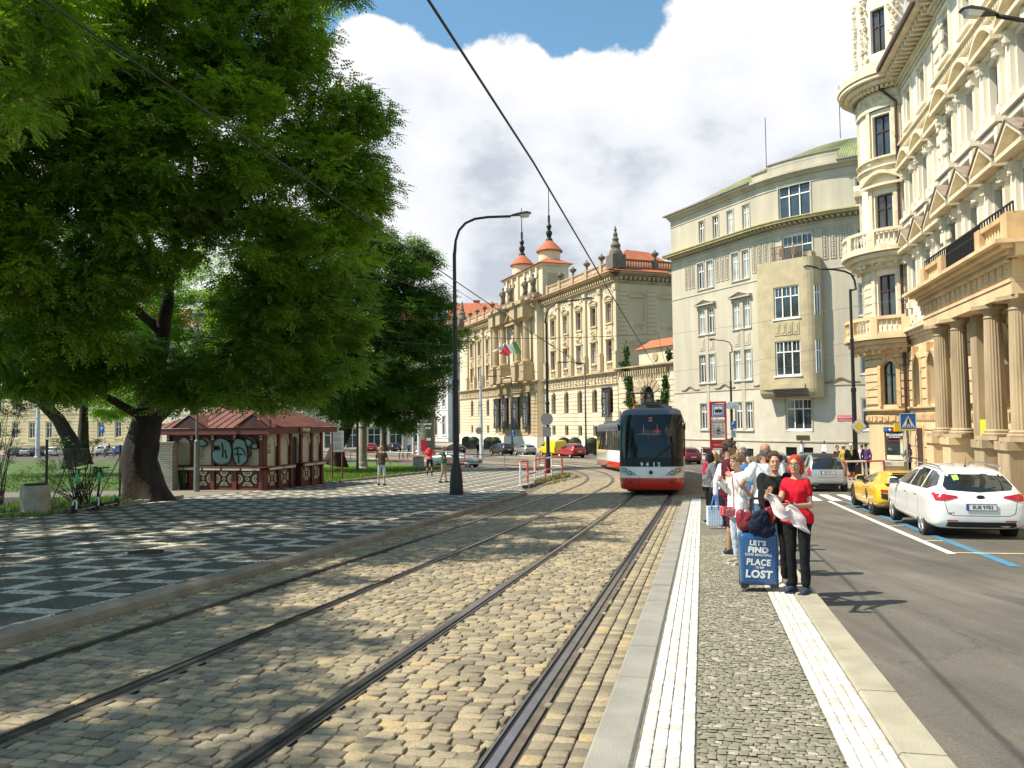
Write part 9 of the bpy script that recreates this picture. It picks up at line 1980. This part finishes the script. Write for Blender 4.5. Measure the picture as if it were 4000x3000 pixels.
 for i,s_ in enumerate((-1,1)):
  e_,w_=A[i];thick=(.043 if female else .050)*build
  capsule(b,sh[i]+Vector((-s_*.02,0,-.01))*k,e_,thick*k,.038*k);capsule(b,e_,w_,.039*k,.026*k)
  hand(b if near else b,ex,w_,e_,s_,k,.55 if near else .4)
  lt=.083 if female else .080;capsule(b,hips[i],knees[i],lt*k,.055*k);capsule(b,knees[i],knees[i].lerp(ank[i],.35)+Vector((0,-.015,0)),.054*k,.055*k);capsule(b,knees[i].lerp(ank[i],.35)+Vector((0,-.012,0)),ank[i],.053*k,.036*k)
  capsule(b,ank[i]+Vector((0,-.03,-.045))*k,ank[i]+Vector((s_*.015,.15,-.06))*k,.036*k,.026*k)
 melt(b,'body',sk,t,vox,2,extra=ex)
 wr=.019 if near else 0
 b=MB();lo=.0 if long_top>.08 else .90
 tt=[q for q in tors(.014*loose)];tt=[(q[0]-(.06+long_top if j==0 else 0),*q[1:])for j,q in enumerate(tt)]
 tt=[q for q in tt if q[0]<1.46];tt[0]=(.95-long_top-.05,tt[0][1],tt[0][2],tt[2][3]+.012+flare*.3,tt[2][4]+.012)
 tt=[q for i_,q in enumerate(tt)if i_==0 or q[0]>tt[0][0]+.01];loftz(b,[(up(0,cy,z_).z,up(cx,cy,z_).x,up(cx,cy,z_).y,rx*k,ry*k)for(z_,cx,cy,rx,ry)in tt],26)
 for i,s_ in enumerate((-1,1)):
  e_,w_=A[i];thick=(.052 if female else .060)*build*loose;a0=sh[i]+Vector((-s_*.03,0,-.005))*k
  if sleeve=='short':capsule(b,a0,a0.lerp(e_,.55),thick*k,thick*1.02*k)
  else:capsule(b,a0,e_,thick*k,.050*loose*k);capsule(b,e_,e_.lerp(w_,.93 if sleeve=='long' else .5),.049*loose*k,.036*loose*k)
 if female:
  for s_ in(-1,1):b.ball(up(s_*.07,.085,1.29),.062*k,.05*k,.058*k)
 melt(b,'shirt',top,t,max(vox,.012),3,wr*1.15,9,stretch=(1,1,.5))
 b=MB();loftz(b,[(up(0,0,z_).z,0,up(0,0,z_).y,rx*k,ry*k)for z_,rx,ry in((.84,.14*fb,.115),(.90,.175*fb,.13),(.97,.17*fb,.125),(1.03,.152*fb,.118+belly*.4))],24)
 for i,s_ in enumerate((-1,1)):
  e=knees[i].lerp(ank[i],.92)if not shorts else None
  capsule(b,hips[i]+Vector((0,0,-.02)),knees[i]+(Vector((0,0,-.04))if shorts else Vector()),.088*k,(.074 if shorts else .062)*k)
  if not shorts:capsule(b,knees[i],e,.060*k,(.050+flare)*k)
 if skirt:loftz(b,[(z_*k,0,0,r*k,r*.8*k)for z_,r in((.45,.26),(.7,.22),(.98,.16))],24)
 melt(b,'trousers' if not shorts else 'shorts',bot,t,max(vox,.013),3,wr*.6,8,stretch=(1,1,.7))
 for i,s_ in enumerate((-1,1)):
  b=MB();a=ank[i]
  capsule(b,a+Vector((0,-.045,-.045))*k,a+Vector((s_*.018,.155,-.052))*k,.044*k,.036*k,12);b.ball(a+Vector((0,-.01,-.02))*k,.046*k,.055*k,.045*k)
  o=melt(b,'shoe',shoes,t,.013 if near else .03,2)
  if near:c=MB();c.box(a.x-.042*k,a.x+.05*k,a.y-.09*k,a.y+.19*k,a.z-.085*k,a.z-.07*k);c.build('sole',shoe_w if shoes!=mule else mule,o)
 if hs!='bald':
  b=MB();q=14 if near else 6;rs=random.Random(int(x*100)+int(H*100))
  b.ball(P(0,-.022,.035),.083*k,.094*k,.092*k,18,12,M=Rz)
  if hs=='fringe':b.ball(P(0,.062,.078),.060*k,.032*k,.030*k,12,8,M=Rz)
  if hs in('bob','long'):
   dn=-.085 if hs=='bob' else-.2
   for s_ in(-1,1):
    capsule(b,P(s_*.058,-.012,.05),P(s_*.072,-.018,dn),.030*k,.028*k);capsule(b,P(s_*.045,-.055,.03),P(s_*.05,-.07,dn),.045*k,.045*k)
    capsule(b,P(s_*.015,.05,.098),P(s_*.066,.05,.03),.020*k,.013*k)
   capsule(b,P(0,-.06,.03),P(0,-.075,dn),.05*k,.05*k)
  if hs=='curly' or hs=='short' or hs=='fringe':
   for _ in range(46 if hs=='curly' else 30):
    a=rs.uniform(0,6.28);e_=rs.uniform(-.25,1.5);cx,cy,cz=math.cos(a)*math.cos(e_),math.sin(a)*math.cos(e_),math.sin(e_)
    if cy>.35 and cz<.45:continue
    R_=rs.uniform(.016,.028)*(1.5 if hs=='curly' else .85);b.ball(P(cx*.078,-.022+cy*.092,.035+cz*.088),R_*k,R_*k,R_*k,8,6)
  if hs=='pony':capsule(b,P(0,-.11,.02),P(0,-.15,-.12),.035*k,.02*k)
  melt(b,'hair',hair,t,.009 if near else(.02 if y<45 else .03),1,.009 if near else 0,42)
 elif near:
  b=MB();
  for a in np.linspace(math.pi*.95,2.05*math.pi,12):b.ball(P(.070*math.cos(a),-.012+.088*math.sin(a),.0),.012*k,.012*k,.045*k,8,6)
  melt(b,'hair',hair,t,.01,2,.003,60)
 if hat=='cap':b=MB();b.ball(P(0,-.012,.062),.088*k,.102*k,.075*k,16,8,M=Rz);b.obox(P(0,.115,.05),.13*k,.10*k,.012*k,M=Rz);melt(b,'cap',hat_m,t,.012 if near else .02,1)
 if hat=='brim':b=MB();b.ball(P(0,-.012,.075),.088*k,.1*k,.075*k,16,8);b.lathe([(.0,-.01),(.17*k,-.01),(.17*k,.01),(0,.01)],P(0,0,.06),20);melt(b,'sun_hat',cl('straw',(.45,.34,.16)),t,.02,1)
 if near:
  ew=mat('eye_white',(.6,.58,.55),.3);ei=mat('eye_iris',(.05,.035,.025),.2);lip=mat('lips',(.42,.13,.11),.5);br=mat('eyebrow',(.06,.035,.02),.8)
  for s_ in(-1,1):
   b=MB();b.ball(P(s_*.030,.0835,.008),.0125*k,.006*k,.0055*k,10,6,M=Rz);eo=b.build('eye',ew if sk!=sk_d else ew,t,smooth=True);b=MB();b.ball(P(s_*.030,.0885,.008),.0052*k,.0025*k,.0052*k,8,6,M=Rz);b.build('iris',ei,eo,smooth=True)
   b=MB();b.tube([P(s_*.014,.091,.026),P(s_*.030,.090,.031),P(s_*.047,.081,.026)],.0036*k,6);b.build('eyebrow',br,t,smooth=True)
  b=MB();b.tube([P(-.024,.089,-.058),P(-.008,.0985,-.056),P(.008,.0985,-.056),P(.024,.089,-.058)],[.003*k,.006*k,.006*k,.003*k],8,sy=.8);b.build('mouth',lip,t,smooth=True)
 if glasses:
  b=MB();r_=.0022 if glasses!='sun' else .003
  for s_ in(-1,1):
   b.tube([P(s_*.031+.021*math.cos(a),.102-abs(s_*.031+.021*math.cos(a))*.12,.006+.015*math.sin(a))for a in np.linspace(0,6.283,13)],r_*k,5);b.tube([P(s_*.052,.096,.010),P(s_*.078,.03,.010),P(s_*.080,-.01,.006)],r_*k,5)
  b.tube([P(-.01,.104,.010),P(.01,.104,.010)],r_*k,5);go=b.build('glasses',shoe_k if glasses=='sun' else mat('rim_metal',(.35,.28,.22),.3,.8),t)
  if glasses=='sun':
   b=MB()
   for s_ in(-1,1):b.ball(P(s_*.031,.099,.004),.022*k,.004*k,.017*k,12,6,M=Rz)
   b.build('lens',mat('sunglass',(.01,.01,.012),.08),go,smooth=True)
 return t
hat_m=cl('cap_pale',(.50,.30,.26))
RWx,RWy=3.34,9.42
person('woman with copper red hair, glasses and red T-shirt holding a pale pink scarf',RWx,RWy,1.60,218,redc,blackc,sk_l,h_red,'bob',female=True,near=True,shoes=mule,world=[(at(3165,1975,9.30),at(3090,1978,9.05)),(at(3048,1952,9.28),at(3003,1932,9.02))],flare=.006,glasses='metal',head=-6,stance=.085,sleeve='short',loose=.92,build=.94)
person('curly-haired woman in black top and jacket just left of the red-haired woman',3.28,10.0,1.62,192,blackc,blackc,sk_l,h_br,'curly',female=True,near=True,shoes=shoe_g,world=[None,(at(2985,1975,9.85),at(2998,1930,9.6))],sleeve='half',build=1.15,loose=1.15,stance=.1)
person('bald man seen from behind in white T-shirt with one hand on his hip',3.68,11.6,1.76,6,whitec,jean,sk_t,h_g,'bald',near=True,arms=[((-.36,-.04,1.16),(-.20,.05,.98)),None],build=1.05,belly=.03,loose=1.02)
person('woman in white blouse and pale jeans with hand at her chin and pink shoulder bag',3.33,11.85,1.60,252,whitec,jean_l,sk_l,h_bl,'fringe',female=True,near=True,sleeve='long',arms=[((-.22,.06,1.18),(-.10,.16,1.38)),((.24,.03,1.17),(.10,.24,1.33))],long_top=.14,shoes=mat('shoe_pale_gold',(.36,.30,.22),.5),loose=1.05,build=.98)
person('tall man in maroon T-shirt with sunglasses looking to the right',3.50,12.9,1.83,105,maroon,maroon,sk_t,h_br,'fringe',near=True,shorts=True,glasses='sun',shoes=shoe_k,build=.95)
person('grey-haired man with glasses and blue shirt behind the tall man',4.34,15.0,1.70,262,bluec,jean,sk_t,h_g,'short',near=True,glasses='metal',build=1.05,belly=.03)
person('short person with tousled light brown hair half hidden behind the bald man',4.35,14.4,1.52,300,bluec,jean,sk_l,h_bl,'curly',near=True,female=True)
person('woman in crimson top under grey hooded jacket at the left end of the queue',4.52,18.3,1.62,258,greyc,blackc,sk_d,h_k,'bob',female=True,near=True,sleeve='long',build=1.15,loose=1.25,belly=.04)
c=MB();c.ball((-.0,.115,1.17),.095,.05,.24,14,10);o=c.build('inner_top',crim,bpy.data.objects[[q.name for q in bpy.data.objects if q.name.startswith('person')and not q.parent][-1]],smooth=True)
person('woman in lavender cardigan over white top carrying the blue and white shopper',4.62,17.3,1.60,240,lav,navy,sk_d,h_k,'short',female=True,near=True,sleeve='long',build=1.18,loose=1.25,belly=.05,world=[None,(at(2797,1880,17.2),at(2794,1935,17.1))])
LP_=[q for q in bpy.data.objects if q.name.startswith('person')and not q.parent][-1];c=MB();c.ball((.0,.13,1.12),.10,.05,.25,14,10);c.build('inner_top',whitec,LP_,smooth=True)
person('person with dark sun hat behind the woman in the lavender cardigan',5.22,19.8,1.66,230,blackc,navy,sk_d,h_k,'short',hat=None,near=False)
person('blond woman whose face shows between the heads at the left of the queue',5.38,21.2,1.62,215,tan_,jean,sk_l,h_y,'bob',female=True)
pinkm=mat('pale_pink_silk',(.74,.62,.60),.55,bump=.3,bscale=25,var=.05)
def ribbon_cloth(pts,w0,name,m,parent=None,wv=.012,drop=Vector((0,0,-1)),thick=.006):
 P_=[];n=len(pts)
 for i in range(n-1):
  p0,p1,p2,p3=pts[max(i-1,0)],pts[i],pts[i+1],pts[min(i+2,n-1)]
  for k_ in range(8):
   u=k_/8;P_.append((.5*((2*p1[0])+(-p0[0]+p2[0])*u+(2*p0[0]-5*p1[0]+4*p2[0]-p3[0])*u*u+(-p0[0]+3*p1[0]-3*p2[0]+p3[0])*u**3),p1[1]+(p2[1]-p1[1])*u))
 P_.append(pts[-1]);vs=[];fs=[];k=9
 for i,(p,w)in enumerate(P_):
  d=(P_[min(i+1,len(P_)-1)][0]-P_[max(i-1,0)][0]).normalized();s_=drop-d*drop.dot(d)
  s_=s_.normalized()if s_.length>.15 else Vector((1,0,0));nn_=d.cross(s_)
  for j in range(k):v=j/(k-1)-.5;vs.append(tuple(p+s_*(v*w)+nn_*(wv*math.sin(v*19+i*.13)+.5*wv*math.sin(v*7+i*.4))))
 for i in range(len(P_)-1):
  for j in range(k-1):fs.append((i*k+j,i*k+j+1,(i+1)*k+j+1,(i+1)*k+j))
 c=MB();c.add(vs,fs);o=c.build(name,m,parent,smooth=True);so_=o.modifiers.new('s','SOLIDIFY');so_.thickness=thick;bake(o);return o
hA=at(3003,1925,8.95);hB=at(3080,1985,8.98)
t=thing('scarf','pale pink scarf stretched between the hands of the red-haired woman','scarf',hA)
o=ribbon_cloth([(at(2990,1930,8.98),.05),(at(3020,1950,8.92),.10),(at(3045,1995,8.88),.14),(at(3070,2018,8.87),.09),(at(3085,1992,8.90),.07)],.1,'loop',pinkm);hang(o,t)
o=ribbon_cloth([(at(3078,1975,8.90),.05),(at(3098,2002,8.88),.13),(at(3122,2038,8.86),.15),(at(3140,2062,8.86),.07),(at(3170,2086,8.86),.008)],.1,'loose_end',pinkm);hang(o,t)
c=MB();wq=at(3100,1972,9.03);c.lathe([(.030,-.008),(.033,0),(.030,.008)],wq,14,M=Vector((1,.1,0)).to_track_quat('Z','Y').to_matrix());o=c.build('wrist_watch',chrome);tag(o,'white metal watch on the wrist of the red-haired woman','watch')
bl_s=mat('suitcase_blue',(.012,.085,.23),.28,coat=.6,var=.1,vscale=3,bump=.1,bscale=80)
SCx=Vector((2.93,9.62,g(9.6)+.15));t=thing('suitcase',"upright blue hard suitcase reading let's find some beautiful place to get lost",'suitcase',SCx,rad(-9));wS,hS,dS=.44,.61,.25
bm=bmesh.new();bmesh.ops.create_cube(bm,size=1);bmesh.ops.scale(bm,vec=(wS,dS,hS),verts=bm.verts);bmesh.ops.translate(bm,vec=(0,0,.075+hS/2),verts=bm.verts);bmesh.ops.bevel(bm,geom=bm.edges[:],offset=.055,segments=5,profile=.6,affect='EDGES');me=bpy.data.meshes.new('shell');bm.to_mesh(me);bm.free();me.materials.append(bl_s);o=bpy.data.objects.new('shell',me);COL.objects.link(o);o.parent=t;me.polygons.foreach_set('use_smooth',[True]*len(me.polygons));me.set_sharp_from_angle(angle=rad(50))
c=MB();c.box(-wS/2-.003,wS/2+.003,.0,.014,.10,.64);c.build('zip',shoe_k,t)
for q in(-1,1):
 for f_ in(-1,1):
  c=MB();c.box(q*(wS/2-.05)-.045,q*(wS/2-.05)+.045,f_*.07-.045,f_*.07+.045,.05,.105);cp=c.build('corner_cap',shoe_k,t);c=MB();M_=Matrix.Rotation(math.pi/2,3,'Y')
  for o_ in(-.016,.016):c.lathe([(0,-.009),(.022,-.009),(.027,-.006),(.027,.006),(.022,.009),(0,.009)],(q*(wS/2-.045)+o_,f_*.075,.028),14,M=M_)
  c.build('wheel',mat('wheel_grey',(.20,.19,.15),.6),cp)
whl=mat('suitcase_print',(.74,.76,.76),.5);yf=-dS/2-.004
for s_,w_,h_,z_,x_,bo in(("LET'S",.185,.062,.578,-.015,.012),('FiND',.235,.070,.497,-.012,.024),('SOME BEAUTIFUL',.31,.030,.438,-.01,.008),('PLACE',.275,.078,.352,-.012,.016),('TO GET',.10,.024,.289,.0,.008),('LOST',.305,.096,.212,-.01,.022)):
 o=text(s_,1,'lettering',whl,t,None,.02,bold=bo/w_*.6,space=1.08);vv=o.data.vertices;xs_=[v.co.x for v in vv];ys_=[v.co.y for v in vv];ax,ay=(min(xs_)+max(xs_))/2,(min(ys_)+max(ys_))/2
 Mf=face_M((x_,yf,z_),(1,0,-.05),(.05,0,1));kx,ky=w_/(max(xs_)-min(xs_)),h_/(max(ys_)-min(ys_))
 for v in vv:q_=v.co;v.co=Mf@Vector(((q_.x-ax)*kx+(q_.y-ay)*ky*.06,(q_.y-ay)*ky,q_.z*.1))
c=MB()
for q in(-.075,.075):c.box(q-.010,q+.010,-.05,-.03,.67,1.06)
c.tube([(-.078,-.04,1.05),(-.078,-.04,1.085),(-.05,-.04,1.095),(.05,-.04,1.095),(.078,-.04,1.085),(.078,-.04,1.05)],.015,8);c.build('pull_handle',shoe_k,t);c=MB();c.tube([(.203,-.02,.50),(.222,-.02,.48),(.222,-.02,.38),(.203,-.02,.36)],.010,6);c.build('side_handle',shoe_k,t)
def blobthing(name,lab,cat,prims,m,vox=.012,wr=.012,ws=8):
 c=MB();p0=Vector(prims[0][0])
 for(p,rx,ry,rz_)in prims:c.ball(p,rx,ry,rz_,14,10)
 t_=thing(name,lab,cat,p0);o=melt(c,'fabric',m,None,vox,2,wr,ws);hang(o,t_);return t_
Z0=SCx.z;X0,Y0=SCx.x,SCx.y
tb_=blobthing('travel_bag','dark red duffel bag lying across the top of the blue suitcase','bag',[((X0-.12,Y0+.07,Z0+.80),.11,.10,.12),((X0+.06,Y0+.08,Z0+.80),.13,.10,.13),((X0+.15,Y0+.07,Z0+.84),.07,.08,.14),((X0-.18,Y0+.05,Z0+.86),.05,.06,.09)],mat('dark_red_nylon',(.20,.012,.022),.5,var=.2))
c=MB();c.tube([(X0-.17,Y0-.10,Z0+.88),(X0-.20,Y0-.11,Z0+.97),(X0-.13,Y0-.1,Z0+1.0),(X0-.10,Y0-.10,Z0+.90)],.012,6);c.tube([(X0+.12,Y0-.08,Z0+.98),(X0+.16,Y0-.09,Z0+1.02),(X0+.20,Y0-.08,Z0+.92),(X0+.18,Y0-.08,Z0+.84)],.012,6);hang(c.build('strap',cl('dusty_red',(.36,.06,.08))),tb_)
blobthing('backpack','crumpled dark navy jacket hanging over the front of the blue suitcase','jacket',[((X0-.0,Y0-.12,Z0+.83),.11,.06,.13),((X0-.05,Y0-.14,Z0+.77),.10,.05,.09),((X0+.06,Y0-.14,Z0+.73),.11,.045,.08),((X0+.04,Y0-.10,Z0+.88),.08,.06,.08),((X0+.05,Y0-.14,Z0+.68),.06,.03,.04)],cl('night_navy',(.012,.017,.035)),wr=.02,ws=11)
pkm=mat('coral_leather',(.66,.10,.11),.45,var=.1);p=at(2842,1998,11.6);t=thing('shoulder_bag','small coral pink shoulder bag with wavy pattern on the hip of the woman in white','bag',p,rad(12));bm=bmesh.new();bmesh.ops.create_cube(bm,size=1);bmesh.ops.scale(bm,vec=(.23,.08,.14),verts=bm.verts);bmesh.ops.bevel(bm,geom=bm.edges[:],offset=.02,segments=3,affect='EDGES');me=bpy.data.meshes.new('case');bm.to_mesh(me);bm.free();me.materials.append(pkm);o=bpy.data.objects.new('case',me);COL.objects.link(o);o.parent=t;o.rotation_euler=(0,rad(8),0)
c=MB();
for i in range(3):c.tube([(-.1+.2*j/14,-.0425,-.03+i*.03+.012*math.sin(j*1.1))for j in range(15)],.004,5)
c.build('wavy_pattern',cl('rose',(.78,.42,.42)),t);c=MB();c.tube([(.09,-.02,.06),(.09,-.03,.25),(.07,-.03,.50),(.04,.05,.64)],.009,6,sy=.4);c.build('strap',pkm,t)
p=at(2790,2010,17.05);t=thing('shopping_bag','blue and white checked shopper held at the left of the queue','bag',p);c=MB();c.box(-.15,.15,-.07,.07,-.22,.18,3);bgm=brick_mat('shopper_print',(.60,.68,.78),(.68,.74,.80),(.16,.34,.62),.05,.05,.004,uv=False,bump=.1,offset=0.);nt=bgm.node_tree;[n for n in nt.nodes if n.type=='MAPPING'][0].inputs['Rotation'].default_value=(math.pi/2,0,0);c.build('sack',bgm,t)
c=MB()
for x0_,x1_ in((-.07,-.01),(.07,.01)):c.tube([(x0_,-.072,.10),(x0_,-.075,.20),(x1_,-.03,.40)],.016,6,sy=.4)
c.build('handle',mat('shopper_blue',(.03,.22,.55),.6),t)
person('bald man in brown shirt and blue jeans walking on the patterned pavement',-6.37,38.6,1.92,20,olive,jean_l,sk_t,h_g,'bald',sleeve='short',stance=.14,build=1.1,belly=.03,arms=[None,((.28,.06,1.16),(.30,.22,1.0))],shoes=shoe_k)
RB_=person('man in salmon shirt and dark jeans wearing a red rucksack beside the concrete bin',-5.15,49.2,1.92,5,pinkc,navy,sk_t,h_k,'short',stance=.13,arms=[((-.27,.05,1.18),(-.16,.2,1.12)),((.27,.05,1.18),(.16,.2,1.12))])
t=thing('rucksack','bright red rucksack on the back of the man in salmon shirt','rucksack',(-5.15,48.95,g(49)+1.6));c=MB();c.ball((0,0,0),.19,.12,.27,14,10);c.ball((0,-.09,-.06),.13,.07,.14,12,8);melt(c,'pack',mat('rucksack_red',(.60,.015,.03),.6),t,.025,2);c=MB();c.tube([(-.12,-.11,.12),(0,-.14,.14),(.12,-.11,.12)],.012,5);c.tube([(-.13,.05,.2),(-.15,.16,.24)],.02,5);c.tube([(.13,.05,.2),(.15,.16,.24)],.02,5);c.build('strap',maroon,t)
person('man in bottle green shirt, beige shorts and cap looking at his phone near the lamp',-3.55,40.7,1.86,98,greenc,tan_,sk_t,h_g,'short',hat='cap',shorts=True,arms=[((-.24,.08,1.17),(-.10,.30,1.16)),((.24,.08,1.17),(.10,.30,1.16))],step=.12,shoes=shoe_k,belly=.04)
p=at(1868,1765,100);person('man in black suit standing left of the white mast',p.x,100,1.82,200,blackc,blackc,sk_l,h_br,sleeve='long',z=.0)
p=at(1953,1745,122);person('man in black suit beside the trough pair before the palace',p.x,122,1.85,150,blackc,blackc,sk_l,h_g,sleeve='long')
for px,lab,c_,hh in((2358,'person in navy clothes, left one of the pair beside the second tram section',navy,1.72),(2371,'person in black, right one of the pair beside the second tram section',blackc,1.86)):
 p=at(px,1700,101);person(lab,p.x,101,hh,20,c_,navy,sk_t,h_k,sleeve='short')
p=at(425,1780,112);person('dark-haired woman in black sitting at the far edge of the lawn',p.x,112,1.75,200,blackc,blackc,sk_l,h_br,'long',female=True,sit=True,z=.75)
t=thing('park_bench','low dark bench under the sitting woman at the edge of the lawn','bench',(p.x,112.1,g(112)+.7));c=MB();c.box(-.8,.8,-.2,.25,.38,.44);c.build('seat',olive,t)
for q in(-.65,.65):c=MB();c.box(q-.04,q+.04,-.18,.2,-.6,.38);c.build('leg',conc,t)
p=at(1597,1760,106);person('rider in blue jacket and dark helmet by the parked cars left of the advertising pillar',p.x,106,1.8,150,bluec,blackc,sk_l,h_k,sleeve='long',z=0)
def PR(px,d,lab,H,face,**k):q=at(px,1800,d);return person(lab,q.x,d,H,face,**k)
PR(3272,41,'dark curly-haired woman in black top left of the mustard jacket',1.62,190,top=blackc,bot=navy,hair=h_k,hs='curly',female=True,arms=[((-.22,.1,1.15),(-.05,.2,1.28)),None])
PR(3298,40,'woman in mustard jacket and straw hat at the corner railing',1.68,180,top=yelc,bot=tan_,hair=h_bl,hs='bob',female=True,sleeve='long',hat='brim')
hat_m=cl('cap_white',(.62,.62,.62));PR(3325,38,'tall person in black jacket, lime top, black shorts and pale cap behind the railing',1.74,185,top=blackc,bot=blackc,hair=h_k,sleeve='long',hat='cap',shorts=True,build=1.1,loose=1.2,shoes=shoe_k)
LP_=[q for q in bpy.data.objects if q.name.startswith('person')and not q.parent][-1];c=MB();c.ball((.0,.115,1.30),.06,.05,.15,10,8);c.build('inner_top',cl('lime',(.26,.36,.06)),LP_,smooth=True)
PR(3368,43.4-1.5,'person in cream shirt partly hidden by the foot of the right-hand lamp',1.66,20,top=whitec,bot=tan_,hair=h_br)
PR(3384,41,'person in purple shirt walking away past the corner tower',1.72,15,top=purple,bot=blackc,hair=h_br,sleeve='long')
PR(3550,39.6,'woman with long black hair in black and white patterned blouse at the exchange window',1.70,330,top=brick_mat('patterned_blouse',(.50,.51,.53),(.30,.31,.34),(.03,.03,.05),.06,.05,.018,uv=False,bump=0,wob=.03),bot=blackc,hair=h_k,hs='long',female=True,sleeve='long',build=1.1,long_top=.1,loose=1.3,arms=[((-.26,.12,1.14),(-.12,.32,1.2)),((.34,.08,1.18),(.30,.28,1.25))])
PR(3133,61,'man in white shirt with hand to his mouth, left one by the grey building',1.78,100,top=whitec,bot=navy,hair=h_br,sleeve='long',arms=[((-.22,.15,1.2),(-.06,.22,1.5)),None],sk=sk_t)
PR(3221,62,'man in white shirt walking left, right one by the grey building',1.76,255,top=whitec,bot=navy,hair=h_k,sleeve='long',sk=sk_t)
